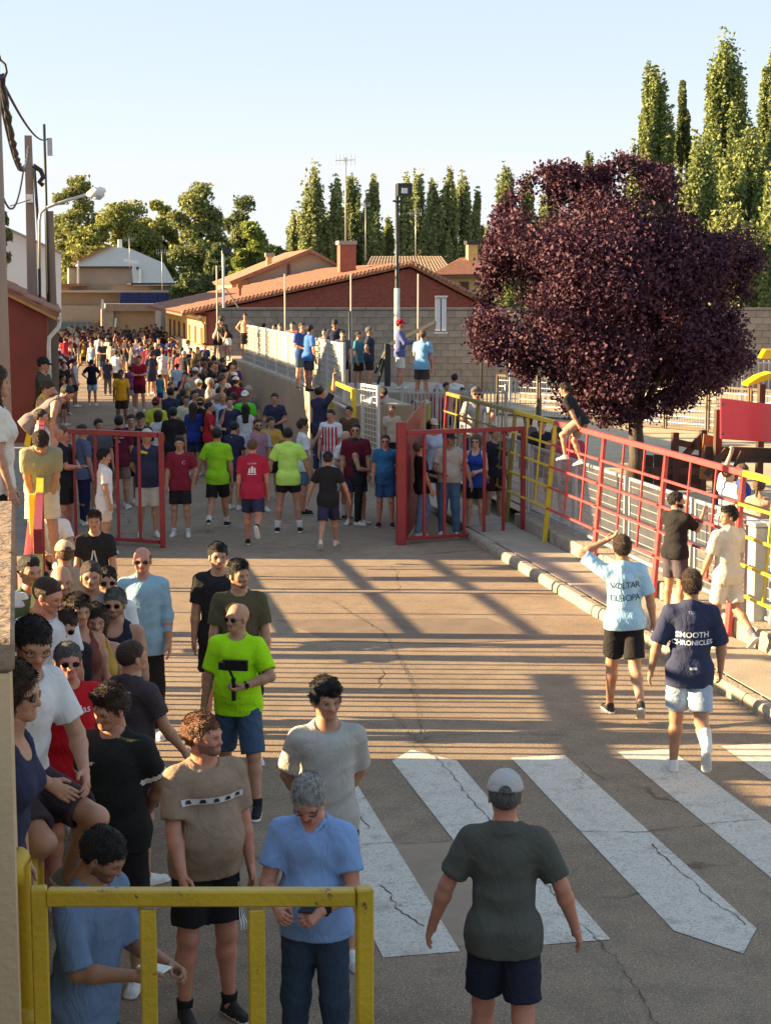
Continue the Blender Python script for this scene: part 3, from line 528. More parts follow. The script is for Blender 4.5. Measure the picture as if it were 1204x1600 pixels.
# brick courses: thin proud strips
w = MB()
for i in range(34):
    yy = 484 - i*2.05
    xl = 324 + max(0, (488-yy))/(488-419)*316 + 3; xr = 770 - max(0, (487-yy))/(487-419)*130 - 3
    if xr - xl > 4: a_, b_ = BP(xl, yy, DB-.015)-loc, BP(xr, yy, DB-.015)-loc; w.bar(a_, b_, .03, .042)
o = w.obj('brick_courses', mat('brick_pale', (.29, .085, .06), var=.2, scale=8), br); o['kind'] = 'stuff'
ov = Vector((0, -.35, 0)); dy = Vector((0, 27, 0))
rl0, rr0, rg = BP(283, 491)-loc+ov, BP(800, 497)-loc+ov, BP(640, 413)-loc+ov
tile_rows(br, rl0, rl0+dy, rg, rg+dy, TILE, 70, .14); tile_rows(br, rr0, rr0+dy, rg, rg+dy, TILE, 60, .14)
w = MB()
for i in range(60):
    t = i/60; p = rl0.lerp(rg, t); p2 = rl0.lerp(rg, t+1.25/60); w.tube([p + Vector((0, .05, .04)), p2 + Vector((0, .05, .09))], .10, 6)
for i in range(26):
    t = i/26; p = rr0.lerp(rg, t); p2 = rr0.lerp(rg, t+1.2/26); w.tube([p + Vector((0, .05, .04)), p2 + Vector((0, .05, .09))], .10, 6)
o = w.obj('verge_tiles', TILE, br); o['kind'] = 'stuff'
# ochre side wall skin with dark tall openings
xw = BP(324, 600).x - .02; ys = BP(324, 600).y; sp = MB().box((xw-loc.x-.02, ys+13-loc.y, 1.45), (.06, 26.2, 2.9)).obj('side_wall', YELW, br)
for k in range(7): MB().box((xw-loc.x-.06, ys+1.6+k*3.4-loc.y, 1.25), (.05, 1.1, 2.2)).obj('door', SHUT, br)
MB().tube([(xw-loc.x-.30, ys-.2-loc.y, 2.86), (xw-loc.x-.30, ys+26-loc.y, 2.86)], .07, 8).obj('gutter', CREAM, br); MB().tube([(xw-loc.x-.30, ys-.1-loc.y, 2.8), (xw-loc.x-.08, ys-.1-loc.y, 2.5), (xw-loc.x-.08, ys-.1-loc.y, .1)], .06, 8).obj('downpipe', ORANGEW, br)
def chimney(r, px0, px1, pyt, pyb, D, m, capm): slab_on(r, [(px0, pyb), (px1, pyb), (px1, pyt+6), (px0, pyt+6)], D, (px1-px0)*D/F_PX, m, 'chimney'); slab_on(r, [(px0-2, pyt+6), (px1+2, pyt+6), (px1+2, pyt), (px0-2, pyt)], D-.1, (px1-px0+4)*D/F_PX, capm, 'chimney_cap')
chimney(br, 531, 556, 376, 425, 80, mat('chimney_brick', (.27, .09, .06)), GREYR)
chimney(br, 373, 377, 444, 462, 79, TILE, TILE)
# houses behind
r, q = facade('far_house', [(388, 470), (530, 470), (528, 418), (485, 392), (388, 433)], 98, 10, mat('drab_wall', (.33, .27, .20), var=.08), 'drab walled house with tiled verge behind the brick gable, left of its chimney', 'house')
slab_on(r, [(358, 440), (484, 389), (487, 389), (530, 414), (530, 418), (485, 394), (362, 445)], 97.6, 10.5, TILE, 'roof'); slab_on(r, [(362, 462), (387.8, 462), (387.8, 436), (362, 443)], 98.1, 9, YELW, 'side_wall'); chimney(r, 417, 425, 395, 425, 99, YELW, GREYR); slab_on(r, [(449, 428), (453, 428), (453, 413), (449, 413)], 97.9, .2, SHUT, 'window')
r, q = facade('far_house', [(585, 470), (700, 470), (700, 428), (585, 428)], 104, 10, PLASTER, 'low house with pale ridged tile roof behind the brick gable', 'house')
p0, p1, p2, p3 = [AT(a, b, d)-r.location for a, b, d in ((565, 432, 103), (712, 430, 103), (580, 402, 109), (690, 402, 109))]; tile_rows(r, p0, p1, p2, p3, TILE2, 26, .12)
r, q = facade('far_house', [(683, 490), (770, 490), (770, 429), (683, 429)], 96, 9, YELW, 'cream yellow house with red tiled roof beside the purple tree', 'house')
p0, p1, p2, p3 = [AT(a, b, d)-r.location for a, b, d in ((672, 431, 95.5), (790, 430, 95.5), (722, 404, 100), (790, 404, 100))]; tile_rows(r, p0, p1, p2, p3, TILE, 30, .13); chimney(r, 731, 746, 376, 415, 99, YELW, DARKM)
for cx_, w_, h_ in ((701, 5, 12), (725, 14, 26)): slab_on(r, [(cx_-w_/2, 453+h_/2), (cx_+w_/2, 453+h_/2), (cx_+w_/2, 453-h_/2), (cx_-w_/2, 453-h_/2)], 95.9, .2, SHUT, 'window')

# ================================================================ poles, lamps, aerials, cables
WOODC = mat('concrete_pole', (.23, .175, .14), var=.2, scale=3, stretch=(1, 1, .2)); CABLE = mat('cable', (.02, .02, .03), rough=.6)
def pole(name, px, yt, D, r0, r1, m, label, cat='pole', z0=0.0, lean=0, square=False):
    p = AT(px, 448, D); zt = ZAT(p, yt); q = bld(name, (p.x, p.y, z0), label, cat)
    if square: MB().box((0, 0, (zt-z0)/2), (r0*2, r0*2, zt-z0), 0, 0, r1/r0).obj('shaft', m, q)
    else: MB().tube([(0, 0, 0), (lean, 0, zt-z0)], [r0, r1], 10).obj('shaft', m, q)
    return q, zt - z0
q, h_ = pole('utility_pole', 51, 212, 52, .20, .11, WOODC, 'square concrete utility pole behind the red house, cables tied to its top', square=True); MB().box((0, -.2, h_-1.9), (.2, .12, .25)).obj('junction_box', WHITEP, q)
MB().tube([(.12, -.1, h_-.9), (.35, -.1, h_-1.05), (.42, -.1, h_-1.25), (.3, -.1, h_-1.4), (.42, -.1, h_-1.5)], .075, 6).obj('cable_bundle', CABLE, q)
MB().tube([(.16, -.15, h_-1.0), (.24, -.15, h_-3), (.22, -.15, h_-5), (.36, -.15, h_-6), (.3, -.15, h_-7)], .045, 6).obj('cable', CABLE, q)
q, h_ = pole('utility_pole', 80, 330, 54, .20, .14, WOODC, 'shorter concrete pole carrying a thin steel mast behind the red house', square=True)
MB().tube([(-.08, -.2, h_-3), (-.08, -.2, h_+2.7)], .045, 8).obj('mast', DARKM, q); MB().box((.08, -.2, h_+2.0), (.16, .12, .55)).obj('box', GALV, q)
lp = bld('street_lamp', AT(60, 448, 50), 'curved arm street lamp with white head reaching over the road on the left', 'street lamp'); o_ = lp.location.copy()
arm = [AT(a, b, 50)-o_ for a, b in ((62, 420), (62, 345), (64, 332), (72, 325), (90, 318), (138, 303))]; MB().tube(arm, .045, 8).obj('arm', GALV, lp)
hd = [AT(a, b, 50)-o_ for a, b in ((136, 305), (146, 302), (156, 299), (165, 297))]; MB().tube(hd, [.06, .15, .17, .05], 10).obj('lamp_head', WHITEP, lp)
gl = [AT(a, b, 50)-o_ + Vector((0, 0, -.08)) for a, b in ((146, 303), (155, 301), (163, 299))]; MB().tube(gl, [.08, .14, .05], 10).obj('lens', mat('lamp_glass', (.35, .45, .55), rough=.1), lp)
q, h_ = pole('utility_pole', -3, 60, 20, .13, .10, WOODC, 'concrete pole cut by the left edge of the picture, cable coil at its top'); 
MB().tube([(.02 + .12*math.sin(t*.5)*(.6+.05*t), -.1 - .02*t, h_-.12 - .018*t + .08*math.cos(t*.9)) for t in range(22)], .016, 6).obj('cable_coil', CABLE, q)
def sag(a, b, s_, r, label, twist=0):
    a, b = Vector(a), Vector(b); n = 26; pts = [a.lerp(b, i/n) - Vector((0, 0, s_*4*(i/n)*(1-i/n))) for i in range(n+1)]; mb = MB()
    if twist:
        for k in (0, math.pi): mb.tube([p + Vector((math.cos(i*2.1+k), 0, math.sin(i*2.1+k)))*r*.8 for i, p in enumerate(pts)], r, 5)
    else: mb.tube(pts, r, 5)
    o = mb.obj('overhead_cable', CABLE); tag(o, label, 'cable')
sag(AT(2, 118, 22), AT(45, 231, 51.5), .9, .035, 'thick twisted overhead cable from the edge pole to the tall concrete pole', 1); sag(AT(0, 120, 22), AT(75, 217, 53.5), .3, .022, 'thin overhead wire rising from the mast to the edge pole'); sag(AT(0, 150, 24), AT(38, 258, 51.5), .5, .03, 'second looped cable hanging under the twisted cable')
sag(AT(38, 258, 51.5), AT(6, 310, 46), .7, .03, 'slack cable dropping from the tall pole towards the left edge'); sag(AT(16, 322, 46), AT(48, 312, 51.5), .0, .015, 'thin stay wire just under the slack cable')
q, h_ = pole('court_light', 620, 288, 46, .06, .05, DARKM, 'slim dark floodlight mast above the terrace with one square floodlight', z0=1.56); MB().box((.18, -.1, h_-.15), (.40, .22, .34)).box((.16, -.22, h_-.18), (.16, .04, .14), mi=1).obj('floodlight', [DARKM, WHITEP], q); MB().tube([(0, 0, 0), (0, 0, 2.6)], .075, 10).obj('lower_sleeve', CREAM, q); MB().bar((-.12, 0, h_-.45), (.15, 0, h_-.45), .05).obj('bracket', DARKM, q)
for px_, yt_, D_, lb in ((339, 415, 66, 'thin pale net pole at the left end of the block wall'), (445, 428, 63, 'short pale net pole before the brick gable, left of the others'), (548, 427, 63, 'short pale net pole before the middle of the brick gable'), (653, 428, 63, 'short pale net pole just right of the floodlight mast')):
    pole('net_pole', px_, yt_, D_, .035, .03, mat('dull_pole', (.40, .37, .32)), lb, z0=.2)
q, h_ = pole('floodlight_pole', 349, 392, 66, .06, .05, CREAM, 'pale pole with small floodlight rising beside the ochre wall'); MB().box((.14, -.1, h_), (.36, .16, .2)).obj('floodlight', DARKM, q); a_, b_ = AT(352, 450, 66)-q.location, AT(378, 488, 64.5)-q.location; MB().bar(a_, b_, .04).obj('stay', DARKM, q)
for px_, yt_, yb_, D_, lb in ((546, 486, 600, 60, 'dark slim post before the block wall above the white fence'), (753, 500, 590, 60, 'dark slim post before the block wall left of the tree')): pole('court_post', px_, yt_, D_, .045, .045, DARKM, lb, z0=.2)
# basketball stand
bp = AT(605, 600, 44.6); bk = bld('basketball_stand', (bp.x, bp.y, 1.56), 'dark basketball stand with long arm and white backboard seen edge on', 'basketball stand'); o_ = bk.location.copy()
MB().bar((0, 0, 0), AT(605, 537, 44.6)-o_, .14).obj('upright', DARKM, bk); MB().bar(AT(606, 540, 44.6)-o_, AT(680, 503, 44.0)-o_, .09).obj('arm', DARKM, bk); MB().bar(AT(586, 583, 44.9)-o_, AT(603, 546, 44.6)-o_, .05).obj('brace', DARKM, bk); MB().bar(AT(590, 600, 44.9)-o_, AT(603, 553, 44.6)-o_, .05).obj('brace', DARKM, bk)
for x0_, x1_ in ((680, 687.6), (689.4, 697)): MB().prism([AT(a, b, 44)-o_ for a, b in ((x0_, 517), (x1_, 517), (x1_, 466), (x0_, 466))], FW*.05).obj('board', WHITEP, bk)
MB().prism([AT(a, b, 44.1)-o_ for a, b in ((679, 520), (697.5, 520), (697.5, 463.5), (679, 463.5))], FW*.05).obj('board_frame', DARKM, bk)
for yy in (463.5, 520): MB().bar(AT(679.5, yy, 43.97)-o_, AT(699, yy, 43.97)-o_, .05).obj('board_edge', WHITEP, bk)
# aerials
def aerial(px, yt, yb, D, label, dense=1, s_=1):
    p = AT(px, yb, D); zt = ZAT(p, yt); q = bld('aerial', p, label, 'aerial'); h_ = zt-p.z; MB().tube([(0, 0, 0), (0, 0, h_)], .04*s_, 6).obj('mast', GALV, q)
    MB().bar((-.55*s_, 0, h_-.15), (.55*s_, .1, h_-.1), .035*s_).obj('boom', GALV, q); w = MB()
    for i in range(6*dense): x = (-.5 + i/(6*dense-1))*s_; w.bar((x, -.02, h_-.42*s_), (x, .02, h_+.18*s_), .02*s_)
    o = w.obj('elements', GALV, q); o['kind'] = 'stuff'
aerial(540, 246, 380, 82, 'tall grid television aerial on the brick chimney', 1, .9); aerial(203, 372, 418, 126, 'thin aerial mast over the beige block', 1, .6); aerial(254, 392, 455, 119, 'small white aerial on the row house roof', 1, .7); aerial(571, 318, 408, 100, 'plain thin aerial mast right of the brick chimney', 1, .5); aerial(649, 330, 405, 105, 'thin aerial mast on the pale ridged tile roof', 1, .7)
pd = AT(203, 404, 125); o = MB().prism([AT(a, b, 125) for a, b in ((193, 404), (216, 408), (217, 413), (194, 409))], FW*.3).obj('solar_heater', WHITEP); tag(o, 'flat white aerial panel on a mast above the beige block', 'panel')

# ================================================================ playground kit at the right edge
pt = bld('play_tower', AT(1165, 760, 27.5), 'wooden play tower with red board and yellow roof at the right edge', 'play tower'); o_ = pt.location.copy(); WOOD = mat('dark_wood', (.06, .035, .022), var=.3, scale=6, stretch=(1, 1, .2)); REDP = mat('red_board', (.75, .04, .065), rough=.4, var=.05); YELP = mat('yellow_plastic', (.75, .45, .01), rough=.4, var=.04); ORW = mat('orange_wood', (.30, .13, .045), var=.2)
MB().prism([AT(a, b, d)-o_ for a, b, d in ((1125, 686, 27), (1240, 694, 28.3), (1240, 636, 28.3), (1125, 622, 27))], FW*.06).obj('red_board', REDP, pt, bevel=.01)
for a, b in ((1129, 632), (1129, 678)): MB().tube([AT(a, b, 26.99)-o_, AT(a, b, 26.95)-o_], .025, 8).obj('bolt', DARKM, pt)
for px_, D_, yt_ in ((1120, 27.6, 640), (1215, 27.6, 590), (1186, 29.2, 600)): p = AT(px_, 700, D_); MB().box((p.x-o_.x, p.y-o_.y, ZAT(p, yt_)/2-o_.z+.1), (.11, .11, ZAT(p, yt_)-.2)).obj('post', WOOD, pt)
for zz, w_ in ((704, .16), (715, .10)): MB().bar(AT(1100, zz, 27.8)-o_, AT(1215, zz+4, 27.8)-o_, .10, w_).obj('beam', WOOD, pt)
MB().prism([AT(a, b, 28)-o_ for a, b in ((1092, 748), (1122, 752), (1124, 684), (1099, 678))], FW*.05).obj('side_board', ORW, pt); MB().prism([AT(a, b, 28)-o_ for a, b in ((1140, 752), (1163, 752), (1163, 706), (1158, 706))], FW*.05).obj('side_board', ORW, pt)
MB().bar(AT(1102, 742, 27.4)-o_, AT(1135, 702, 27.4)-o_, .09).obj('brace', WOOD, pt); MB().bar(AT(1142, 745, 27.5)-o_, AT(1160, 706, 27.5)-o_, .09).obj('brace', WOOD, pt)
ry0 = [AT(a, b, 28)-o_ for a, b in ((1168, 600), (1205, 582), (1240, 598))]; MB().prism([ry0[0], ry0[0].lerp(ry0[1], .5)+Vector((0, 0, .03)), ry0[1], ry0[2], ry0[2]-Vector((0, 0, .1)), ry0[1]-Vector((0, 0, .1)), ry0[0]-Vector((0, 0, .04))], FW*.5).obj('roof', YELP, pt)
MB().prism([AT(a, b, 28.6)-o_ for a, b in ((1188, 560), (1240, 562), (1240, 546), (1196, 546))], FW*.3).obj('roof_hood', YELP, pt)
# climbing net frame in front of the trunk
cf = bld('climbing_frame', AT(1060, 760, 29.5), 'low dark wooden climbing frame with crossed beams beneath the purple tree', 'climbing frame'); o_ = cf.location.copy()
for a, b, c, d in ((1052, 770, 1054, 676), (1096, 770, 1098, 672), (1054, 690, 1096, 700), (1054, 730, 1100, 676), (1020, 748, 1056, 715), (1000, 735, 1100, 737), (1000, 760, 1100, 762)): MB().bar(AT(a, b, 29.5)-o_, AT(c, d, 29.5)-o_, .11).obj('beam', WOOD, cf)
for k in range(5): MB().prism([AT(a, b, 30)-o_ for a, b in ((1002+k*19, 758), (1020+k*19, 758), (1020+k*19, 712), (1002+k*19, 710))], FW*.05).obj('plank', WOOD, cf)

# ================================================================ trees
def leaf_mat(name, c, c2, trans=.25):
    m = bpy.data.materials.new(name); m.use_nodes = True; n = m.node_tree.nodes; l = m.node_tree.links; b = n['Principled BSDF']
    g = n.new('ShaderNodeNewGeometry'); r = n.new('ShaderNodeValToRGB'); r.color_ramp.elements[0].color = (*c, 1); r.color_ramp.elements[1].color = (*c2, 1); l.new(g.outputs['Random Per Island'], r.inputs[0]); l.new(r.outputs[0], b.inputs['Base Color'])
    b.inputs['Roughness'].default_value = .75; b.inputs['Specular IOR Level'].default_value = .2
    tr_ = n.new('ShaderNodeBsdfTranslucent'); l.new(r.outputs[0], tr_.inputs['Color']); ms = n.new('ShaderNodeMixShader'); ms.inputs[0].default_value = trans
    l.new(b.outputs[0], ms.inputs[1]); l.new(tr_.outputs[0], ms.inputs[2]); l.new(ms.outputs[0], n['Material Output'].inputs['Surface']); return m
def leaves(P, size, seed, elong=1.6, flat=0.0, jit=.35):
    """a folded leaf (two triangles sharing a midrib) at each point"""
    r = np.random.default_rng(seed); n = len(P); a = r.normal(size=(n, 3)); a[:, 2] *= (1-flat); a /= np.linalg.norm(a, axis=1)[:, None]
    b = np.cross(a, r.normal(size=(n, 3))); b /= np.linalg.norm(b, axis=1)[:, None]; c = np.cross(a, b); s = size*(1 + jit*r.uniform(-1, 1, n))[:, None]
    v0 = P - b*s*elong*.5; v2 = P + b*s*elong*.5; v1 = P + a*s*.5 + c*s*.22; v3 = P - a*s*.5 + c*s*.22
    V = np.stack([v0, v1, v2, v3], 1).reshape(-1, 3); i = np.arange(n)*4; F_ = np.concatenate([np.stack([i, i+1, i+2], 1), np.stack([i, i+2, i+3], 1)]); return V, F_
BARK = mat('bark', (.055, .045, .038), var=.35, scale=7, bump=.8, bscale=18, stretch=(1, 1, .25))
def blob_tree(name, px, yb, yt, wpx, D, label, lm, size, n, seed, clus=40, z0=0., cat='tree', group=None, trunk=.18, shape='round', lobes=None, crad=.16, low=.25):
    p = AT(px, 448, D); H_ = ZAT(p, yt) - z0; W_ = wpx*D/F_PX/2; r = np.random.default_rng(seed); t = bld(name, (p.x, p.y, z0), label, cat)
    if group: t['group'] = group
    C = []
    while len(C) < clus:
        q = r.uniform(-1, 1, 3); rr = np.linalg.norm(q)
        if rr > 1 or rr < .25: continue
        z = (q[2]+1)/2
        if shape == 'poplar':
            z = r.uniform(0, 1); prof = min(1, ((1.03-z)/.45))**.62 * min(1, .55+z*1.5); zz = H_*(low*.3 + z*(.955-low*.3)); C.append((q[0]*W_*.98*prof, q[1]*W_*.98*prof, zz, .5))
        else:
            lump = 1 + .18*math.sin(3*math.atan2(q[1], q[0]) + seed) * (1-abs(q[2])); zz = H_*(low + z*(1-low)*.93); C.append((q[0]*W_*.86*lump, q[1]*W_*.86*lump, zz, 1))
    C = np.array(C); pts = []; per = n//clus
    for c in C:
        k = per; cr = crad*W_*2*r.uniform(.7, 1.25)
        if shape == 'poplar': d = np.clip(r.normal(size=(k, 3)), -2.2, 2.2)*np.array((cr*.36, cr*.36, cr*2.3)) + np.array((c[0], c[1], 0))*r.uniform(-.12, .10)
        else: d = np.clip(r.normal(size=(k, 3)), -2, 2)*np.array((cr, cr, cr*.75))*.6
        pts.append(c[:3] + d)
    V, F_ = leaves(np.concatenate(pts), size, seed); link('crown', mesh_np('crown', V, F_, False, [lm]), t)['kind'] = 'stuff'
    w = MB(); tip = (0, 0, H_*.9 if shape == 'poplar' else H_*.6); w.tube([(0, 0, 0), (W_*.02, 0, H_*.25), (0, W_*.02, H_*.5), tip], [trunk, trunk*.8, trunk*.5, trunk*.15], 8); w.obj('trunk', BARK, t); w = MB()
    for c in C[:: 2 if shape != 'poplar' else 4]:
        zb = max(H_*.12, c[2] - math.hypot(c[0], c[1])*(1.0 if shape != 'poplar' else 5)); m_ = ((c[0])*.45, c[1]*.45, zb + (c[2]-zb)*.55); w.tube([(0, 0, min(zb, H_*.55)), m_, c[:3]], [trunk*.35, trunk*.2, trunk*.05], 5)
    w.obj('branches', BARK, t); return t
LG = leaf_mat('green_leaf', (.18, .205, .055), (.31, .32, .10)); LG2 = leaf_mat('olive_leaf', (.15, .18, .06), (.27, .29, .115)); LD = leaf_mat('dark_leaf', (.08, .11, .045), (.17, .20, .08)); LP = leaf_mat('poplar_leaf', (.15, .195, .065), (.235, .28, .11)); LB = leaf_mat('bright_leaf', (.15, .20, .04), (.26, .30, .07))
LPF = leaf_mat('far_poplar_leaf', (.18, .22, .085), (.31, .34, .16), .35)
G1 = 'broadleaf trees behind the street end'; G2 = 'slim poplars behind the brick gable'; G3 = 'tall poplars at the right'
for i, (px_, yt_, w_, D_, lm_, lb, sd_) in enumerate([
    (125, 262, 92, 175, LG2, 'tall ragged green tree behind the street lamp head', 1), (205, 300, 110, 168, LG, 'broad olive green tree above the pale warehouse ridge', 2), (250, 296, 70, 172, LG, 'sunlit yellow green tree between the broad olive tree and the tallest', 3),
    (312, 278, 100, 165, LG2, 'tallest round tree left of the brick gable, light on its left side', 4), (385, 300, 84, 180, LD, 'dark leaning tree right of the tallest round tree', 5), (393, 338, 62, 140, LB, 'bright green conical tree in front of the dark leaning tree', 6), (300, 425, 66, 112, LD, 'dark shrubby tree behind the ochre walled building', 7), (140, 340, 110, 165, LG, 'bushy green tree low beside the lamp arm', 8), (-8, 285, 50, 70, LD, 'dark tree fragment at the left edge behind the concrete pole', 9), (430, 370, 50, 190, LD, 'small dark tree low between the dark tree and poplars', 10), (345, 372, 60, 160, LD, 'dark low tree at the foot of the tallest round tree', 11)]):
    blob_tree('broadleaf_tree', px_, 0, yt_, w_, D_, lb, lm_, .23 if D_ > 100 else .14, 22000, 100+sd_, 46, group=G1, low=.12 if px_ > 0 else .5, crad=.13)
for i, (px_, yt_, w_, D_, lb) in enumerate([(490, 283, 48, 205, 'first slim poplar left of the tall aerial'), (463, 345, 36, 210, 'short poplar at the left foot of the first slim poplar'), (527, 288, 34, 205, 'slim poplar just left of the tall aerial mast'), (550, 285, 38, 215, 'slim poplar right behind the tall aerial mast'), (583, 292, 34, 205, 'slim poplar midway between aerial and floodlight mast'), (606, 352, 26, 210, 'short poplar just left of the floodlight mast'), (634, 288, 38, 205, 'slim poplar behind the square floodlight'), (652, 284, 34, 220, 'tall slim poplar right of the floodlight'), (675, 300, 34, 205, 'slim poplar above the pale tile roof'), (700, 278, 30, 205, 'narrow pointed poplar, tallest above the cream house'), (720, 286, 36, 215, 'slim poplar above the cream house roof'), (744, 306, 22, 205, 'thin sparse poplar left of the purple tree top'), (512, 350, 34, 212, 'low poplar between the first and second slim poplars'), (568, 355, 30, 215, 'low poplar at the foot of the aerial')]):
    blob_tree('poplar', px_, 0, yt_, w_*1.15, D_, lb, LPF, .30, 10000, 200+i, 64, group=G2, shape='poplar', crad=.14, trunk=.2)
for i, (px_, yt_, w_, D_, lb, lm_) in enumerate([(1016, 115, 66, 120, 'tall twin-topped poplar behind the right half of the purple tree', LP), (1058, 128, 40, 124, 'narrow darker poplar beside the twin-topped one', LD), (1122, 84, 86, 118, 'tallest and broadest poplar near the right edge', LP), (1192, 92, 66, 122, 'tall poplar cut by the right edge', LP), (1090, 260, 80, 112, 'lower bushy poplar between the tall ones', LP), (1160, 250, 90, 114, 'lower poplar growth filling between the tall poplar trunks', LP), (1210, 300, 80, 108, 'leafy growth at the far right edge below the tall poplar', LP), (917, 232, 26, 170, 'small distant poplar top over the purple tree', LD), (788, 276, 50, 170, 'distant poplar just left of the purple crown', LP), (822, 284, 44, 172, 'distant poplar top over the left of the purple crown', LP), (1140, 380, 110, 105, 'low green growth behind the right side of the purple tree', LG2), (860, 290, 44, 175, 'distant poplar hidden mostly by the purple crown', LP), (990, 300, 80, 118, 'lower poplar growth directly behind the purple crown', LP)]):
    blob_tree('poplar', px_, 0, yt_, w_*1.25, D_, lb, lm_, .185, 44000 if w_ > 50 else 16000, 300+i, 150 if w_ > 50 else 70, group=G3, shape='poplar', crad=.10, trunk=.25)
# purple plum
def plum():
    D = 34.5; p = AT(998, 448, D); t = bld('plum_tree', (p.x, p.y, .2), 'purple leaved plum tree with rounded crown and dark trunk on the playground sand', 'tree'); r = np.random.default_rng(5); k = D/F_PX
    C = []
    # crown volume from the photograph's outline, given depth
    out = [(745, 560), (722, 545), (748, 470), (755, 400), (775, 330), (800, 290), (835, 268), (880, 262), (930, 268), (965, 246), (1000, 258), (1040, 262), (1062, 300), (1078, 350), (1110, 372), (1150, 340), (1172, 352), (1196, 400), (1188, 450), (1160, 500), (1192, 545), (1195, 590), (1140, 600), (1080, 630), (1030, 650), (960, 668), (900, 650), (850, 620), (810, 590), (770, 560)]
    O = np.array(out, float)
    def inside(x, y_):
        c = False; j = len(O)-1
        for i in range(len(O)):
            if (O[i, 1] > y_) != (O[j, 1] > y_) and x < (O[j, 0]-O[i, 0])*(y_-O[i, 1])/(O[j, 1]-O[i, 1]) + O[i, 0]: c = not c
            j = i
        return c
    def edge(x, y_):
        m_ = 1e9
        for i in range(len(O)):
            a, b = O[i-1], O[i]; d = b-a; t_ = min(1, max(0, ((x-a[0])*d[0]+(y_-a[1])*d[1])/(d@d))); m_ = min(m_, math.hypot(x-a[0]-t_*d[0], y_-a[1]-t_*d[1]))
        return m_
    PH = r.uniform(0, 6.28, 6)
    while len(C) < 900:
        x, y_ = r.uniform(715, 1200), r.uniform(240, 672)
        if not inside(x, y_): continue
        e_ = edge(x, y_)
        if e_ < 6: continue
        dep = min(1, (e_/200.0)) ** .55 * 2.9; f_ = r.uniform(-1, 1); f_ = math.copysign(abs(f_)**.6, f_)
        X = (x-998)*k; Z = CAM_H + (448-y_)*k*1.0 - .2; Yd = f_*dep
        if math.sin(X*2.9+PH[0]+math.sin(Z*2.1)) + math.sin(Z*3.3+PH[1]+math.sin(Yd*2)) + math.sin(Yd*3.1+PH[2]+X) < -.12: continue
        C.append((X, Yd, Z, min(.27, .08 + e_*k*.2)))
    pts = []
    for c in C:
        n_ = int(190*(c[3]/.3)+14); d = r.normal(size=(n_, 3)); d *= (c[3]*r.uniform(.75, 1.2)); q = np.array([RT.x*c[0]+FW.x*c[1], RT.y*c[0]+FW.y*c[1], c[2]]); pts.append(q + d*.85)
    P_ = np.concatenate(pts); V, F_ = leaves(P_, .058, 9, 1.5); lm = leaf_mat('plum_leaf', (.046, .017, .032), (.108, .048, .072), .15)
    lm.node_tree.nodes['Principled BSDF'].inputs['Roughness'].default_value = .62
    link('crown', mesh_np('crown', V, F_, False, [lm]), t)['kind'] = 'stuff'
    w = MB(); w.tube([(0, 0, 0), (.03, 0, .5), (-.02, 0, 1.1), (.02, .05, 1.7)], [.22, .17, .15, .13], 12); w.obj('trunk', BARK, t)
    for i, (x, y_, dd) in enumerate(((820, 400, .8), (900, 330, -.8), (1010, 300, .4), (1090, 420, -.5), (1150, 420, .8), (860, 560, -1.2), (1130, 570, -1), (960, 420, 1.5), (780, 500, .2), (1040, 560, 1.4))):
        X = (x-998)*k; Z = CAM_H + (448-y_)*k - .2; e_ = Vector((RT.x*X+FW.x*dd, RT.y*X+FW.y*dd, Z)); s_ = Vector((0, 0, 1.2 + .15*(i % 4))); m_ = s_.lerp(e_, .45) + Vector((0, 0, .35 if y_ < 500 else .12)); w = MB(); w.tube([s_, m_, e_], [.095, .06, .015], 8)
        rr = random.Random(i)
        for j in range(7): a = m_.lerp(e_, rr.random()); b = a + Vector((rr.uniform(-1, 1), rr.uniform(-1, 1), rr.uniform(-.2, .9)))*.8; w.tube([a, a.lerp(b, .5)+Vector((0, 0, .05)), b], [.03, .018, .006], 5)
        w.obj('limb', BARK, t)
plum()
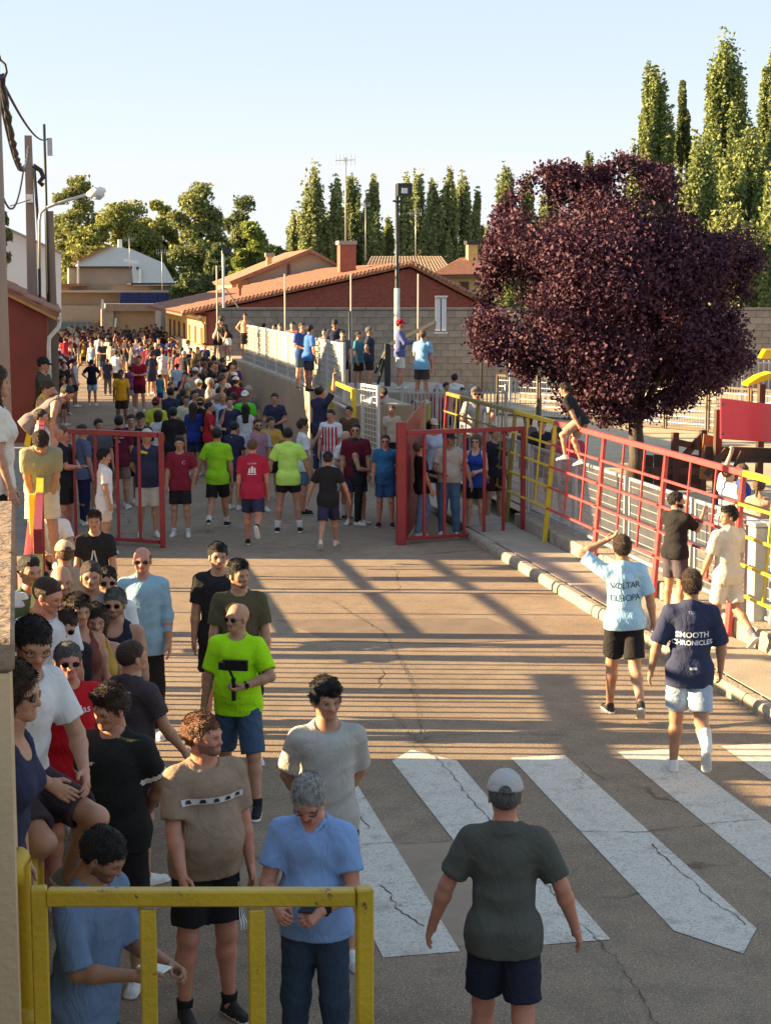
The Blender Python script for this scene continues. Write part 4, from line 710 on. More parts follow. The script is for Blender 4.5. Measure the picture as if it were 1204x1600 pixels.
# ================================================================ people: bodies, clothes and hair grown as smooth surfaces
def nets(Fg, org, h):
    """surface nets over a signed distance grid -> vertices, quads"""
    s = Fg < 0; nx, ny, nz = Fg.shape
    cnt = np.zeros((nx-1, ny-1, nz-1), np.int8)
    for i in (0, 1):
        for j in (0, 1):
            for k in (0, 1): cnt += s[i:nx-1+i, j:ny-1+j, k:nz-1+k]
    act = (cnt > 0) & (cnt < 8); I = np.argwhere(act)
    idx = np.full(act.shape, -1, np.int32); idx[act] = np.arange(len(I))
    P = np.zeros((len(I), 3)); W = np.zeros(len(I)); a, b, c = I.T
    E = []
    for i in (0, 1):
        for j in (0, 1): E += [((0, i, j), (1, i, j)), ((i, 0, j), (i, 1, j)), ((i, j, 0), (i, j, 1))]
    for p, q in E:
        f0 = Fg[a+p[0], b+p[1], c+p[2]]; f1 = Fg[a+q[0], b+q[1], c+q[2]]
        m = (f0 < 0) != (f1 < 0); t = np.where(m, f0 / np.where(m, f0 - f1, 1), 0)
        for ax in range(3): P[:, ax] += np.where(m, p[ax] + t * (q[ax] - p[ax]), 0)
        W += m
    P = (P / W[:, None] + I) * h + org
    Q = []
    sl = slice(1, -1)
    m = s[:-1, 1:-1, 1:-1] != s[1:, 1:-1, 1:-1]; J = np.argwhere(m) + (0, 1, 1); fl = s[J[:,0], J[:,1], J[:,2]]
    q = np.stack([idx[J[:,0], J[:,1]-1, J[:,2]-1], idx[J[:,0], J[:,1], J[:,2]-1], idx[J[:,0], J[:,1], J[:,2]], idx[J[:,0], J[:,1]-1, J[:,2]]], 1)
    q[~fl] = q[~fl][:, ::-1]; Q.append(q)
    m = s[1:-1, :-1, 1:-1] != s[1:-1, 1:, 1:-1]; J = np.argwhere(m) + (1, 0, 1); fl = s[J[:,0], J[:,1], J[:,2]]
    q = np.stack([idx[J[:,0]-1, J[:,1], J[:,2]-1], idx[J[:,0]-1, J[:,1], J[:,2]], idx[J[:,0], J[:,1], J[:,2]], idx[J[:,0], J[:,1], J[:,2]-1]], 1)
    q[~fl] = q[~fl][:, ::-1]; Q.append(q)
    m = s[1:-1, 1:-1, :-1] != s[1:-1, 1:-1, 1:]; J = np.argwhere(m) + (1, 1, 0); fl = s[J[:,0], J[:,1], J[:,2]]
    q = np.stack([idx[J[:,0]-1, J[:,1]-1, J[:,2]], idx[J[:,0], J[:,1]-1, J[:,2]], idx[J[:,0], J[:,1], J[:,2]], idx[J[:,0]-1, J[:,1], J[:,2]]], 1)
    q[~fl] = q[~fl][:, ::-1]; Q.append(q)
    return P, np.concatenate(Q)

class SDF:
    """a list of rounded shapes, blended and cut, evaluated only near each shape"""
    def __init__(s): s.ops = []
    def cone(s, a, b, r1, r2, k=0.03, M=None, sx=(1, 1, 1), op='u', cut=None):
        s.ops.append(('c', np.array(a, float), np.array(b, float), r1, r2, k, M, np.array(sx, float), op, cut)); return s
    def ball(s, a, r, k=0.03, M=None, sx=(1, 1, 1), op='u', cut=None): return s.cone(a, a, r, r, k, M, sx, op, cut)
    def cutp(s, p, n): s.ops.append(('p', np.array(p, float), np.array(n, float))); return s      # keeps the side n points away from
    def field(s, fn): s.ops.append(('f', fn)); return s
    def run(s, h, pad=0.03):
        lo = np.full(3, 1e9); hi = -lo
        for o in s.ops:
            if o[0] != 'c' or o[8] != 'u': continue
            r = max(o[3], o[4]) * max(o[7]) + pad
            for p in (o[1], o[2]):
                q = p if o[6] is None else o[6][:3, :3] @ p + o[6][:3, 3]
                lo = np.minimum(lo, q - r); hi = np.maximum(hi, q + r)
        lo = np.floor(lo / h) * h
        n = np.ceil((hi - lo) / h).astype(int) + 2
        ax = [lo[i] + h * np.arange(n[i]) for i in range(3)]
        Fg = np.full(tuple(n), 0.2, np.float32)
        for o in s.ops:
            if o[0] == 'c':
                _, a, b, r1, r2, k, M, sx, op, cut = o
                r = max(r1, r2) * max(sx) + max(k, h) * 1.5 + h
                qa, qb = (a, b) if M is None else (M[:3, :3] @ a + M[:3, 3], M[:3, :3] @ b + M[:3, 3])
                i0 = np.maximum(0, np.floor((np.minimum(qa, qb) - r - lo) / h).astype(int)); i1 = np.minimum(n, np.ceil((np.maximum(qa, qb) + r - lo) / h).astype(int) + 1)
                if np.any(i1 <= i0): continue
                S = tuple(slice(i0[i], i1[i]) for i in range(3))
                X = ax[0][S[0]][:, None, None]; Y = ax[1][S[1]][None, :, None]; Z = ax[2][S[2]][None, None, :]
                if M is not None:
                    t = M[:3, 3]; Rm = M[:3, :3]; x, y, z = X - t[0], Y - t[1], Z - t[2]
                    X = Rm[0, 0]*x + Rm[1, 0]*y + Rm[2, 0]*z; Y = Rm[0, 1]*x + Rm[1, 1]*y + Rm[2, 1]*z; Z = Rm[0, 2]*x + Rm[1, 2]*y + Rm[2, 2]*z
                aa, bb = a / sx, b / sx; x, y, z = X / sx[0] - aa[0], Y / sx[1] - aa[1], Z / sx[2] - aa[2]
                d = bb - aa; L = float(d @ d)
                t = np.clip((x*d[0] + y*d[1] + z*d[2]) / L, 0, 1) if L > 1e-9 else 0.0
                dist = (np.sqrt((x - t*d[0])**2 + (y - t*d[1])**2 + (z - t*d[2])**2) - (r1 + (r2 - r1) * t)) * min(sx)
                if cut is not None:
                    for cp, cn in cut: dist = np.maximum(dist, (X - cp[0])*cn[0] + (Y - cp[1])*cn[1] + (Z - cp[2])*cn[2])
                G = Fg[S]
                if op == 'u':
                    hh = np.maximum(k - np.abs(G - dist), 0) / k; Fg[S] = np.minimum(G, dist) - hh * hh * k * 0.25
                else:
                    dd = -dist; hh = np.maximum(k - np.abs(G - dd), 0) / k; Fg[S] = np.maximum(G, dd) + hh * hh * k * 0.25
            elif o[0] == 'p':
                p, q = o[1], o[2]
                Fg = np.maximum(Fg, (ax[0]-p[0])[:, None, None]*q[0] + (ax[1]-p[1])[None, :, None]*q[1] + (ax[2]-p[2])[None, None, :]*q[2]).astype(np.float32)
            else:
                m = np.abs(Fg) < max(0.03, 1.8 * h); I = np.nonzero(m)
                Fg[I] += o[1](ax[0][I[0]], ax[1][I[1]], ax[2][I[2]]).astype(np.float32)
        Fg[0] = Fg[-1] = 0.2; Fg[:, 0] = Fg[:, -1] = 0.2; Fg[:, :, 0] = Fg[:, :, -1] = 0.2
        return nets(Fg, lo, h)

def folds(seed, amp=0.005, sc=1.0):
    r = np.random.default_rng(seed); a = r.uniform(0, 6.28, 8); dv = r.uniform(-1, 1, (5, 3)) * np.array([1, 1, 0.7])
    def f(x, y, z):
        w = 0.9 * np.sin(9*sc*x + a[0] + 3*np.sin(5*z + a[1])) + 0.7 * np.sin(11*sc*y - 7*z + a[2])
        q = np.sin((dv[0, 0]*30*x + dv[0, 1]*30*y + 34*z)*sc + 1.6*w + a[3]) + 0.8*np.sin((42*dv[1, 0]*x + 30*y*dv[1, 1] - 26*z)*sc + 1.3*w + a[4]) \
            + 0.6*np.sin((58*x*dv[2, 0] + 50*y*dv[2, 1] + 40*z)*sc + 2*w + a[5])
        return -amp * (1.0 - np.minimum(np.abs(q), 1.7) ** 0.6 * 0.95)
    return f
def fuzz(seed, amp, sc):
    r = np.random.default_rng(seed); a = r.uniform(0, 6.28, 6)
    return lambda x, y, z: amp * (np.sin(sc*x + a[0] + 2*np.sin(sc*.6*y + a[3])) * np.sin(sc*1.1*y + a[1]) + np.sin(sc*.9*z + a[2] + 2*np.sin(sc*.5*x + a[4])) * 0.8)

# ---- skin, cloth, hair materials
SKIN = {'tan': (0.40, 0.205, 0.125), 'fair': (0.52, 0.30, 0.20), 'dark': (0.17, 0.082, 0.05), 'red': (0.48, 0.21, 0.135), 'brown': (0.30, 0.15, 0.09)}
HAIR = {'black': (0.012, 0.010, 0.010), 'brown': (0.035, 0.018, 0.010), 'grey': (0.33, 0.32, 0.30), 'ginger': (0.14, 0.055, 0.022), 'lightbrown': (0.10, 0.055, 0.028), 'darkgrey': (0.10, 0.095, 0.09)}
def m_skin(k): return mat('skin', SKIN[k], rough=0.5, var=0.10, scale=14, bump=0.12, bscale=90, spec=0.45)
def m_lip(k): c = SKIN[k]; return mat('lips', (c[0]*.8, c[1]*.5, c[2]*.5), rough=0.4, var=0.05)
def m_stub(k): c = SKIN[k]; return mat('stubble', (c[0]*.5, c[1]*.5, c[2]*.52), rough=0.7, var=0.25, scale=120)
def m_hair(k): return mat('hair', HAIR[k], rough=0.55, var=0.5, scale=60, bump=0.9, bscale=160, spec=0.35, stretch=(1, 1, 0.4))
def m_cloth(c, rough=0.9):
    key = ('cloth', tuple(c))
    if key in MATS: return MATS[key]
    m = mat('cloth', tuple(c), rough=rough, var=0.07, scale=9, bump=0.10, bscale=260, spec=0.15); n = m.node_tree.nodes; l = m.node_tree.links; b = n['Principled BSDF']
    t = n.new('ShaderNodeTexCoord'); w = n.new('ShaderNodeTexNoise'); w.inputs['Scale'].default_value = 4.2; w.inputs['Detail'].default_value = 2; w.inputs['Distortion'].default_value = 1.6
    mp_ = n.new('ShaderNodeMapping'); mp_.inputs['Scale'].default_value = (1.4, 1.4, 0.95); l.new(t.outputs['Object'], mp_.inputs[0]); l.new(mp_.outputs[0], w.inputs['Vector'])
    r = n.new('ShaderNodeMath'); r.operation = 'SUBTRACT'; r.inputs[1].default_value = 0.5; l.new(w.outputs['Fac'], r.inputs[0]); a_ = n.new('ShaderNodeMath'); a_.operation = 'ABSOLUTE'; l.new(r.outputs[0], a_.inputs[0])
    p_ = n.new('ShaderNodeMath'); p_.operation = 'POWER'; p_.inputs[1].default_value = 0.6; l.new(a_.outputs[0], p_.inputs[0])
    bm = n.new('ShaderNodeBump'); bm.inputs['Strength'].default_value = 0.42; bm.inputs['Distance'].default_value = 0.03; l.new(p_.outputs[0], bm.inputs['Height'])
    old = [x for x in n if x.type == 'BUMP' and x != bm][0]; l.new(bm.outputs[0], old.inputs['Normal']); return m
M_EYE = mat('eye_white', (0.62, 0.6, 0.57), rough=0.3, var=0.03); M_IRIS = mat('iris', (0.02, 0.012, 0.008), rough=0.15, var=0.1)
M_LENS = mat('dark_lens', (0.006, 0.006, 0.008), rough=0.08, var=0.1, spec=0.8); M_WHITE = mat('white_sole', (0.66, 0.65, 0.62), rough=0.7, var=0.06, scale=30)
M_BLACK = mat('black_plastic', (0.012, 0.012, 0.014), rough=0.35, var=0.2)

# ---- head (own frame: origin where the neck meets the skull, y forward, z up; crown 0.225 above)
def head_sdf(v=0, jaw=1.0, nose=1.0):
    s = SDF()
    s.cone((0, -0.012, 0.135), (0, -0.03, 0.128), 0.082, 0.086, 0.02, sx=(0.93, 1.06, 1.05))
    s.cone((0, 0.035, 0.10), (0, 0.046, 0.038), 0.060, 0.036 * jaw, 0.03, sx=(1.02*jaw, 1, 1))
    s.cone((0.038*jaw, 0.005, 0.05), (0.014*jaw, 0.062, 0.022), 0.022, 0.017, 0.03).cone((-0.038*jaw, 0.005, 0.05), (-0.014*jaw, 0.062, 0.022), 0.022, 0.017, 0.03)
    s.ball((0.036, 0.050, 0.078), 0.020, 0.03).ball((-0.036, 0.050, 0.078), 0.020, 0.03)
    s.ball((0.030, 0.082, 0.100), 0.0155, 0.014, op='s').ball((-0.030, 0.082, 0.100), 0.0155, 0.014, op='s')
    s.cone((-0.04, 0.072, 0.118), (0.04, 0.072, 0.118), 0.010, 0.010, 0.016)
    s.cone((0, 0.078, 0.108), (0, 0.098*nose, 0.070), 0.009, 0.0125, 0.012)
    s.ball((0.012, 0.086, 0.067), 0.009, 0.008).ball((-0.012, 0.086, 0.067), 0.009, 0.008)
    s.cone((-0.016, 0.076, 0.045), (0.016, 0.076, 0.045), 0.0085, 0.0085, 0.008).cone((-0.014, 0.074, 0.035), (0.014, 0.074, 0.035), 0.009, 0.009, 0.007)
    s.cone((-0.02, 0.090, 0.0405), (0.02, 0.090, 0.0405), 0.004, 0.004, 0.006, op='s')
    s.ball((0, 0.068, 0.018), 0.017, 0.02)
    for k in (-1, 1):
        s.ball((k*0.080, -0.008, 0.088), 0.024, 0.006, sx=(0.34, 0.75, 1.15)); s.ball((k*0.090, 0.000, 0.090), 0.012, 0.006, sx=(0.5, 0.8, 1.3), op='s')
    s.cone((0, -0.018, 0.07), (0, -0.028, -0.09), 0.055, 0.058, 0.03, sx=(1, 1.02, 1))
    return s
_HC = {}
def head_mesh(h, jaw, nose, beard):
    key = (h, jaw, nose, beard)
    if key in _HC: return _HC[key]
    V, Q = head_sdf(0, jaw, nose).run(h, 0.02)
    C = V[Q].mean(1); x, y, z = C.T; mi = np.zeros(len(Q), int)
    lips = (abs(x) < 0.024) & (y > 0.068) & (z > 0.028) & (z < 0.052); mi[lips] = 1
    if beard: mi[(~lips) & (z < 0.060 + 0.35*np.maximum(0, 0.03-y)) & (z > -0.006) & (y > -0.005) & ((z < 0.028) | (abs(x) > 0.03) | ((z > 0.046) & (z < 0.058) & (abs(x) < 0.03)))] = 2
    # eyes and brows
    Vs, Qs, Ms = [V], [Q], [mi]; n = len(V)
    def sph(c, r, m, sc=(1, 1, 1), nu=8, nv=6):
        nonlocal n
        vs = []; fs = []
        for i in range(nv + 1):
            for j in range(nu):
                a = math.pi*i/nv; b = 2*math.pi*j/nu; vs.append((c[0]+r*sc[0]*math.sin(a)*math.cos(b), c[1]+r*sc[1]*math.sin(a)*math.sin(b), c[2]+r*sc[2]*math.cos(a)))
        for i in range(nv):
            for j in range(nu): fs.append((i*nu+j, (i+1)*nu+j, (i+1)*nu+(j+1) % nu, i*nu+(j+1) % nu))
        Vs.append(np.array(vs)); Qs.append(np.array(fs) + n); Ms.append(np.full(len(fs), m)); n += len(vs)
    for k in (-1, 1):
        sph((k*0.030, 0.0665, 0.1), 0.0125, 3, (1.1, 0.8, 0.62)); sph((k*0.030, 0.0745, 0.1), 0.0052, 4, (1, 0.8, 1))
        sph((k*0.031, 0.0815, 0.1215), 0.019, 5, (1.0, 0.25, 0.22))
    r = (np.concatenate(Vs), np.concatenate(Qs), np.concatenate(Ms)); _HC[key] = r; return r
_HR = {}
def hair_mesh(h, style, seed):
    key = (h, style, seed)
    if key in _HR: return _HR[key]
    s = SDF(); g = 0.012
    if style in ('short', 'crop', 'curly', 'quiff', 'top'):
        g = {'short': 0.010, 'crop': 0.006, 'curly': 0.012, 'quiff': 0.008, 'top': 0.007}[style]
        s.cone((0, -0.016, 0.137), (0, -0.033, 0.130), 0.082+g, 0.086+g, 0.02, sx=(0.93, 1.06, 1.05))
        if style == 'curly': s.cone((0, 0.035, 0.200), (0, -0.04, 0.205), 0.050, 0.055, 0.03, sx=(1.25, 1, 0.8)).ball((0, 0.06, 0.188), 0.034, 0.03, sx=(1.7, 1, .8))
        if style == 'quiff': s.cone((0.01, 0.055, 0.205), (0, -0.03, 0.215), 0.036, 0.04, 0.03, sx=(1.5, 1, 0.8))
        if style == 'top': s.cone((0, 0.04, 0.198), (0, -0.03, 0.20), 0.036, 0.042, 0.03, sx=(1.5, 1, 0.8))
        # cut away face, ears and nape
        s.cone((0, 0.16, 0.03), (0, 0.135, 0.128), 0.092, 0.052, 0.012, op='s', sx=(1.25, 1, 1)); s.cone((-0.2, 0.012, 0.062), (0.2, 0.012, 0.062), 0.034, 0.034, 0.01, op='s')
        s.cone((-0.2, 0.07, 0.03), (0.2, 0.07, 0.03), 0.062, 0.062, 0.01, op='s')
        s.ops.append(('p', np.array((0, -0.03, 0.052)), np.array((0, 0.35, -0.94))))
    elif style == 'bald':
        s.cone((0, -0.016, 0.125), (0, -0.033, 0.120), 0.087, 0.091, 0.02, sx=(0.93, 1.04, 1.0))
        s.cone((0, 0.06, 0.235), (0, -0.05, 0.235), 0.085, 0.075, 0.01, op='s'); s.cone((0, 0.2, 0.02), (0, 0.16, 0.15), 0.14, 0.10, 0.01, op='s', sx=(1.3, 1, 1))
        s.cone((-0.2, 0.012, 0.062), (0.2, 0.012, 0.062), 0.034, 0.034, 0.01, op='s')
        s.ops.append(('p', np.array((0, -0.03, 0.06)), np.array((0, 0.35, -0.94))))
    elif style in ('long', 'pony', 'bob'):
        g = 0.014
        s.cone((0, -0.016, 0.139), (0, -0.033, 0.130), 0.082+g, 0.086+g, 0.02, sx=(0.95, 1.06, 1.05))
        if style == 'long':
            s.cone((0, -0.055, 0.12), (0, -0.085, -0.20), 0.085, 0.075, 0.04, sx=(1.15, 0.75, 1)); s.cone((0.07, -0.01, 0.12), (0.085, 0.03, -0.14), 0.03, 0.028, 0.03).cone((-0.07, -0.01, 0.12), (-0.085, 0.03, -0.14), 0.03, 0.028, 0.03)
        if style == 'bob': s.cone((0, -0.045, 0.12), (0, -0.05, 0.02), 0.095, 0.085, 0.04, sx=(1.05, 0.9, 1))
        if style == 'pony': s.cone((0, -0.13, 0.15), (0, -0.15, -0.04), 0.032, 0.02, 0.03)
        s.cone((0, 0.16, 0.03), (0, 0.128, 0.132), 0.092, 0.048, 0.012, op='s', sx=(1.15, 1, 1)); s.cone((0, 0.13, -0.15), (0, 0.12, 0.06), 0.085, 0.075, 0.012, op='s')
        if style != 'long': s.ops.append(('p', np.array((0, -0.03, -0.02)), np.array((0, 0.2, -0.98)))) if style == 'bob' else None
        if style == 'pony': s.cone((-0.2, 0.03, 0.04), (0.2, 0.03, 0.04), 0.055, 0.055, 0.01, op='s')
    if style == 'curly': s.field(fuzz(seed, 0.0050, 95))
    elif style != 'crop': s.field(fuzz(seed, 0.0022, 110))
    r = s.run(h, 0.02); _HR[key] = r; return r
def cap_mesh(h, back=False):
    key = (h, 'cap')
    if key in _HR: return _HR[key]
    s = SDF(); s.cone((0, -0.016, 0.142), (0, -0.030, 0.136), 0.099, 0.103, 0.02, sx=(0.93, 1.06, 1.05))
    s.ops.append(('p', np.array((0, 0, 0.138)), np.array((0, -0.12, -0.99))))
    s.cone((0, 0.06, 0.146), (0, 0.125, 0.128), 0.070, 0.052, 0.008, sx=(1.0, 1.0, 0.12)); s.ball((0, -0.022, 0.246), 0.007, 0.005)
    r = s.run(h, 0.02); _HR[key] = r; return r

# ---- hands (origin at the wrist, fingers along +x... built along -z; palm faces -y... thumb towards +y)
_HD = {}
def hand_mesh(h, pose):
    if (h, pose) in _HD: return _HD[(h, pose)]
    s = SDF(); curl = {'relax': 22, 'flat': 6, 'grip': 62, 'fist': 85, 'point': 62}[pose]
    s.cone((0, 0, 0.02), (0, 0, -0.03), 0.023, 0.024, 0.01, sx=(0.85, 1.1, 1))
    s.cone((0, 0.012, -0.03), (0, 0.016, -0.082), 0.017, 0.015, 0.012).cone((0, -0.010, -0.03), (0, -0.022, -0.080), 0.017, 0.014, 0.012).cone((0, 0, -0.03), (0, -0.002, -0.086), 0.017, 0.015, 0.012)
    for i, (y, L) in enumerate(((0.026, 0.068), (0.009, 0.076), (-0.009, 0.071), (-0.026, 0.055))):
        p = np.array((0, y, -0.082 + 0.004*abs(i-1))); a = R(curl*0.5)
        for j, (f, r) in enumerate(((0.45, 0.0092), (0.30, 0.0082), (0.25, 0.0074))):
            q = p + L*f*np.array((math.sin(a), 0.06*(1.5-i)*0.5, -math.cos(a))); s.cone(p, q, r, r*0.92, 0.004); p = q; a += R(curl) * (0.8 if pose != 'point' or i > 0 else 0)
    if pose in ('grip', 'fist'): s.cone((0.012, 0.02, -0.02), (0.034, 0.040, -0.048), 0.014, 0.011, 0.010).cone((0.034, 0.040, -0.048), (0.050, 0.022, -0.070), 0.010, 0.008, 0.005)
    else: s.cone((0.008, 0.018, -0.02), (0.020, 0.044, -0.052), 0.014, 0.0105, 0.010).cone((0.020, 0.044, -0.052), (0.026, 0.050, -0.082), 0.010, 0.0078, 0.005)
    r = s.run(h, 0.015); _HD[(h, pose)] = r; return r
# palm faces +x (fingers curl towards +x)

def frame(z_axis, y_hint):
    z = np.array(z_axis, float); z /= np.linalg.norm(z); y = np.array(y_hint, float); y = y - z*(y @ z)
    if np.linalg.norm(y) < 1e-3: y = np.array((0, 1, 0.2)); y = y - z*(y @ z)
    y /= np.linalg.norm(y); x = np.cross(y, z); return np.stack([x, y, z], 1)
def rx(a): c, s = math.cos(a), math.sin(a); return np.array(((1, 0, 0), (0, c, -s), (0, s, c)))
def ry(a): c, s = math.cos(a), math.sin(a); return np.array(((c, 0, s), (0, 1, 0), (-s, 0, c)))
def rz(a): c, s = math.cos(a), math.sin(a); return np.array(((c, -s, 0), (s, c, 0), (0, 0, 1)))
def dirv(fwd, out, side):
    f, o = R(fwd), R(out); return np.array((side*math.sin(o), math.cos(o)*math.sin(f), -math.cos(o)*math.cos(f)))
def M4(Rm, t): M = np.eye(4); M[:3, :3] = Rm; M[:3, 3] = t; return M

ARMS = {'hang': ((4, 9), (14, 3), 'relax'), 'back': ((-14, 8), (-8, 4), 'relax'), 'fwd': ((20, 10), (38, 4), 'relax'),
        'hip': ((-16, 38), (20, -42), 'fist'), 'phone': ((18, 12), (84, -28), 'grip'), 'hold': ((28, 12), (96, -22), 'grip'), 'cross': ((24, 8), (84, -62), 'flat'), 'belly': ((12, 14), (70, -40), 'relax'),
        'headhand': ((150, 45), (180, -65), 'relax'), 'up': ((150, 15), (165, -10), 'grip'), 'chin': ((40, 10), (150, -10), 'relax'), 'wave': ((35, 8), (150, 4), 'flat'), 'reach': ((75, 5), (80, 0), 'grip'),
        'lean': ((62, 6), (70, -8), 'grip'), 'rail': ((38, 6), (52, -10), 'grip'), 'behind': ((-25, 10), (-15, -30), 'relax'), 'wide': ((6, 25), (14, 17), 'relax'), 'wideb': ((-12, 24), (2, 16), 'relax'), 'down': ((2, 4), (3, -2), 'grip'), 'lap': ((30, 14), (66, -30), 'relax')}
LEGS = {'stand': ((3, 4, 4), (-1, 4, 2)), 'wide': ((2, 9, 4), (2, 9, 4)), 'walkl': ((24, 2, 8), (-14, 2, 28)), 'walkr': ((-14, 2, 34), (24, 2, 8)), 'strider': ((-16, 2, 62), (16, 2, 4)), 'stridel': ((16, 2, 4), (-16, 2, 62)),
        'sit': ((84, 8, 84), (80, 10, 80)), 'hip': ((10, 8, 22), (-2, 3, 0)), 'sitlean': ((70, 8, 80), (62, 12, 70)), 'crouch': ((70, 12, 100), (50, 10, 90)), 'hang': ((6, 3, 10), (2, 3, 14)), 'climb': ((60, 10, 90), (0, 4, 10)), 'crosslean': ((14, -4, 34), (-8, 2, 2))}
PEOPLE_N = 0
def person(px=0, yh=0, yf=0, face=180, top=(0.5, 0.5, 0.5), bot=(0.02, 0.02, 0.03), label='', cat='person', group=None, loc=None, height=1.75, z0=0.0,
           legs='stand', armL='hang', armR='hang', lean=0, side=0, twist=0, hyaw=0, hpitch=0, hroll=0, skin='tan', hair='short', hc='black', beard=False, glasses=None, cap=None,
           shirt='tee', lower='shorts', shoes=(0.6, 0.6, 0.58), sock=None, bulk=1.0, belly=0.0, h=0.018, seed=None, sleeve=None, hem=None, kneelen=None, female=False, sleevec=None, watch=None, parts=None, jaw=1.0, zfix=True):
    """px: column of the body; yh, yf: rows of crown and soles in the photograph (used to measure place and height); face 0 = seen from behind, 180 = facing us, 90 = to the right"""
    global PEOPLE_N
    bulk = 1 + (bulk-1)*0.45; PEOPLE_N += 1; seed = PEOPLE_N if seed is None else seed
    if loc is None:
        p = GP(px, yf, z0); height = max(1.15, min(1.98, ZAT(p, yh) - z0))
    else: p = Vector(loc)
    S = height / 1.75; hh = h / S
    # ---------------- joints
    T = rz(R(-twist)) @ rx(R(-lean)) @ ry(R(side)); pel = np.array((0, 0, 0.93))
    def tr(q): return T @ (np.array(q, float) - pel) + pel
    MT = M4(T, pel - T @ pel); b = bulk; sh = 0.170 * (0.9 if female else 1.0) * (0.6 + 0.4*b); hipw = 0.080
    J = {}; lg = LEGS[legs] if isinstance(legs, str) else legs
    for s_, nm, (f, o, kb) in ((-1, 'L', lg[0]), (1, 'R', lg[1])):
        hp = np.array((s_*hipw, 0, 0.91)); k = hp + 0.43*dirv(f, o, s_); a = k + 0.41*dirv(f - kb, o*0.6, s_)
        J['hip'+nm], J['knee'+nm], J['ank'+nm] = hp, k, a
    arms = {}
    for s_, nm, pr in ((-1, 'L', armL), (1, 'R', armR)):
        u, f, hp_ = ARMS[pr] if isinstance(pr, str) else pr
        shp = np.array((s_*sh, 0, 1.405)); el = shp + 0.285*dirv(u[0], u[1], s_); fd = dirv(f[0], f[1], s_); wr = el + 0.25*fd
        arms[nm] = (tr(shp), tr(el), tr(wr), T @ fd, hp_)
    dz = 0.0
    if zfix: dz = 0.085 - min(J['ankL'][2], J['ankR'][2])
    neck0, neck1 = tr((0, -0.01, 1.44)), tr((0, 0.012, 1.525))
    HR = T @ rz(R(-hyaw)) @ rx(R(-hpitch) + R(lean*0.55)) @ ry(R(hroll)); HM = M4(HR, neck1)
    # ---------------- body
    s = SDF(); fb = 0.92 if female else 1.0
    s.cone((0, 0, 1.10), (0, 0.004, 1.335), 0.100*b, 0.118*b*fb, 0.05, MT, (1.36, 1, 1)); s.cone((-0.108*b, 0, 1.385), (0.104*b, 0, 1.385), 0.056, 0.056, 0.05, MT)
    s.cone((0, 0.004, 0.985), (0, 0, 1.12), 0.104*b, 0.096*b, 0.05, MT, (1.26, 1, 1))
    if belly: s.ball((0, 0.045+0.03*belly, 1.06), 0.105 + 0.035*belly, 0.07, MT, (1.25, 1, 1.15))
    if female:
        for k_ in (-1, 1): s.ball((k_*0.075, 0.085, 1.27), 0.058, 0.04, MT)
    s.cone((-0.064, -0.022, 0.915), (0.064, -0.022, 0.915), 0.103*(.6+.4*b), 0.103*(.6+.4*b), 0.05)
    s.cone(neck0, neck1, 0.062, 0.056, 0.04); s.cone((-0.13, -0.01, 1.410), (0, -0.02, 1.480), 0.032, 0.045, 0.04, MT).cone((0.13, -0.01, 1.410), (0, -0.02, 1.480), 0.032, 0.045, 0.04, MT)
    ab = 0.75 + 0.25*b if not female else 0.82
    for nm in 'LR':
        a, e_, w, fd, hp_ = arms[nm]
        s.ball(a, 0.048*ab, 0.04); m_ = a + (e_-a)*0.45; s.cone(a, m_, 0.047*ab, 0.050*ab, 0.03).cone(m_, e_, 0.050*ab, 0.039*ab, 0.03)
        m_ = e_ + (w-e_)*0.3; s.cone(e_, m_, 0.040*ab, 0.042*ab, 0.02).cone(m_, w, 0.042*ab, 0.026, 0.02); s.cone(w, w + fd*0.012, 0.026, 0.024, 0.01)
        hp, k, an = J['hip'+nm], J['knee'+nm], J['ank'+nm]; lb = 0.8 + 0.2*b
        s.cone(hp, k, 0.090*lb, 0.056*lb, 0.05); d_ = (an-k); mid = k + d_*0.30 + np.array((0, -0.012, 0)); s.cone(k, mid, 0.053*lb, 0.054*lb, 0.03).cone(mid, an, 0.054*lb, 0.034, 0.03)
        s.ball(an + np.array((0, 0.02, -0.03)), 0.036, 0.03); s.ball(k + np.array((0, 0.022, 0)), 0.036*lb, 0.03)
    V, Q = s.run(hh, 0.04); Vs, Qs, Ms = [V], [Q], [np.zeros(len(Q), int)]; n = len(V)
    hv = 0.006 if h < 0.015 else (0.009 if h < 0.022 else 0.014)
    Vh, Qh, Mh = head_mesh(hv, jaw, 1.0, bool(beard))
    Vs.append(Vh @ HR.T + neck1); Qs.append(Qh + n); Ms.append(Mh); n += len(Vh)
    hf = 0.0045 if h < 0.015 else (0.0065 if h < 0.022 else 0.01)
    if h < 0.03:
        for nm, s_ in (('L', -1), ('R', 1)):
            a, e_, w, fd, hp_ = arms[nm]; Vd, Qd = hand_mesh(hf, hp_)
            upn = T @ np.array((0, 1, 0)) if abs(fd @ (T @ np.array((0, 1, 0)))) < 0.75 else T @ np.array((0, 0, 1)) * 1.0 + T @ np.array((-s_*0.6, 0, 0))
            Fm = frame(-fd, upn); Vd = Vd.copy()
            if s_ > 0: Vd[:, 0] *= -1; Qd = Qd[:, ::-1]
            # palm towards the body: fingers curl to +x for the left hand
            Vs.append(Vd @ Fm.T * 1.04 + w); Qs.append(Qd + n); Ms.append(np.zeros(len(Qd), int)); n += len(Vd)
    V = np.concatenate(Vs); V[:, 2] += dz
    hairm = m_hair(hc)
    skm = [m_skin(skin), m_lip(skin), m_stub(skin) if beard != 'full' else hairm, M_EYE, M_IRIS, hairm]
    yaw = -AL - R(face)
    me = mesh_np('person', V * S, np.concatenate(Qs), True, skm, np.concatenate(Ms))
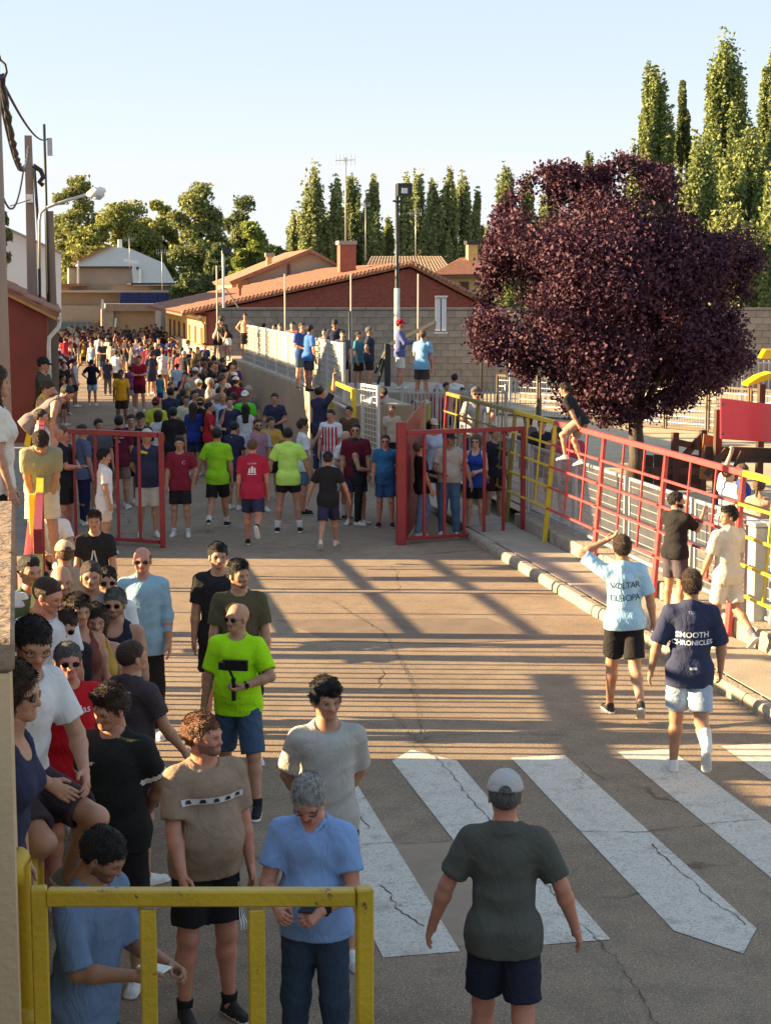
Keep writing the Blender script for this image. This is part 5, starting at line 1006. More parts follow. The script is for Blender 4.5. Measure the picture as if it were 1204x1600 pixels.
    o = link('person', me); o.location = (p.x, p.y, z0 if loc is None else p.z); o.rotation_euler = (0, 0, yaw); tag(o, label, cat, group)
    def child(name, VQ, mats, mi=None, smooth=True):
        Vc, Qc = VQ; Vc = Vc.copy(); Vc[:, 2] += dz
        c = link(name, mesh_np(name, Vc * S, Qc, smooth, mats if isinstance(mats, list) else [mats], mi), o); return c
    out = {'o': o}
    # ---------------- shirt
    loose = 0.016
    if shirt in ('tee', 'polo', 'tank', 'long', 'dress', 'jersey'):
        c = SDF(); hz = hem if hem is not None else (0.80 if shirt != 'dress' else 0.62)
        c.cone((0, 0.002, 1.10), (0, 0.006, 1.33), 0.102*b + loose, 0.115*b*fb + loose, 0.05, MT, (1.24, 1, 1)); c.cone((-0.104*b, 0, 1.385), (0.104*b, 0, 1.385), 0.072, 0.072, 0.05, MT)
        c.cone((-0.13, -0.01, 1.412), (0, -0.02, 1.47), 0.048, 0.060, 0.04, MT).cone((0.13, -0.01, 1.412), (0, -0.02, 1.47), 0.048, 0.060, 0.04, MT)
        c.cone((0, 0.0, hz - 0.12), (0, 0, 1.10), 0.112*b + loose*1.2, 0.102*b + loose, 0.05, MT, (1.24, 1, 1), cut=[((0, 0, hz), (0, 0, -1))])
        pr_ = 0.103*(.6+.4*b) + 0.010 + 0.011
        c.cone((-0.064, -0.020, max(0.915, hz-0.02)), (0.064, -0.020, max(0.915, hz-0.02)), pr_, pr_, 0.05, MT, cut=[((0, 0, hz), (0, 0, -1))])
        if hz < 0.9: c.cone((-0.064, -0.010, hz-0.06), (-0.064, -0.020, 0.93), pr_, pr_, 0.05, MT, cut=[((0, 0, hz), (0, 0, -1))]).cone((0.064, -0.010, hz-0.06), (0.064, -0.020, 0.93), pr_, pr_, 0.05, MT, cut=[((0, 0, hz), (0, 0, -1))])
        if belly: c.ball((0, 0.045+0.03*belly, 1.05), 0.112 + 0.035*belly + loose*.6, 0.07, MT, (1.25, 1, 1.2))
        if female:
            for k_ in (-1, 1): c.ball((k_*0.07, 0.085, 1.27), 0.062+.012, 0.05, MT)
        sl = sleeve if sleeve is not None else {'tank': 0, 'tee': 0.74, 'polo': 0.66, 'long': 2, 'dress': 0.2, 'jersey': 0.85}[shirt]
        for nm, s_ in (('L', -1), ('R', 1)):
            a, e_, w, fd, hp_ = arms[nm]
            if sl > 0:
                t = min(sl, 1); q = a + (e_-a)*t; dd = (e_-a)/np.linalg.norm(e_-a)
                w0 = 0.066*ab if sl < 1 else 0.062*ab
                c.cone(a, a + (e_-a)*(t+0.12 if sl < 1 else 1), w0, 0.064*ab+0.006 if sl < 1 else 0.054, 0.045, cut=None if sl >= 1 else [(q, dd)])
                if sl >= 1.2: fe = min(sl-1, 0.95); c.cone(e_, e_ + (w-e_)*fe, 0.052, 0.042, 0.03)
        # openings
        nk = 0.018 if shirt in ('polo', 'long') else 0.012
        c.cone(tr((0, 0.005, 1.458)), tr((0, 0.035, 1.56)), 0.062 + nk*0.5, 0.085, 0.008, op='s')
        if shirt == 'tank' or shirt == 'dress':
            for k_ in (-1, 1): c.cone((k_*(sh+0.005), 0, 1.36), (k_*(sh+0.01), 0, 1.55), 0.062, 0.075, 0.01, MT, (1, 1.5, 1), op='s')
            c.cone((0, 0.10, 1.46), (0, 0.02, 1.56), 0.085, 0.085, 0.01, MT, op='s')
        if h < 0.022:
            c.cone((0, 0, hz-0.05), (0, 0, hz+0.035), 0.108*b + 0.006, 0.094*b, 0.006, MT, (1.24, 1, 1), op='s')
            if 0 < sl < 1:
                for nm in 'LR':
                    a, e_, w, fd, hp_ = arms[nm]; c.cone(a + (e_-a)*(sl-0.12), a + (e_-a)*(sl+0.2), 0.047*ab, 0.052*ab+.004, 0.005, op='s')
        c.field(folds(seed, 0.0060, 0.62))
        c.cutp(tr((0, 0, hz)), T @ np.array((0, 0.04, -1)))
        VQ = c.run(hh, 0.04); mi = None; mats = [m_cloth(top)]
        if sleevec is not None:
            C = VQ[0][VQ[1]].mean(1); Li = (C - (pel - T @ pel)) @ T; mats.append(m_cloth(sleevec)); mi = (np.abs(Li[:, 0]) > 0.175*(.6+.4*b)) .astype(int)
        nmz = {'tee': 't_shirt', 'polo': 'polo_shirt', 'tank': 'tank_top', 'long': 'shirt', 'dress': 'dress', 'jersey': 'football_shirt'}[shirt]
        out['shirt'] = child(nmz, VQ, mats, mi)
        if shirt in ('polo', 'long') and h < 0.02:
            c = SDF()
            for k_ in (-1, 1): c.cone((k_*0.012, 0.085, 1.415), (k_*0.066, 0.02, 1.478), 0.011, 0.016, 0.01, MT, (1, 1, 1.2)).cone((k_*0.066, 0.02, 1.478), (0, -0.075, 1.49), 0.016, 0.017, 0.01, MT)
            child('collar', c.run(min(hh, 0.011), 0.02), m_cloth(tuple(min(1, q*1.12) for q in top)))
        if shirt in ('tee', 'jersey') and h < 0.014:
            mb = MB(); ring = [tr((.074*math.cos(a), .004 + .070*math.sin(a), 1.462 - .020*math.sin(a))) for a in [2*math.pi*i/20 for i in range(21)]]
            mb.tube(ring, .0085, 6, cap=False); m3 = mb.me('neckband'); v_ = np.array([q[:] for q in mb.v]); v_[:, 2] += dz; m3.vertices.foreach_set('co', (v_*S).astype(np.float32).ravel()); m3.update(); link('neckband', m3, o, m_cloth(tuple(q*.82 for q in top)))
    if watch:
        a, e_, w, fd, hp_ = arms[watch]; mb = MB(); Fw = frame(fd, (0, 1, 0)); c_ = w - fd*.025
        mb.tube([c_ + Fw @ np.array((.031*math.cos(t), .031*math.sin(t), 0)) for t in [2*math.pi*i/14 for i in range(15)]], .007, 6, cap=False); mb.box(tuple(c_ + Fw @ np.array((0, .034, 0))), (.032, .014, .032))
        m3 = mb.me('watch'); v_ = np.array([q[:] for q in mb.v]); v_[:, 2] += dz; m3.vertices.foreach_set('co', (v_*S).astype(np.float32).ravel()); m3.update(); link('watch', m3, o, M_BLACK)
    # ---------------- lower garment
    if lower:
        c = SDF(); lo_, kl = 0.010, kneelen or {'shorts': 0.80, 'trousers': 2, 'skirt': 0.7, 'short': 0.5, 'jeans': 2, 'longshorts': 1.0}[lower]
        c.cone((-0.064, -0.022, 0.915), (0.064, -0.022, 0.915), 0.103*(.6+.4*b)+lo_, 0.103*(.6+.4*b)+lo_, 0.05)
        c.cone((0, 0, 0.94), tr((0, 0.0, 1.0)), 0.103*b+lo_, 0.101*b+lo_, 0.04, None, (1.24, 1, 1))
        for nm in 'LR':
            hp, k, an = J['hip'+nm], J['knee'+nm], J['ank'+nm]; dd = (k-hp)/np.linalg.norm(k-hp); lb = 0.8 + 0.2*b
            if kl <= 1.05:
                q = hp + (k-hp)*kl; c.cone(hp, hp + (k-hp)*(kl+.15), 0.098*lb + .006, 0.090*lb+0.006, 0.045, cut=[(q, dd)])
                if h < 0.022: c.cone(hp + (k-hp)*(kl-.12), hp + (k-hp)*(kl+.25), 0.068*lb, 0.074*lb, 0.005, op='s')
            else:
                c.cone(hp, k, 0.100*lb, 0.076*lb, 0.05).cone(k, k + (an-k)*0.93, 0.076*lb, 0.056*lb, 0.03)
        c.cutp(tr((0, 0, 1.00)), T @ np.array((0, 0, 1)))
        c.field(folds(seed+50, 0.0055, 0.7))
        VQ = c.run(hh, 0.04)
        out['lower'] = child({'shorts': 'shorts', 'longshorts': 'shorts', 'short': 'shorts', 'skirt': 'skirt', 'jeans': 'jeans', 'trousers': 'trousers'}[lower], VQ, m_cloth(bot))
    # ---------------- shoes
    if shoes is not None:
        for nm, s_, l3 in (('L', -1, lg[0]), ('R', 1, lg[1])):
            an = J['ank'+nm]; pit = R(-(l3[0]-l3[2])) * 0.75 if (l3[2] > 20 and legs not in ('sit', 'sitlean')) else 0.0
            Fm = rz(R(-s_*9)) @ rx(-pit); MF = M4(Fm, an)
            c = SDF(); c.cone((0, -0.035, -0.055), (0, 0.155, -0.058), 0.033, 0.036, 0.02, MF, (1.08, 1, 0.8)); c.cone((0, -0.012, -0.01), (0, 0.08, -0.04), 0.040, 0.030, 0.03, MF, (0.95, 1, 1))
            c.cone((0, -0.04, -0.075), (0, 0.16, -0.075), 0.038, 0.042, 0.006, MF, (1.05, 1, 0.35))
            c.ops.append(('p', an + Fm @ np.array((0, 0, -0.085)), Fm @ np.array((0, 0, -1)))); c.ops.append(('p', an + Fm @ np.array((0, -0.02, 0.028)), Fm @ np.array((0, -0.2, 1))))
            VQ = c.run(min(hh, 0.016) if h < .022 else hh*.8, 0.02); Lc = (VQ[0][VQ[1]].mean(1) - an) @ Fm; mi = (Lc[:, 2] < -0.062).astype(int)
            child('shoe', VQ, [m_cloth(shoes, 0.6), M_WHITE], mi)
            if sock is not None:
                k = J['knee'+nm]; c = SDF(); u_ = an + (k-an)*sock[3]; c.cone(an, u_, 0.043, 0.050 if sock[3] < .3 else 0.060, 0.02, cut=[(u_, (k-an)/np.linalg.norm(k-an))])
                child('sock', c.run(hh*.9, 0.02), m_cloth(sock[:3]))
    # ---------------- head things
    hv2 = 0.008 if h < 0.015 else (0.010 if h < 0.022 else 0.016)
    if cap is not None and hair in ('short', 'quiff', 'curly', 'top'): hair = 'crop'
    if hair:
        Vc, Qc = hair_mesh(hv2, hair, seed % 3)
        if h < 0.014 and len(Vc):
            r_ = np.random.default_rng(seed); nt_ = {'crop': 900, 'bald': 700}.get(hair, 2600); A_, B_, C_ = Vc[Qc[:, 0]], Vc[Qc[:, 1]], Vc[Qc[:, 2]]; N_ = np.cross(B_-A_, C_-A_); N_ /= np.linalg.norm(N_, axis=1)[:, None] + 1e-9
            if (N_ * (Vc[Qc].mean(1) - np.array((0, -.02, .12)))).sum() < 0: N_ = -N_
            i_ = r_.integers(0, len(Qc), nt_); o_ = Vc[Qc[i_]].mean(1) + r_.normal(size=(nt_, 3))*.003 - N_[i_]*.003; nn = N_[i_]
            fl = np.tile(np.array((0., -.2, -1.)), (nt_, 1)); top_ = o_[:, 2] > .17; fl[top_] = (0.25, .9 if hair != 'quiff' else .3, .25); fl += r_.normal(size=(nt_, 3))*(.9 if hair == 'curly' else .4)
            fl -= nn*(fl*nn).sum(1)[:, None]; fl /= np.linalg.norm(fl, axis=1)[:, None] + 1e-9; L_ = {'crop': .008, 'bald': .010, 'short': .018, 'top': .024, 'quiff': .030, 'curly': .022}.get(hair, .03)*r_.uniform(.5, 1.4, nt_)[:, None]
            sd_ = np.cross(nn, fl)*.0022; tip = o_ + fl*L_ + nn*L_*.45; mid_ = o_ + fl*L_*.5 + nn*L_*.35
            Vt = np.stack([o_-sd_, o_+sd_, mid_+sd_*.9, mid_-sd_*.9, tip], 1).reshape(-1, 3); k_ = np.arange(nt_)*5 + len(Vc)
            Qt = np.concatenate([np.stack([k_, k_+1, k_+2, k_+3], 1), np.stack([k_+3, k_+2, k_+4, k_+4], 1)]); Qt2 = np.concatenate([np.stack([k_, k_+1, k_+2, k_+3], 1)])
            tipq = np.stack([k_+3, k_+2, k_+4, k_+3], 1); Vt[4::5] = Vt[4::5]; Qc = np.concatenate([Qc, Qt2]); Vc = np.concatenate([Vc, Vt])
        out['hair'] = child('hair', (Vc @ HR.T + neck1, Qc), hairm)
    if cap is not None: Vc, Qc = cap_mesh(hv2); Rc = HR @ rz(math.pi if cap[0] == 'back' else 0); out['cap'] = child('cap', (Vc @ Rc.T + neck1, Qc), m_cloth(cap[1]))
    if cap is not None and h < 0.016:
        mb = MB()
        for i in range(10):
            a0, a1 = math.pi*i/10, math.pi*(i+1)/10; rr = .034
            f_ = lambda a: (rr*math.cos(a), -.128 + .004 - .030*(1-math.sin(a))*0 + .012*math.sin(a), .158 + rr*math.sin(a))
            c0_ = (0, -.134, .160); mb.add([c0_, f_(a0), f_(a1)], [(0, 1, 2)])
        v_ = np.array(mb.v) * (1, 1.03, 1); v_[:, 1] -= .013
        m3 = mb.me('cap_opening'); v_ = v_ @ Rc.T + neck1; v_[:, 2] += dz; m3.vertices.foreach_set('co', (v_*S).astype(np.float32).ravel()); m3.update(); link('cap_opening', m3, out['cap'], hairm)
    if glasses:
        mb = MB()
        for k_ in (-1, 1):
            nn = 10; ring = [(k_*0.032 + 0.026*math.cos(6.283*i/nn), 0.0865 - abs(0.026*math.cos(6.283*i/nn)+0.0)*0.05, 0.099 + 0.018*math.sin(6.283*i/nn)) for i in range(nn)]
            if glasses == 'sun': mb.prism(ring, (0, 0.005, 0))
            else: mb.tube(ring + [ring[0]], 0.0022, 5)
            mb.bar((k_*0.056, 0.083, 0.104), (k_*0.077, -0.002, 0.098), 0.004, 0.006)
        mb.bar((-0.012, 0.09, 0.105), (0.012, 0.09, 0.105), 0.004)
        me2 = mb.me('sunglasses' if glasses == 'sun' else 'glasses'); v_ = np.array([q[:] for q in mb.v]) @ HR.T + neck1; v_[:, 2] += dz
        me2.vertices.foreach_set('co', (v_*S).astype(np.float32).ravel()); me2.update(); link(me2.name, me2, o, M_LENS)
    out['arms'] = {k_: (arms[k_][2] + np.array((0, 0, dz))) * S for k_ in arms}; out['fd'] = {k_: arms[k_][3] for k_ in arms}; out['S'] = S; out['T'] = T; out['tr'] = lambda q: (tr(q) + np.array((0, 0, dz))) * S
    out['T'] = T
    return out

def body_print(P, text=None, at=(0, 0.2, 1.3), size=0.06, color=(0.7, 0.7, 0.7), back=False, quads=None, name='print', align='CENTER', spacing=1.0, bold=0.0, target='shirt', off=0.009, skew=0.0):
    """flat lettering or simple shapes laid onto the cloth; at = centre in trunk coordinates"""
    sh = P[target]; me = sh.data
    bv = BVHTree.FromPolygons([v.co for v in me.vertices], [list(q.vertices) for q in me.polygons])
    T = P['T']; S = P['S']; tr = P['tr']; sgn = -1 if back else 1
    if text:
        cu = bpy.data.curves.new('t', 'FONT'); cu.body = text; cu.size = size; cu.align_x = align; cu.align_y = 'CENTER'; cu.space_character = spacing; cu.offset = bold; cu.resolution_u = 3
        ob = bpy.data.objects.new('t', cu); COL.objects.link(ob); dg = bpy.context.evaluated_depsgraph_get(); dg.update()
        tm = bpy.data.meshes.new_from_object(ob.evaluated_get(dg)); pts = [v.co.copy() for v in tm.vertices]; fs = [list(q.vertices) for q in tm.polygons]
        bpy.data.objects.remove(ob); bpy.data.meshes.remove(tm)
    else:
        pts = []; fs = []
        for q in quads:
            o = len(pts); pts += [Vector((a, b_, 0)) for a, b_ in q]; fs.append(list(range(o, o + len(q))))
    import bmesh
    bm = bmesh.new(); vs = [bm.verts.new(p_) for p_ in pts]
    for f in fs:
        try: bm.faces.new([vs[i] for i in f])
        except ValueError: pass
    bmesh.ops.triangulate(bm, faces=bm.faces)
    for _ in range(3):
        lg_ = [e_ for e_ in bm.edges if e_.calc_length() > 0.014]
        if lg_: bmesh.ops.subdivide_edges(bm, edges=lg_, cuts=1, use_grid_fill=False); bmesh.ops.triangulate(bm, faces=bm.faces)
    for v in bm.verts:
        x, z = v.co.x, v.co.y + skew * v.co.x
        c0 = np.array((at[0] + x * sgn * (1 if True else 1), 0.5 * sgn, at[2] + z))
        if back: c0[0] = at[0] + x * 1 * 1 if False else at[0] - x * -1
        # seen from behind the wearer's right (+x) is image right; from the front it is image left
        c0[0] = at[0] + (x if back else -x)
        w0 = Vector(tr(c0)); dv = Vector(T @ np.array((0, -sgn, 0)))
        hit = bv.ray_cast(w0, dv)
        v.co = (hit[0] - dv * off) if hit[0] is not None else Vector(tr((c0[0], 0.13 * sgn, c0[2])))
    bmesh.ops.recalc_face_normals(bm, faces=bm.faces)
    m2 = bpy.data.meshes.new(name); bm.to_mesh(m2); bm.free()
    return link(name, m2, sh, mat('print', color, rough=0.7, var=0.04))
# ================================================================ the people in the photograph
def yfoot(px, yh, H, z0=0.0):                       # row of the soles for a standing person whose crown is at row yh
    p = GP(px, yh, z0 + H); d = p.x*FW.x + p.y*FW.y
    lo, hi = yh, 4000.0
    for _ in range(50):
        m = (lo+hi)/2; q = GP(px, m, z0); lo, hi = (m, hi) if q.dot(FW) > d else (lo, m)
    return (lo+hi)/2
def who(px, yh, H, face, label, yf=None, z0=0.0, grp=None, **k):
    if yf is None: yf = yfoot(px, yh, H, z0)
    return person(px, yh, yf, face, label=label, group=grp, z0=z0, **k)
BLK = (.020, .019, .021); NAV = (.030, .034, .068); WHT = (.62, .62, .62); MAR = (.20, .018, .035); DEN = (.09, .14, .22); LIME = (.36, .72, .01); GRN = (.10, .55, .03); OLV = (.115, .095, .055)
SKB = (.28, .46, .62); RED_ = (.45, .012, .02); LTB = (.28, .40, .55); CREAMC = (.55, .47, .36); BEI = (.36, .24, .15); KHA = (.27, .26, .16)
def thing_at(P, side, name, builder, m, label, cat, out=.07, up=0.0):
    """something held: top-level, at the hand"""
    o = P['o']; w = P['arms'][side] + P['fd'][side]*out*P['S']; q = o.matrix_basis @ Vector(w); mb = MB(); builder(mb); t = mb.obj(name, m, bevel=.002); t.location = q + Vector((0, 0, up)); t.rotation_euler = (0, 0, o.rotation_euler.z); tag(t, label, cat); return t
near = dict(h=.0105)
# ---- close figures
P = who(784, 1207, 1.76, 4, 'man in grey green t-shirt and pale cap walking away over the crosswalk', armL='wide', armR='wide', top=(.085, .088, .075), bot=(.022, .024, .04), cap=('fwd', (.42, .40, .38)), hair='crop', hc='darkgrey', skin='red', bulk=1.0, legs=((12, 3, 4), (-8, 3, 16)), hem=.82, sleeve=.78, **near)
P = who(494, 1200, 1.74, 192, 'grey haired man in light blue polo looking down at his phone', armL='phone', armR='phone', top=(.22, .35, .62), bot=(.035, .055, .085), lower='jeans', shirt='polo', hair='short', hc='grey', glasses='clear', hpitch=34, watch='L', skin='red', bulk=1.0, belly=.4, lean=5, hem=.84, **near)
thing_at(P, 'L', 'phone', lambda b: b.box((.02, .0, .02), (.075, .15, .010)), M_BLACK, 'dark phone held by the grey haired man in blue polo', 'phone', .06, .03)
P = who(512, 1066, 1.80, 168, 'young man in pale grey t-shirt with thick curly black hair', armL='behind', armR='behind', top=(.40, .39, .36), bot=(.02, .02, .025), hair='curly', hc='black', bulk=1.10, hem=.80, hyaw=-8, sleeve=.80, **near)
P = who(325, 1118, 1.80, 150, 'stocky man in taupe t-shirt with white checked chest band', armL='hang', armR='fwd', top=(.30, .215, .15), bot=BLK, hair='short', hc='ginger', beard=True, skin='red', bulk=1.27, belly=.9, hyaw=-38, hem=.84, jaw=1.12, shoes=(.03, .03, .03), sock=(.02, .02, .02, .12), sleeve=.78, **near)
body_print(P, at=(0, 0, 1.30), quads=[[(-.19, -.017), (.19, -.017), (.19, .017), (-.19, .017)]], color=(.6, .58, .55), name='chest_band')
body_print(P, at=(0, 0, 1.30), quads=[[(x-.018, -.010), (x+.020, -.010), (x+.012, .011), (x-.012, .011)] for x in (-.15, -.075, 0, .075, .15)], color=(.02, .02, .02), name='band_mark', off=.013)
for k_ in range(3): body_print(P, at=(.0, 0, .66), quads=[[(.150+k_*.018, -.14), (.158+k_*.018, -.14), (.158+k_*.018, .13), (.150+k_*.018, .13)]], color=(.6, .6, .6), name='side_stripe', target='lower')
P = who(374, 940, 1.80, 190, 'shaven man in lime green t-shirt and wraparound sunglasses filming with a gimbal', yf=1262, armR=((4, 14), (8, 8), 'relax'), armL=((18, 26), (70, -52), 'grip'), top=LIME, bot=(.05, .085, .14), hair=None, glasses='sun', hyaw=25, skin='tan', bulk=1.16, belly=.5, legs=((14, 10, 4), (-10, 8, 12)), kneelen=.95, watch='L', shoes=(.02, .02, .025), sock=(.02, .02, .02, .14), hem=.82, sleeve=.80, **near)
def gim(b): b.bar((0, 0, -.12), (0, .01, .06), .032); b.bar((0, .01, .06), (.03, .02, .13), .02); b.box((-.02, .02, .17), (.20, .04, .085)); b.box((.08, .05, .17), (.05, .05, .06))
thing_at(P, 'L', 'camera_gimbal', gim, M_BLACK, 'black handheld camera gimbal held up by the man in lime green', 'camera', .08, .03)
P = who(377, 878, 1.80, 172, 'bearded man in dark olive t-shirt standing behind the lime green one', armR=((2, 10), (8, 4), 'relax'), top=(.085, .07, .04), bot=BLK, hair='top', beard=True, hyaw=-30, bulk=1.08, lower='shorts', **near)
P = who(345, 850, 1.81, 178, 'tall man in plain black t-shirt behind the bearded man in olive', armR=((2, 8), (6, 4), 'relax'), top=BLK, bot=BLK, hair='short', hc='black', hyaw=-12, bulk=1.05, **near)
P = who(228, 857, 1.79, 176, 'balding man in pale blue shirt and sunglasses in the sun', armL='hang', armR='hang', top=(.26, .42, .52), bot=BLK, lower='trousers', shirt='long', sleeve=1.5, hair='bald', hc='lightbrown', glasses='sun', skin='red', bulk=1.15, hem=.76, **near)
P = who(175, 888, 1.80, 190, 'man in white t-shirt with dark glasses behind the grey haired man in dark vest', top=WHT, bot=BLK, hair='short', hc='black', glasses='sun', beard=True, hyaw=-25, bulk=1.15, **near)
P = who(187, 922, 1.78, 183, 'grey haired man in black sleeveless vest and sunglasses', top=(.022, .022, .035), bot=BLK, shirt='tank', hair='short', hc='darkgrey', glasses='sun', beard=True, watch='R', bulk=1.16, hem=.80, **near)
P = who(214, 1003, 1.74, 40, 'man with close-cropped hair and dark striped polo seen from behind', top=(.055, .045, .05), bot=BLK, shirt='polo', hair='crop', hc='brown', armR='fwd', hyaw=15, bulk=1.05, **near)
body_print(P, at=(0, 0, 1.405), quads=[[(-.09, -.004), (.09, -.004), (.09, .004), (-.09, .004)]], color=(.55, .5, .48), back=True, name='collar_stripe')
P = who(186, 1074, 1.84, 196, 'young man in black sports shirt with white cuff bands looking down to his right', armL='behind', armR='behind', top=(.020, .022, .022), bot=BLK, hair='quiff', hc='brown', hyaw=22, hpitch=16, hroll=-6, bulk=1.3, hem=.80, sleeve=.72, **near)
body_print(P, at=(.09, 0, 1.325), quads=[[(-.045, .006), (-.034, .020), (-.031, .006), (-.016, -.002), (.055, .018), (-.014, -.018), (-.036, -.014)]], color=(.75, .75, .75), name='swoosh', off=.013)
for s_ in ('L', 'R'):
    o = P['o']; mats = P['shirt'].data.materials; mats.append(m_cloth((.7, .7, .7))) if len(mats) < 2 else None
shm = P['shirt'].data; Tm = P['T']; S_ = P['S']
import itertools
def cuff(P, frac0, frac1, idx):
    """recolour the sleeve end as a knitted band"""
    me = P['shirt'].data; xs_ = np.array([f.center[:] for f in me.polygons])
    for s_, nm in ((-1, 'L'), (1, 'R')):
        a = np.array(P['tr']((s_*.150, 0, 1.385))); e_ = P['arms'][nm]
    return xs_
P2 = P
a_ = []
def sleeve_band(P, armspec, lo, hi, col):
    me = P['shirt'].data; S = P['S']; me.materials.append(m_cloth(col)) if len(me.materials) < 2 else None
    C_ = np.array([f.center[:] for f in me.polygons]); mi = np.zeros(len(C_), int)
    for s_, pr in ((-1, armspec[0]), (1, armspec[1])):
        u = (ARMS[pr] if isinstance(pr, str) else pr)[0]; sh_ = np.array((s_*.172, 0, 1.405)); el = sh_ + .285*dirv(u[0], u[1], s_); A = P['tr'](sh_); B = P['tr'](el); d = B-A; t = ((C_-A) @ d)/(d @ d); r_ = np.linalg.norm(C_ - A - t[:, None]*d, axis=1)
        mi[(t > lo) & (t < hi) & (r_ < .11*S) & (np.sign(C_[:, 0]*0 + s_) == s_) & ((C_ @ np.array((s_, 0, 0))) > .13)] = 1
    me.polygons.foreach_set('material_index', mi.astype(np.int32)); me.update()
sleeve_band(P, ('behind', 'behind'), .60, .70, (.7, .7, .7))
# seated on the barrier, lower left
def seated(px, ytop, D, z, face, label, **k):
    p = AT(px, ytop, D); return person(loc=(p.x, p.y, z), face=face, label=label, zfix=False, **k)
def sit_at(px, yhead, D, face, label, H=1.75, legs='sit', **k):
    """seated figure: crown at the given row, D ahead of the camera"""
    p = AT(px, yhead, D); kk = H/1.75; return person(loc=(p.x, p.y, p.z - 1.735*kk), height=H, face=face, label=label, zfix=False, legs=legs, **k)
sit_at(14, 958, 7.7, 126, 'dark haired man in white t-shirt and glasses sitting on the left barrier, bare knees forward', top=WHT, bot=(.05, .035, .045), hair='short', hc='black', glasses='clear', lean=12, armL='lap', armR='lap', hyaw=24, bulk=1.0, hpitch=14, legs=((72, 8, 108), (66, 12, 104)), shoes=(.3, .3, .3), **near)
sit_at(84, 945, 11.6, 140, legs='stand', hyaw=25, hpitch=12, label='man in black t-shirt and sunglasses perched on the barrier beside the one in white', top=BLK, bot=(.04, .035, .04), hair='short', hc='brown', glasses='sun', lean=12, armL='down', armR='down', bulk=1.0, skin='tan', **near)
body_print(P, at=(.08, 0, 1.33), quads=[[(-.02, -.01), (.02, -.012), (.024, .014), (0, .004), (-.022, .014)]], color=(.7, .7, .7), name='logo')
sit_at(-26, 1036, 6.4, 95, legs='stand', label= 'dark haired woman in sunglasses and navy top by the wall, nearest the left edge', top=NAV, bot=NAV, hair='bob', hc='brown', glasses='sun', female=True, lean=10, shirt='tank', **near)
P = who(140, 1288, 1.76, 118, 'dark haired man in blue linen shirt behind the nearest yellow gate, head bowed', top=(.12, .18, .28), bot=(.03, .035, .05), lower='trousers', shirt='polo', hair='short', hc='black', beard=True, skin='brown', hpitch=30, hyaw=-12, armR='hold', armL=((20, 6), (84, -8), 'grip'), bulk=1.14, sleeve=.95, hem=.76, lean=6, **near)
thing_at(P, 'R', 'phone', lambda b: b.box((0, .03, .03), (.07, .14, .010)), M_WHITE, 'pale phone in the hands of the man in blue linen', 'phone', .07, .02)
P = sit_at(106, 1008, 10.7, 160, legs='stand', label= 'person in red sports shirt and dark sunglasses by the left barrier', top=RED_, bot=BLK, hair='short', hc='darkgrey', glasses='sun', skin='red', bulk=1.1, armL='behind', armR='behind', hem=.76, **near)
body_print(P, 'adidas', at=(-0.03, 0, 1.33), size=.075, color=(.75, .7, .7))
sit_at(142, 880, 13.2, 170, legs='stand', label='man in grey marl t-shirt between the beige cap and the balding man in pale blue', top=(.2, .2, .21), bot=BLK, hair='short', hc='brown', h=.014)
sit_at(46, 872, 13.0, 140, legs='stand', label='man in faded green t-shirt below the yellow post, far left of the queue', top=(.10, .15, .09), bot=BLK, hair='top', hc='black', h=.014)
sit_at(148, 948, 12.2, 165, legs='stand', label='woman in mustard top between the rust top and the dark vest', top=(.42, .26, .05), bot=BLK, hair='bob', hc='brown', female=True, shirt='tank', h=.013)
# behind them along the barrier
sit_at(68, 904, 11.4, 150, legs='stand', label= 'man with cropped brown hair and white t-shirt behind the seated pair', top=WHT, bot=BLK, hair='crop', hc='brown', hpitch=20, skin='red', hyaw=-40, h=.013)
sit_at(96, 887, 12.6, 160, legs='stand', label= 'bald bearded man looking out between the cropped head and the cap', top=OLV, bot=BLK, hair=None, beard=True, h=.013)
sit_at(122, 932, 12.0, 150, legs='stand', label= 'woman with dark hair tied back and rust top behind the seated pair', top=(.16, .05, .04), bot=BLK, hair='pony', hc='brown', female=True, shirt='tank', h=.013)
who(108, 848, 1.76, -28, 'person in beige cap and two tone brown t-shirt seen from behind', z0=0, top=(.30, .235, .18), sleevec=(.05, .035, .04), bot=BLK, cap=('fwd', (.50, .38, .24)), hair='crop', hc='lightbrown', h=.013)
P = who(153, 800, 1.66, 178, 'teenage boy in black t-shirt with fringe, standing before the left gate leaf', top=BLK, bot=BLK, hair='top', hc='brown', hyaw=-6, h=.013, bulk=.92)
body_print(P, at=(-.0, 0, 1.22), quads=[[(-.05, -.1), (-.03, -.1), (0, .06), (-.012, .08)], [(.05, -.1), (.03, -.1), (0, .06), (.012, .08)]], color=(.5, .5, .5), name='print')
sit_at(80, 780, 19.5, 165, 'smiling boy in white t-shirt sitting against the bright yellow post', H=1.55, top=WHT, bot=BLK, hair='short', hc='black', lean=6, armL='lap', armR='lap', h=.013, legs='sit')
P = who(166, 703, 1.70, 82, 'boy in long white t-shirt in profile before the left gate leaf', yf=868, top=(.66, .66, .66), bot=CREAMC, hair='top', hc='black', bulk=.92, hem=.70, h=.013)
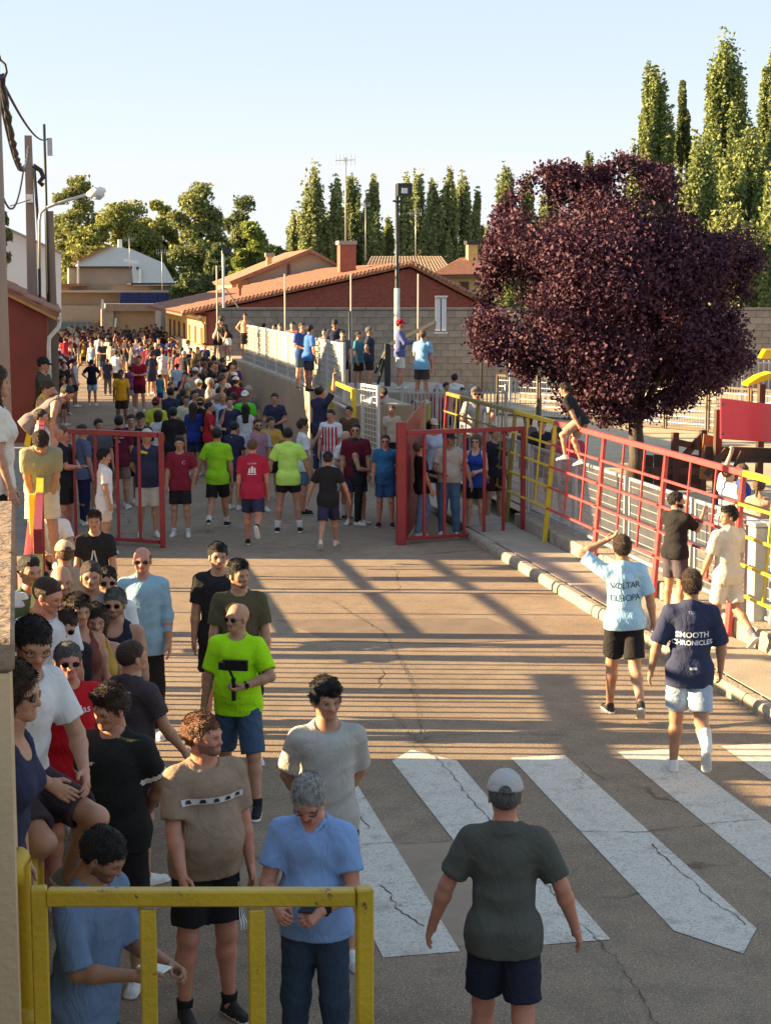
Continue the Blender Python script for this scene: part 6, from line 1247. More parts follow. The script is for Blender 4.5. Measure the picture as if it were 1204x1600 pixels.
# ---- khaki youth gripping the yellow post, others leaning over the barrier
p = AT(58, 760, 18.2)
person(loc=(p.x+.05, p.y+.45, 1.02), height=1.76, face=168, label='youth in khaki t-shirt and cream shorts bent over the yellow post', zfix=True, top=KHA, bot=CREAMC, hair='top', hc='brown', hpitch=48, lean=34, armL=((12, -2), (10, -12), 'grip'), armR=((12, -2), (10, -12), 'grip'), h=.012, legs='stand', hem=.84)
p = AT(58, 600, 25); person(loc=(p.x-.1, p.y, ZAT(p, 573)-1.55), height=1.78, face=80, label='man in grey sleeveless vest crouching forward on the left barrier', top=(.20, .17, .16), bot=(.10, .10, .11), shirt='tank', hair='crop', hc='black', beard=True, hpitch=15, lean=52, legs='crouch', zfix=True, armL='rail', armR='rail', h=.014)
p = AT(60, 640, 26.0); person(loc=(p.x, p.y, ZAT(p, 598)-1.62), height=1.68, face=110, label='woman in yellow top with black strap bag leaning on the left barrier', top=(.62, .42, .02), bot=(.03, .03, .03), shirt='dress', hair='pony', hc='brown', female=True, lean=16, hpitch=10, armL='belly', armR='chin', h=.014)
p = AT(86, 600, 29); person(loc=(p.x-.2, p.y, ZAT(p, 560)-1.75), height=1.75, face=100, label='man in dark cap and camouflage green top behind the woman in yellow', top=(.06, .06, .04), bot=(.05, .05, .05), cap=('fwd', (.02, .02, .02)), hair='crop', hpitch=10, h=.014, armL='cross', armR='cross')
p = AT(82, 690, 24); person(loc=(p.x-.15, p.y, ZAT(p, 640)-1.6), height=1.6, face=90, label='child in white and grey stripes low behind the barrier', top=(.45, .45, .47), bot=BLK, hair='short', hc='brown', h=.014)
p = AT(-6, 700, 11.5); person(loc=(p.x, p.y, ZAT(p, 574)-1.66), height=1.66, face=75, label='woman with long dark hair and striped top behind the stone coping', top=(.62, .58, .50), bot=BLK, hair='long', hc='brown', female=True, h=.012, shirt='tee', parts=None)
# ---- right pavement
P = who(972, 836, 1.68, -2, 'youth in sky blue football shirt walking away with hand on head', yf=1118, top=(.36, .58, .74), bot=BLK, armL='headhand', armR=((-2, 16), (8, 8), 'relax'), legs=((14, 2, 12), (-10, 2, 36)), hair='short', hc='brown', shirt='jersey', hem=.86, bulk=.96, shoes=(.03, .03, .035), side=-3, **near)
body_print(P, 'VOLTAR', at=(0, 0, 1.285), size=.085, color=(.02, .06, .08), back=True, bold=.0, spacing=.85); body_print(P, 'EUROPA', at=(0, 0, 1.165), size=.085, color=(.02, .06, .08), back=True, bold=.0, spacing=.85)
P = who(1072, 893, 1.80, 6, 'young man in oversized navy t-shirt with white back lettering walking away', yf=1212, top=(.035, .042, .085), bot=(.33, .41, .50), armL=((-6, 20), (14, 10), 'relax'), armR=((4, 18), (24, 2), 'relax'), legs=((12, 2, 4), (-14, 3, 58)), hair='top', hc='brown', hem=.79, sleeve=.96, bulk=1.08, shoes=(.62, .62, .60), **near)
body_print(P, 'SMOOTH', at=(.01, 0, 1.235), size=.066, color=(.75, .75, .76), back=True, bold=.0012); body_print(P, 'CHRONICLES', at=(.01, 0, 1.170), size=.056, color=(.75, .75, .76), back=True, bold=.0012)
body_print(P, at=(.02, 0, .96), quads=[[(-.03, -.01), (.03, -.01), (.03, .01), (-.03, .01)]], color=(.5, .52, .56), back=True, name='patch'); body_print(P, 'TSX', at=(.0, 0, 1.42), size=.035, color=(.3, .33, .4), back=True)
# one sock pulled up
c = SDF(); lgs = ((12, 2, 4), (-14, 3, 58)); hp = np.array((.085, 0, .91)); k_ = hp + .43*dirv(-14, 3, 1); an = k_ + .41*dirv(-72, 1.8, 1); ko = P['o']
c.cone(an, an+(k_-an)*.62, .043, .060, .02, cut=[(an+(k_-an)*.62, (k_-an)/np.linalg.norm(k_-an))]); V_, Q_ = c.run(.012, .02); hpl = np.array((-.085, 0, .91)); kl = hpl + .43*dirv(12, 2, -1); al = kl + .41*dirv(8, 1.2, -1); V_[:, 2] += .085 - min(an[2], al[2]); link('sock', mesh_np('sock', V_*P['S'], Q_, True, [m_cloth((.62, .62, .6))]), ko)
P = who(1052, 770, 1.82, 45, 'bearded man in black t-shirt on the pavement resting a hand on the barrier', z0=.12, yf=966, top=BLK, bot=(.07, .06, .075), armR=((50, 4), (140, -4), 'flat'), armL=((40, 6), (120, -12), 'relax'), hair='short', hc='black', beard='full', hyaw=50, bulk=1.12, skin='tan', hem=.84, shoes=(.35, .33, .3), h=.0115)
P = who(1132, 792, 1.78, -25, 'man in cream t-shirt and shorts on the pavement glancing back over his shoulder', z0=.12, yf=1014, top=(.58, .53, .45), bot=(.58, .53, .46), armL=((8, 14), (24, 6), 'relax'), armR='fwd', hair='top', hc='black', hyaw=-78, bulk=1.05, legs=((10, 2, 4), (-12, 2, 40)), hem=.82, shoes=(.16, .15, .18), sock=(.12, .12, .16, .22), sleeve=.8, h=.0115)
p = AT(905, 690, 25.3); person(loc=(p.x, p.y, ZAT(p, 590)-1.36), height=1.34, face=-68, label='boy in black perched on the faded red rail below the purple tree', top=BLK, bot=(.25, .2, .16), hair='top', hc='brown', lean=30, armL=((5, 2), (0, 0), 'grip'), armR=((0, 6), (0, 0), 'grip'), legs=((50, 4, 60), (20, 4, 40)), zfix=False, h=.013, skin='red')
# kids beyond the barrier
for px_, yh_, H_, D_, c_, lb, fc in ((1138, 728, 1.35, 22.5, WHT, 'child in white vest with raised arm beyond the mesh at the right', 60), (1160, 726, 1.4, 23.2, (.03, .06, .25), 'child in blue shirt bending beyond the mesh at the right', 90), (1186, 748, 1.3, 21.5, (.45, .28, .2), 'fair haired girl beyond the yellow barrier at the right edge', 30)):
    p = AT(px_, yh_, D_); person(loc=(p.x, p.y, .2), height=max(1.2, ZAT(p, yh_)-.2), face=fc, label=lb, top=c_, bot=(.05, .05, .07), hair='pony' if 'girl' in lb else 'short', hc='lightbrown', female='girl' in lb, h=.015, armL='up' if 'raised' in lb else 'hang', skin='fair')

# ---- around the gates
mid = dict(h=.0145)
P = who(283, 683, 1.76, 180, 'young man in maroon t-shirt and black shorts facing us beside the left gate', yf=838, top=MAR, bot=BLK, armL=((-8, 22), (6, -14), 'fist'), armR='hang', hair='top', hc='black', shoes=(.6, .6, .58), sock=(.5, .5, .5, .16), **mid); body_print(P, 'C', at=(-.08, 0, 1.30), size=.09, color=(.6, .5, .5))
P = who(232, 672, 1.76, 165, 'man in navy polo with yellow collar and beige shorts behind the left gate leaf', yf=838, top=NAV, bot=(.50, .44, .36), shirt='polo', armL='behind', armR='behind', cap=('back', (.5, .45, .4)), hair='crop', hc='brown', hyaw=-20, belly=.5, bulk=1.12, shoes=(.6, .6, .58), kneelen=.98, **mid)
body_print(P, at=(.06, 0, 1.39), quads=[[(-.06, -.015), (.05, -.03), (.06, 0), (-.04, .03)]], color=(.6, .45, .02), name='yellow_trim')
P = who(341, 664, 1.75, 2, 'man in bright lime t-shirt and black shorts walking away, white knee brace', yf=826, top=(.26, .55, .02), bot=BLK, armL='wide', armR='hang', legs='walkr', hair='short', hc='black', shoes=BLK, sock=(.6, .6, .6, .25), **mid)
P = who(396, 684, 1.74, 0, 'man in crimson printed t-shirt and navy shorts walking away in the road', yf=854, top=(.36, .022, .05), bot=NAV, legs='stridel', hair='crop', hc='lightbrown', skin='red', bulk=1.06, shoes=BLK, **mid)
body_print(P, 'EL CORTE', at=(0, 0, 1.36), size=.032, color=(.7, .6, .6), back=True); body_print(P, at=(0, 0, 1.26), quads=[[(-.06, -.06), (-.05, .03), (-.03, .02), (-.02, -.05)], [(-.01, -.05), (-.02, .05), (.02, .06), (.02, -.05)], [(.03, -.05), (.03, .03), (.055, .04), (.06, -.06)], [(-.07, -.075), (.07, -.075), (.07, -.065), (-.07, -.065)]], color=(.72, .65, .65), back=True, name='emblem')
P = who(451, 668, 1.78, -2, 'man in pale lime t-shirt and white socks seen from behind', yf=832, top=(.48, .75, .13), bot=BLK, armL='wide', armR='wide', hair='crop', hc='black', bulk=1.06, shoes=BLK, sock=(.6, .6, .6, .3), legs='wide', kneelen=.55, **mid)
P = who(513, 703, 1.72, 3, 'person all in black with cap walking away near the middle of the road', yf=856, top=BLK, bot=NAV, armL='wide', armR='wide', cap=('fwd', BLK), hair='crop', hc='brown', legs='walkr', shoes=(.55, .5, .42), kneelen=.9, **mid)
P = who(474, 656, 1.76, 75, 'youth in white t-shirt and denim shorts in profile behind the one in pale lime', yf=804, top=WHT, bot=DEN, hair='quiff', hc='brown', armL='chin', armR='hang', shoes=BLK, **mid)
P = who(517, 640, 1.74, 195, 'man in red and white striped football shirt facing us near the mesh gate', top=WHT, bot=(.5, .5, .5), hair='short', hc='brown', shirt='jersey', skin='red', **mid)
for x_ in (-.14, -.07, 0, .07, .14): body_print(P, at=(x_, 0, 1.15), quads=[[(-.018, -.26), (.018, -.26), (.018, .24), (-.018, .24)]], color=(.5, .015, .03), name='stripe')
who(531, 672, 1.72, 128, 'older man in white t-shirt with bandaged knee leaning forward among the group', yf=812, top=WHT, bot=(.5, .48, .45), hair='bald', hc='grey', skin='red', lean=14, armL='belly', armR='belly', belly=.9, bulk=1.15, shoes=BLK, sock=(.55, .55, .55, .5), **mid)
who(562, 684, 1.70, 100, 'person in black vest and long loose black trousers arching back', yf=820, top=BLK, bot=BLK, shirt='tank', lower='trousers', hair='short', hc='black', lean=-8, armL='belly', armR='belly', shoes=WHT, bulk=1.05, **mid)
who(556, 662, 1.80, 185, 'man in dark maroon t-shirt and sunglasses behind the arching person', top=(.11, .012, .025), bot=NAV, hair='crop', hc='black', glasses='sun', bulk=1.2, **mid)
who(602, 680, 1.74, 184, 'man in blue polo and blue shorts with sunglasses beside the thick red gate post', yf=823, top=(.03, .12, .24), bot=(.035, .09, .20), shirt='polo', hair='crop', hc='black', glasses='sun', skin='red', belly=.5, shoes=BLK, armL='behind', armR='hang', **mid)
P = who(500, 603, 1.76, 40, 'man in navy t-shirt holding a phone up towards the white fence', yf=740, top=NAV, bot=(.04, .05, .08), lower='jeans', hair='short', hc='black', armR='up', armL='chin', **mid)
thing_at(P, 'R', 'phone', lambda b: b.box((0, .02, .06), (.07, .012, .15)), M_BLACK, 'phone held up by the man in navy at the beige wall', 'phone', .08, .02)
P = who(384, 612, 1.80, 182, 'man in bright green t-shirt and white cap near the beige wall', top=GRN, bot=(.55, .55, .55), cap=('fwd', (.6, .6, .6)), hair='crop', skin='brown', bulk=1.08, **mid)
P = who(350, 614, 1.78, 175, 'man in pale blue t-shirt with hand raised to his head', top=(.42, .52, .66), bot=NAV, hair='bald', hc='darkgrey', armR='headhand', bulk=1.1, **mid)
body_print(P, at=(-.07, 0, 1.3), quads=[[(-.02, 0), (0, -.02), (.02, 0), (0, .02)]], color=(.02, .03, .08), name='logo')
who(315, 622, 1.84, 0, 'large man in black t-shirt and mustard cap seen from behind', yf=742, top=BLK, bot=BLK, cap=('back', (.50, .30, .02)), hair='crop', hc='brown', bulk=1.2, armL='wide', armR='wide', **mid)
who(430, 615, 1.76, 178, 'dark haired man in navy polo with folded arms against the beige wall', top=NAV, bot=BLK, shirt='polo', armL='belly', armR='belly', hair='short', hc='black', **mid)
who(404, 655, 1.74, 160, 'bearded man in sunglasses and patterned shirt behind the crimson t-shirt', top=(.30, .16, .20), bot=BLK, sleevec=(.35, .32, .42), hair='crop', hc='black', beard='full', glasses='sun', **mid)
who(367, 660, 1.66, 30, 'man in navy t-shirt looking down between the lime and crimson shirts', top=NAV, bot=NAV, hair='short', hc='black', hpitch=15, **mid)
who(424, 652, 1.64, 150, 'person in mustard yellow top half hidden behind the pale lime t-shirt', top=(.45, .26, .05), bot=BLK, hair='short', hc='brown', armL='cross', armR='cross', **mid)
# behind the right leaf
P = who(660, 690, 1.70, 75, 'person in black t-shirt and blue jeans leaning on the red steel shield', yf=838, top=BLK, bot=(.14, .21, .32), lower='jeans', hair='short', hc='lightbrown', legs='crosslean', lean=-6, armL='belly', armR='hang', skin='red', shoes=(.5, .45, .4), **mid)
who(701, 676, 1.80, 190, 'big man in off-white shirt and blue jeans with dark cap behind the right gate', yf=838, top=(.42, .37, .33), bot=(.07, .13, .22), lower='jeans', shirt='polo', cap=('fwd', (.02, .018, .03)), hair='crop', hyaw=-50, skin='brown', bulk=1.2, belly=.5, armL='wide', armR='belly', hem=.90, **mid)
who(742, 680, 1.70, 195, 'woman in bright blue tank top and black skirt behind the right gate', yf=832, top=(.02, .06, .30), bot=BLK, lower='skirt', shirt='tank', female=True, hair='bob', hc='lightbrown', glasses='sun', skin='fair', armL='phone', armR='belly', shoes=(.05, .03, .06), sock=(.5, .5, .5, .12), **mid)
who(771, 668, 1.76, 150, 'man in dark clothes with black bag behind the woman in blue', yf=815, top=(.02, .02, .03), bot=(.05, .02, .025), hair='short', hc='black', **mid)
who(676, 656, 1.70, 160, 'woman in white and black top behind the big man in off-white', z0=.1, top=(.45, .5, .6), bot=BLK, cap=('fwd', (.5, .42, .32)), hair='bob', hc='brown', female=True, **mid)
p = AT(741, 640, 33.0); person(loc=(p.x, p.y, .35), height=min(1.9, ZAT(p, 602)-.35), face=172, label='man in grey striped t-shirt and sunglasses leaning arms on the yellow rail', top=(.40, .39, .38), bot=NAV, hair='short', hc='darkgrey', glasses='sun', skin='red', lean=12, armL=((60, 25), (70, -20), 'relax'), armR=((45, 20), (70, -30), 'relax'), h=.0145)
for px_, yh_, D_, c_, lb, fc in ((824, 648, 32, (.10, .08, .10), 'woman with dark hair and grey top behind the shaded yellow barrier', 200), (846, 655, 30.5, BLK, 'man in black t-shirt behind the yellow barrier bend', 190), (868, 668, 29, (.30, .12, .13), 'woman in reddish patterned top behind the yellow barrier', 210), (892, 664, 27.5, (.32, .05, .08), 'child in pinkish top behind the first faded red panel', 170), (790, 690, 33, (.03, .03, .05), 'man in very dark clothing behind the rails near the woman in blue', 120)):
    p = AT(px_, yh_, D_); person(loc=(p.x, p.y, .2), height=min(1.8, max(1.2, ZAT(p, yh_)-.2)), face=fc, label=lb, top=c_, bot=BLK, hair='bob' if 'woman' in lb else 'short', hc='black', female='woman' in lb, h=.016)
# ---- behind the left leaf
P = who(104, 668, 1.76, 100, 'man in black t-shirt with folded arms just behind the left gate leaf', yf=845, top=BLK, bot=BLK, armL='cross', armR='cross', hair='crop', hc='lightbrown', skin='red', **mid)
who(133, 664, 1.78, 60, 'man in blue grey t-shirt and navy trousers behind the left gate leaf', yf=820, top=(.10, .12, .20), bot=(.02, .02, .06), lower='trousers', hair='crop', hc='brown', **mid)
P = who(189, 650, 1.80, 0, 'big man in maroon t-shirt seen from behind through the left gate', yf=795, top=(.11, .015, .03), bot=(.20, .13, .10), hair='short', hc='black', bulk=1.2, **mid); body_print(P, at=(0, 0, 1.28), quads=[[(-.1, .05), (-.02, .05), (-.02, .07), (-.1, .07)], [(-.05, -.05), (.05, -.02), (0, .03)], [(.02, .05), (.1, .05), (.1, .07), (.02, .07)]], color=(.4, .3, .3), back=True, name='print')
who(158, 655, 1.70, 150, 'dark haired youth in grey top behind the left gate, second bar from the left', yf=800, top=(.08, .08, .09), bot=BLK, hair='short', hc='black', **mid)
who(208, 648, 1.72, 170, 'youth in black t-shirt looking over the left gate rail', yf=790, top=BLK, bot=BLK, hair='short', hc='black', **mid)
who(222, 646, 1.70, 178, 'youth in black cap looking over the left gate rail', yf=786, top=(.02, .02, .03), bot=BLK, cap=('fwd', BLK), hair='crop', **mid)
who(246, 622, 1.72, 10, 'person in red cap and yellow t-shirt beyond the left gate post', yf=745, top=(.46, .50, .04), bot=(.3, .3, .3), cap=('back', (.5, .02, .03)), hair='crop', **mid)
who(250, 642, 1.62, 20, 'girl in white t-shirt just right of the left gate post', yf=765, top=WHT, bot=(.2, .22, .3), hair='bob', hc='brown', female=True, **mid)
who(273, 637, 1.78, 2, 'man in black t-shirt seen from behind above the maroon t-shirt', yf=768, top=BLK, bot=BLK, hair='short', hc='black', bulk=1.1, **mid)
who(293, 618, 1.66, 170, 'youth in cream football top beyond the man in maroon', yf=730, top=(.5, .45, .33), bot=BLK, hair='short', hc='black', **mid)
who(306, 610, 1.72, 150, 'man in white patterned t-shirt looking left near the crowd middle', yf=722, top=(.5, .54, .62), bot=(.3, .3, .35), hair='short', hc='black', **mid)

# ---- up on the terrace and the fence
def stand(px, yh, D, z0, H, face, label, **k):
    p = AT(px, yh, D); return person(loc=(p.x, p.y, z0), height=max(1.1, min(1.95, ZAT(p, yh)-z0)) if H is None else H, face=face, label=label, **{**dict(h=.017), **k})
p = RD(6.34, 43.0); person(loc=(p.x-.02, p.y, 1.58), height=1.70, face=150, label='boy in blue t-shirt standing on the wall ledge, left of the two', top=(.03, .07, .24), bot=(.04, .08, .12), hair='short', hc='brown', armL='belly', armR='belly', skin='red', h=.016, shoes=(.1, .1, .1))
p = RD(6.34, 41.9); person(loc=(p.x-.02, p.y, 1.58), height=1.66, face=60, label='boy in brighter blue t-shirt on the wall ledge, right of the two', top=(.05, .14, .42), bot=(.05, .06, .07), hair='short', hc='black', skin='red', h=.016, shoes=(.03, .03, .03), lean=4)
stand(625, 500, 43.2, 1.56, None, 95, 'boy in red cap and white shorts standing on the terrace edge', top=(.10, .12, .28), bot=(.55, .55, .5), shirt='long', sleeve=1.9, cap=('fwd', (.5, .015, .04)), hair='crop', skin='red', armL='hold', armR='hold', kneelen=.9)
stand(659, 517, 40.3, 1.40, 1.75, 20, 'man in light blue t-shirt and dark shorts high on the red end post', top=(.20, .42, .62), bot=(.06, .05, .05), hair='short', hc='lightbrown', skin='red', armL='lap', lean=6)
stand(577, 511, 42.5, 1.56, None, 95, 'man in navy t-shirt with hands on hips behind the fence end', top=NAV, bot=BLK, hair='crop', hc='darkgrey', armL='hip', armR='hip', bulk=1.1)
stand(560, 528, 42.8, 1.56, 1.5, 120, 'child in teal top beside the man in navy on the terrace', top=(.05, .20, .28), bot=BLK, hair='short', hc='black')
stand(524, 498, 44.5, 1.56, None, 185, 'man in navy t-shirt looking down over the white fence', top=NAV, bot=BLK, hair='short', hc='black', hpitch=35, lean=8)
for px_, yh_, D_, c_, lb, fc in ((507, 514, 46, (.45, .12, .10), 'child with reddish top peeping over the white fence left of the man in navy', 200), (535, 517, 43.5, (.1, .1, .12), 'dark haired child peeping over the white fence right of the man in navy', 175), (457, 503, 49, (.55, .14, .12), 'child in coral top above the white fence beside the boys in blue', 190), (437, 506, 51, (.5, .4, .33), 'fair child peeping over the middle of the white fence', 170), (429, 507, 52, (.5, .25, .2), 'second small head over the middle of the white fence', 210), (412, 505, 54, BLK, 'dark figure looking over the white fence far part', 10)):
    stand(px_, yh_, D_, 1.56, None, fc, lb, top=c_, bot=BLK, hair='short', hc='lightbrown' if 'fair' in lb else 'black', skin='fair', h=.02)
stand(383, 484, 57, 1.75, 1.55, 185, 'bare chested person with hands on hips at the far end of the white fence', top=(.35, .2, .14), bot=BLK, shirt=None, hair='short', hc='black', armL='hip', armR='hip', h=.018)
stand(340, 512, 60, 1.6, 1.6, 130, 'person in grey vest clinging at the far fence corner', top=(.25, .25, .25), bot=BLK, hair='bob', shirt='tank', lean=20, armL='rail', armR='rail', h=.02)
stand(355, 514, 59, 1.6, 1.6, 215, 'person in black bending over the far fence corner', top=BLK, bot=WHT, hair='short', lean=35, armL='rail', armR='rail', h=.02)
p = AT(578, 585, 37.6); person(loc=(p.x, p.y, .62), height=1.7, face=150, label='boy in white t-shirt folded over the cream mesh gate', top=(.66, .66, .66), bot=(.02, .02, .04), hair='short', hc='black', hpitch=30, lean=62, armL=((50, 4), (40, 0), 'relax'), armR=((50, 4), (40, 0), 'relax'), h=.0165, skin='red')
for px_, yh_, D_, c_, lb, fc in ((645, 626, 40.6, (.28, .03, .04), 'boy in dark red shirt behind the bar fence, leftmost', 190), (682, 606, 41, (.30, .04, .08), 'boy in claret shirt behind the bar fence', 180), (697, 598, 42, (.5, .25, .2), 'boy in peach and dark top behind the bar fence', 150), (710, 584, 43, (.62, .62, .6), 'dark haired child in white t-shirt behind the bar fence', 10), (722, 606, 41, (.25, .10, .05), 'child in brown top behind the bar fence', 170), (668, 612, 41, (.5, .42, .05), 'child in yellow top behind the bar fence', 160)):
    stand(px_, yh_, D_, .2, None, fc, lb, top=c_, bot=BLK, hair='short', hc='black', h=.02)
stand(612, 650, 36.6, .1, 1.5, 170, 'child in cream top squeezed between the mesh gate and the red post', top=(.5, .42, .33), bot=BLK, hair='short', hc='brown', h=.02)
stand(545, 640, 35.0, .1, 1.6, 200, 'person in brown top in the shade beside the mesh gate', top=(.10, .05, .03), bot=BLK, hair='short', h=.02)

# ---- middle of the street
far = dict(h=.022)
for px_, yh_, yf_, fc, c_, b_, lb, kw in (
    (118, 561, 636, 88, (.40, .42, .47), BLK, 'man in pale t-shirt and black shorts in profile in the open road', dict(shoes=(.6, .6, .6))),
    (145, 562, 634, 2, (.012, .014, .03), (.30, .42, .60), 'person in dark navy shirt and light blue shorts seen from behind, arms lifted', dict(shoes=(.6, .6, .6), armL='hip', armR='hip')),
    (169, 561, 618, 0, (.03, .035, .06), (.10, .085, .075), 'man in dark blue t-shirt and grey trousers seen from behind', dict(lower='trousers')),
    (191, 578, 668, 172, (.55, .30, .02), (.035, .02, .025), 'boy in amber yellow shirt standing in front of the purple one', dict(skin='dark')),
    (205, 572, 640, 5, (.20, .06, .22), (.5, .5, .52), 'child in purple shirt behind the amber yellow one', {}),
    (219, 556, 643, 182, (.24, .012, .035), (.07, .015, .025), 'man in crimson shirt with folded arms facing us in the open road', dict(armL='cross', armR='cross', shoes=(.6, .6, .6), skin='red')),
    (285, 548, 620, 0, (.85, .08, .09), BLK, 'man in coral red t-shirt seen from behind', {}),
    (278, 566, 635, -15, (.40, .52, .62), BLK, 'man in sky and white football shirt striding left', dict(legs='walkl', shoes=(.6, .6, .6))),
    (303, 577, 645, 20, (.30, .42, .52), (.3, .35, .4), 'man in light blue patterned shirt among the right group', {}),
    (318, 588, 662, -60, (.42, .52, .62), (.2, .2, .25), 'man in light blue t-shirt turned left in the right group', {}),
    (240, 553, 615, 100, (.03, .03, .04), BLK, 'youth in black carrying a dark bag at the centre right', {}),
    (251, 585, 640, 30, (.05, .20, .30), (.03, .04, .25), 'child in teal and blue football kit', {}),
    (263, 560, 612, 10, (.40, .40, .5), (.05, .05, .1), 'person in white and lilac striped shirt left of the coral one', {}),
    (338, 566, 652, 150, (.015, .018, .035), BLK, 'man in black polo at the foot of the retaining wall', dict(shirt='polo')),
    (351, 563, 650, 178, BLK, (.28, .17, .10), 'bearded man in black with folded arms by the retaining wall', dict(armL='cross', armR='cross', beard='full')),
    (366, 566, 655, 190, (.07, .03, .20), (.05, .02, .06), 'man in violet football shirt by the retaining wall', {}),
    (312, 562, 640, 175, WHT, (.2, .2, .2), 'man in white t-shirt with dark chest mark near the ochre wall', {}),
    (325, 560, 630, 200, (.3, .16, .08), (.1, .07, .05), 'person in tan shirt near the ochre wall', {}),
    (96, 556, 640, 100, (.08, .05, .05), BLK, 'person in dark brown top behind the left barrier queue', {}),
    (100, 585, 665, 95, (.10, .03, .04), (.08, .03, .04), 'person in dark wine coloured clothes by the red house wall', {}),
    (88, 548, 625, 80, (.55, .52, .45), (.1, .1, .12), 'person in cream top leaning out near the white downpipe', dict(lean=12)),
    (183, 548, 612, 20, (.5, .52, .56), BLK, 'youth in white t-shirt left of the amber yellow boy', {}),
    (228, 540, 600, 8, (.10, .02, .03), BLK, 'person in dark maroon jersey behind the crimson shirt', {})):
    who(px_, yh_, None, fc, lb, yf=yf_, top=c_, bot=b_, **{**far, **kw})

# ---- the packed crowd beyond: copies of a few figures, each dressed by its own materials
proto = []
specs = [dict(face=0), dict(face=180), dict(face=180, armL='cross', armR='cross'), dict(face=90, legs='walkl'), dict(face=0, armL='hip', armR='hip'), dict(face=0, hair='long', female=True), dict(face=180, lower='trousers'), dict(face=0, cap=('fwd', (.5, .5, .5))), dict(face=90, armL='phone', armR='phone'), dict(face=0, armR='headhand'), dict(face=180, shirt='tank', hair='bob', female=True), dict(face=0, bulk=1.25, lower='longshorts'), dict(face=180, armL='chin', armR='cross'), dict(face=90, armL='wave', armR='hang', legs='wide'), dict(face=0, armL='up', armR='hip'), dict(face=180, armL='hip', armR='chin', bulk=1.15, belly=.8), dict(face=0, legs='walkr', armL='fwd', armR='back')]
cols = [('black', BLK), ('navy', NAV), ('white', (.5, .5, .52)), ('maroon', (.13, .014, .03)), ('grey', (.12, .12, .13)), ('royal blue', (.02, .04, .22)), ('sky blue', (.25, .40, .52)), ('wine', (.07, .015, .025)), ('olive', (.10, .09, .05)), ('red', (.38, .02, .03)), ('lilac', (.25, .2, .38)), ('teal', (.03, .14, .17)), ('cream', (.42, .36, .28)), ('pink', (.45, .2, .22)), ('mustard', (.38, .25, .03)), ('charcoal', (.035, .035, .04))]
bcols = [('black', BLK), ('navy', NAV), ('beige', (.3, .24, .17)), ('grey', (.14, .14, .15)), ('denim', (.06, .09, .15)), ('white', (.45, .45, .45))]
wts = [10, 9, 6, 5, 5, 3, 3, 3, 2, 2, 1, 1, 2, 1, 1, 5]
GRPC = 'spectators packed at the far end of the street'
def describe(i, pal, pbl):
    k = specs[i]; d = {0: 'seen from behind', 90: 'in profile', 180: 'facing us'}[k['face']]
    ex = ', arms folded' if k.get('armL') == 'cross' else ', hands on hips' if k.get('armL') == 'hip' else ', looking at a phone' if k.get('armL') == 'phone' else ', hand on head' if k.get('armR') == 'headhand' else ', pale cap' if k.get('cap') else ', hand to the chin' if k.get('armL') == 'chin' else ', waving' if k.get('armL') == 'wave' else ', one arm raised' if k.get('armL') == 'up' else ', walking' if k.get('legs') else ', long hair' if k.get('hair') == 'long' else ', bobbed hair' if k.get('hair') == 'bob' else ', heavily built' if k.get('bulk') else ''
    return 'distant %s in %s top and %s %s %s%s' % ('woman' if k.get('female') else 'person', pal, pbl, 'trousers' if k.get('lower') == 'trousers' else 'shorts', d, ex)
used = set(); R2 = random.Random(11); spots = []
def add_spot(px, yf, z=0): spots.append((px, yf, z))
for row, (yf_, xa, xb, n_) in enumerate([(556, 92, 255, 24), (563, 92, 262, 22), (571, 92, 268, 20), (581, 96, 272, 13), (592, 140, 300, 11), (604, 225, 330, 8), (618, 232, 345, 7), (636, 300, 372, 5), (655, 300, 368, 5), (676, 285, 372, 6), (698, 262, 380, 6), (722, 255, 400, 6), (745, 290, 400, 4)]):
    for j in range(n_): add_spot(xa + (xb-xa)*(j+.5)/n_ + R2.uniform(-3, 3), yf_ + R2.uniform(-3, 3))
for j in range(9): add_spot(90 + j*1.2 + R2.uniform(-2, 2), 600 + j*6)
protos = {}
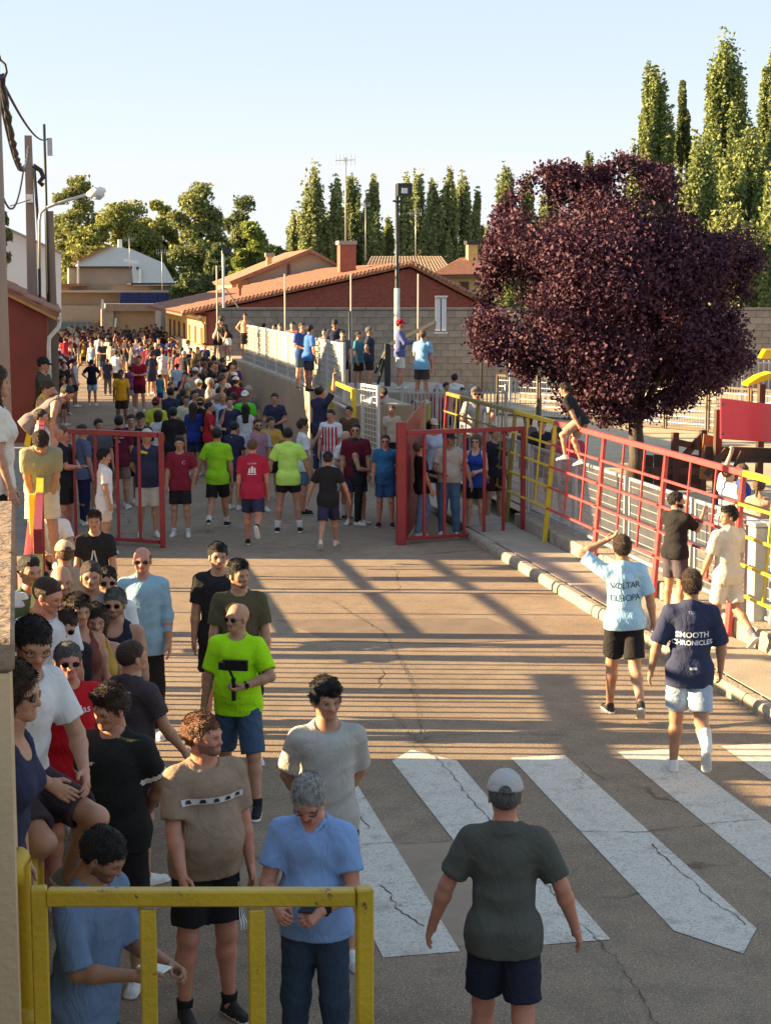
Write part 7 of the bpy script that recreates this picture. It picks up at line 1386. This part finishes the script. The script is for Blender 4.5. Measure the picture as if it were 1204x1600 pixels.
for (px_, yf_, z_) in spots:
    for _ in range(60):
        i = R2.randrange(len(specs)); ci = R2.choices(range(len(cols)), wts)[0]; bi = R2.randrange(len(bcols))
        if (i, ci, bi) not in used: break
    used.add((i, ci, bi)); lb = describe(i, cols[ci][0], bcols[bi][0]); p = GP(px_, yf_); H_ = R2.uniform(1.60, 1.86)
    if i not in protos:
        k = dict(specs[i]); fc = k.pop('face'); r_ = person(loc=(p.x, p.y, 0), height=1.75, face=fc, label=lb, group=GRPC, h=.021, **k)['o']; protos[i] = r_; o = r_
        o['f0'] = 0
    else: o = copy_tree(protos[i]); o['label'] = lb; o.location = (p.x, p.y, 0); o.rotation_euler = (0, 0, protos[i].rotation_euler.z + R(R2.uniform(-35, 35)))
    sc_ = H_/1.75; o.scale = (sc_, sc_, sc_)
    if 'f0' in o: del o['f0']
    hk = R2.choices(['black', 'brown', 'lightbrown', 'grey'], [6, 4, 2, 1])[0]; sk = R2.choices(['tan', 'red', 'brown', 'fair'], [4, 3, 2, 2])[0]
    o.material_slots[0].link = 'OBJECT'; o.material_slots[0].material = m_skin(sk)
    for ch in o.children:
        b_ = ch.name.split('.')[0]; m_ = None
        if b_ in ('t_shirt', 'tank_top'): m_ = m_cloth(cols[ci][1])
        elif b_ in ('shorts', 'trousers'): m_ = m_cloth(bcols[bi][1])
        elif b_ == 'hair': m_ = m_hair(hk)
        if m_: ch.material_slots[0].link = 'OBJECT'; ch.material_slots[0].material = m_
# perched on the far low wall
for j, (px_, yh_, c_, lb) in enumerate(((198, 509, (.10, .02, .03), 'figure in maroon perched on the far low wall, leftmost'), (220, 513, BLK, 'dark haired figure on the far low wall behind the crowd'), (243, 507, (.1, .09, .1), 'youth in grey straddling the corner of the far low wall'), (190, 516, WHT, 'figure in white leaning on the far low wall'), (181, 518, BLK, 'figure in black at the left end of the far low wall'), (211, 518, (.3, .3, .32), 'figure in pale grey behind the far low wall'))):
    p = AT(px_, yh_, 102.2); person(loc=(p.x, p.y, ZAT(p, yh_)-1.62), height=1.65, face=180, label=lb, top=c_, bot=BLK, hair='short', h=.032)

p = GP(250, 1506); o = MB().tube([(p.x-.05, p.y, .012), (p.x+.05, p.y+.01, .012)], .008, 6).obj('paper_stick', M_WHITE); tag(o, 'small white paper stick dropped on the asphalt behind the nearest gate', 'litter')
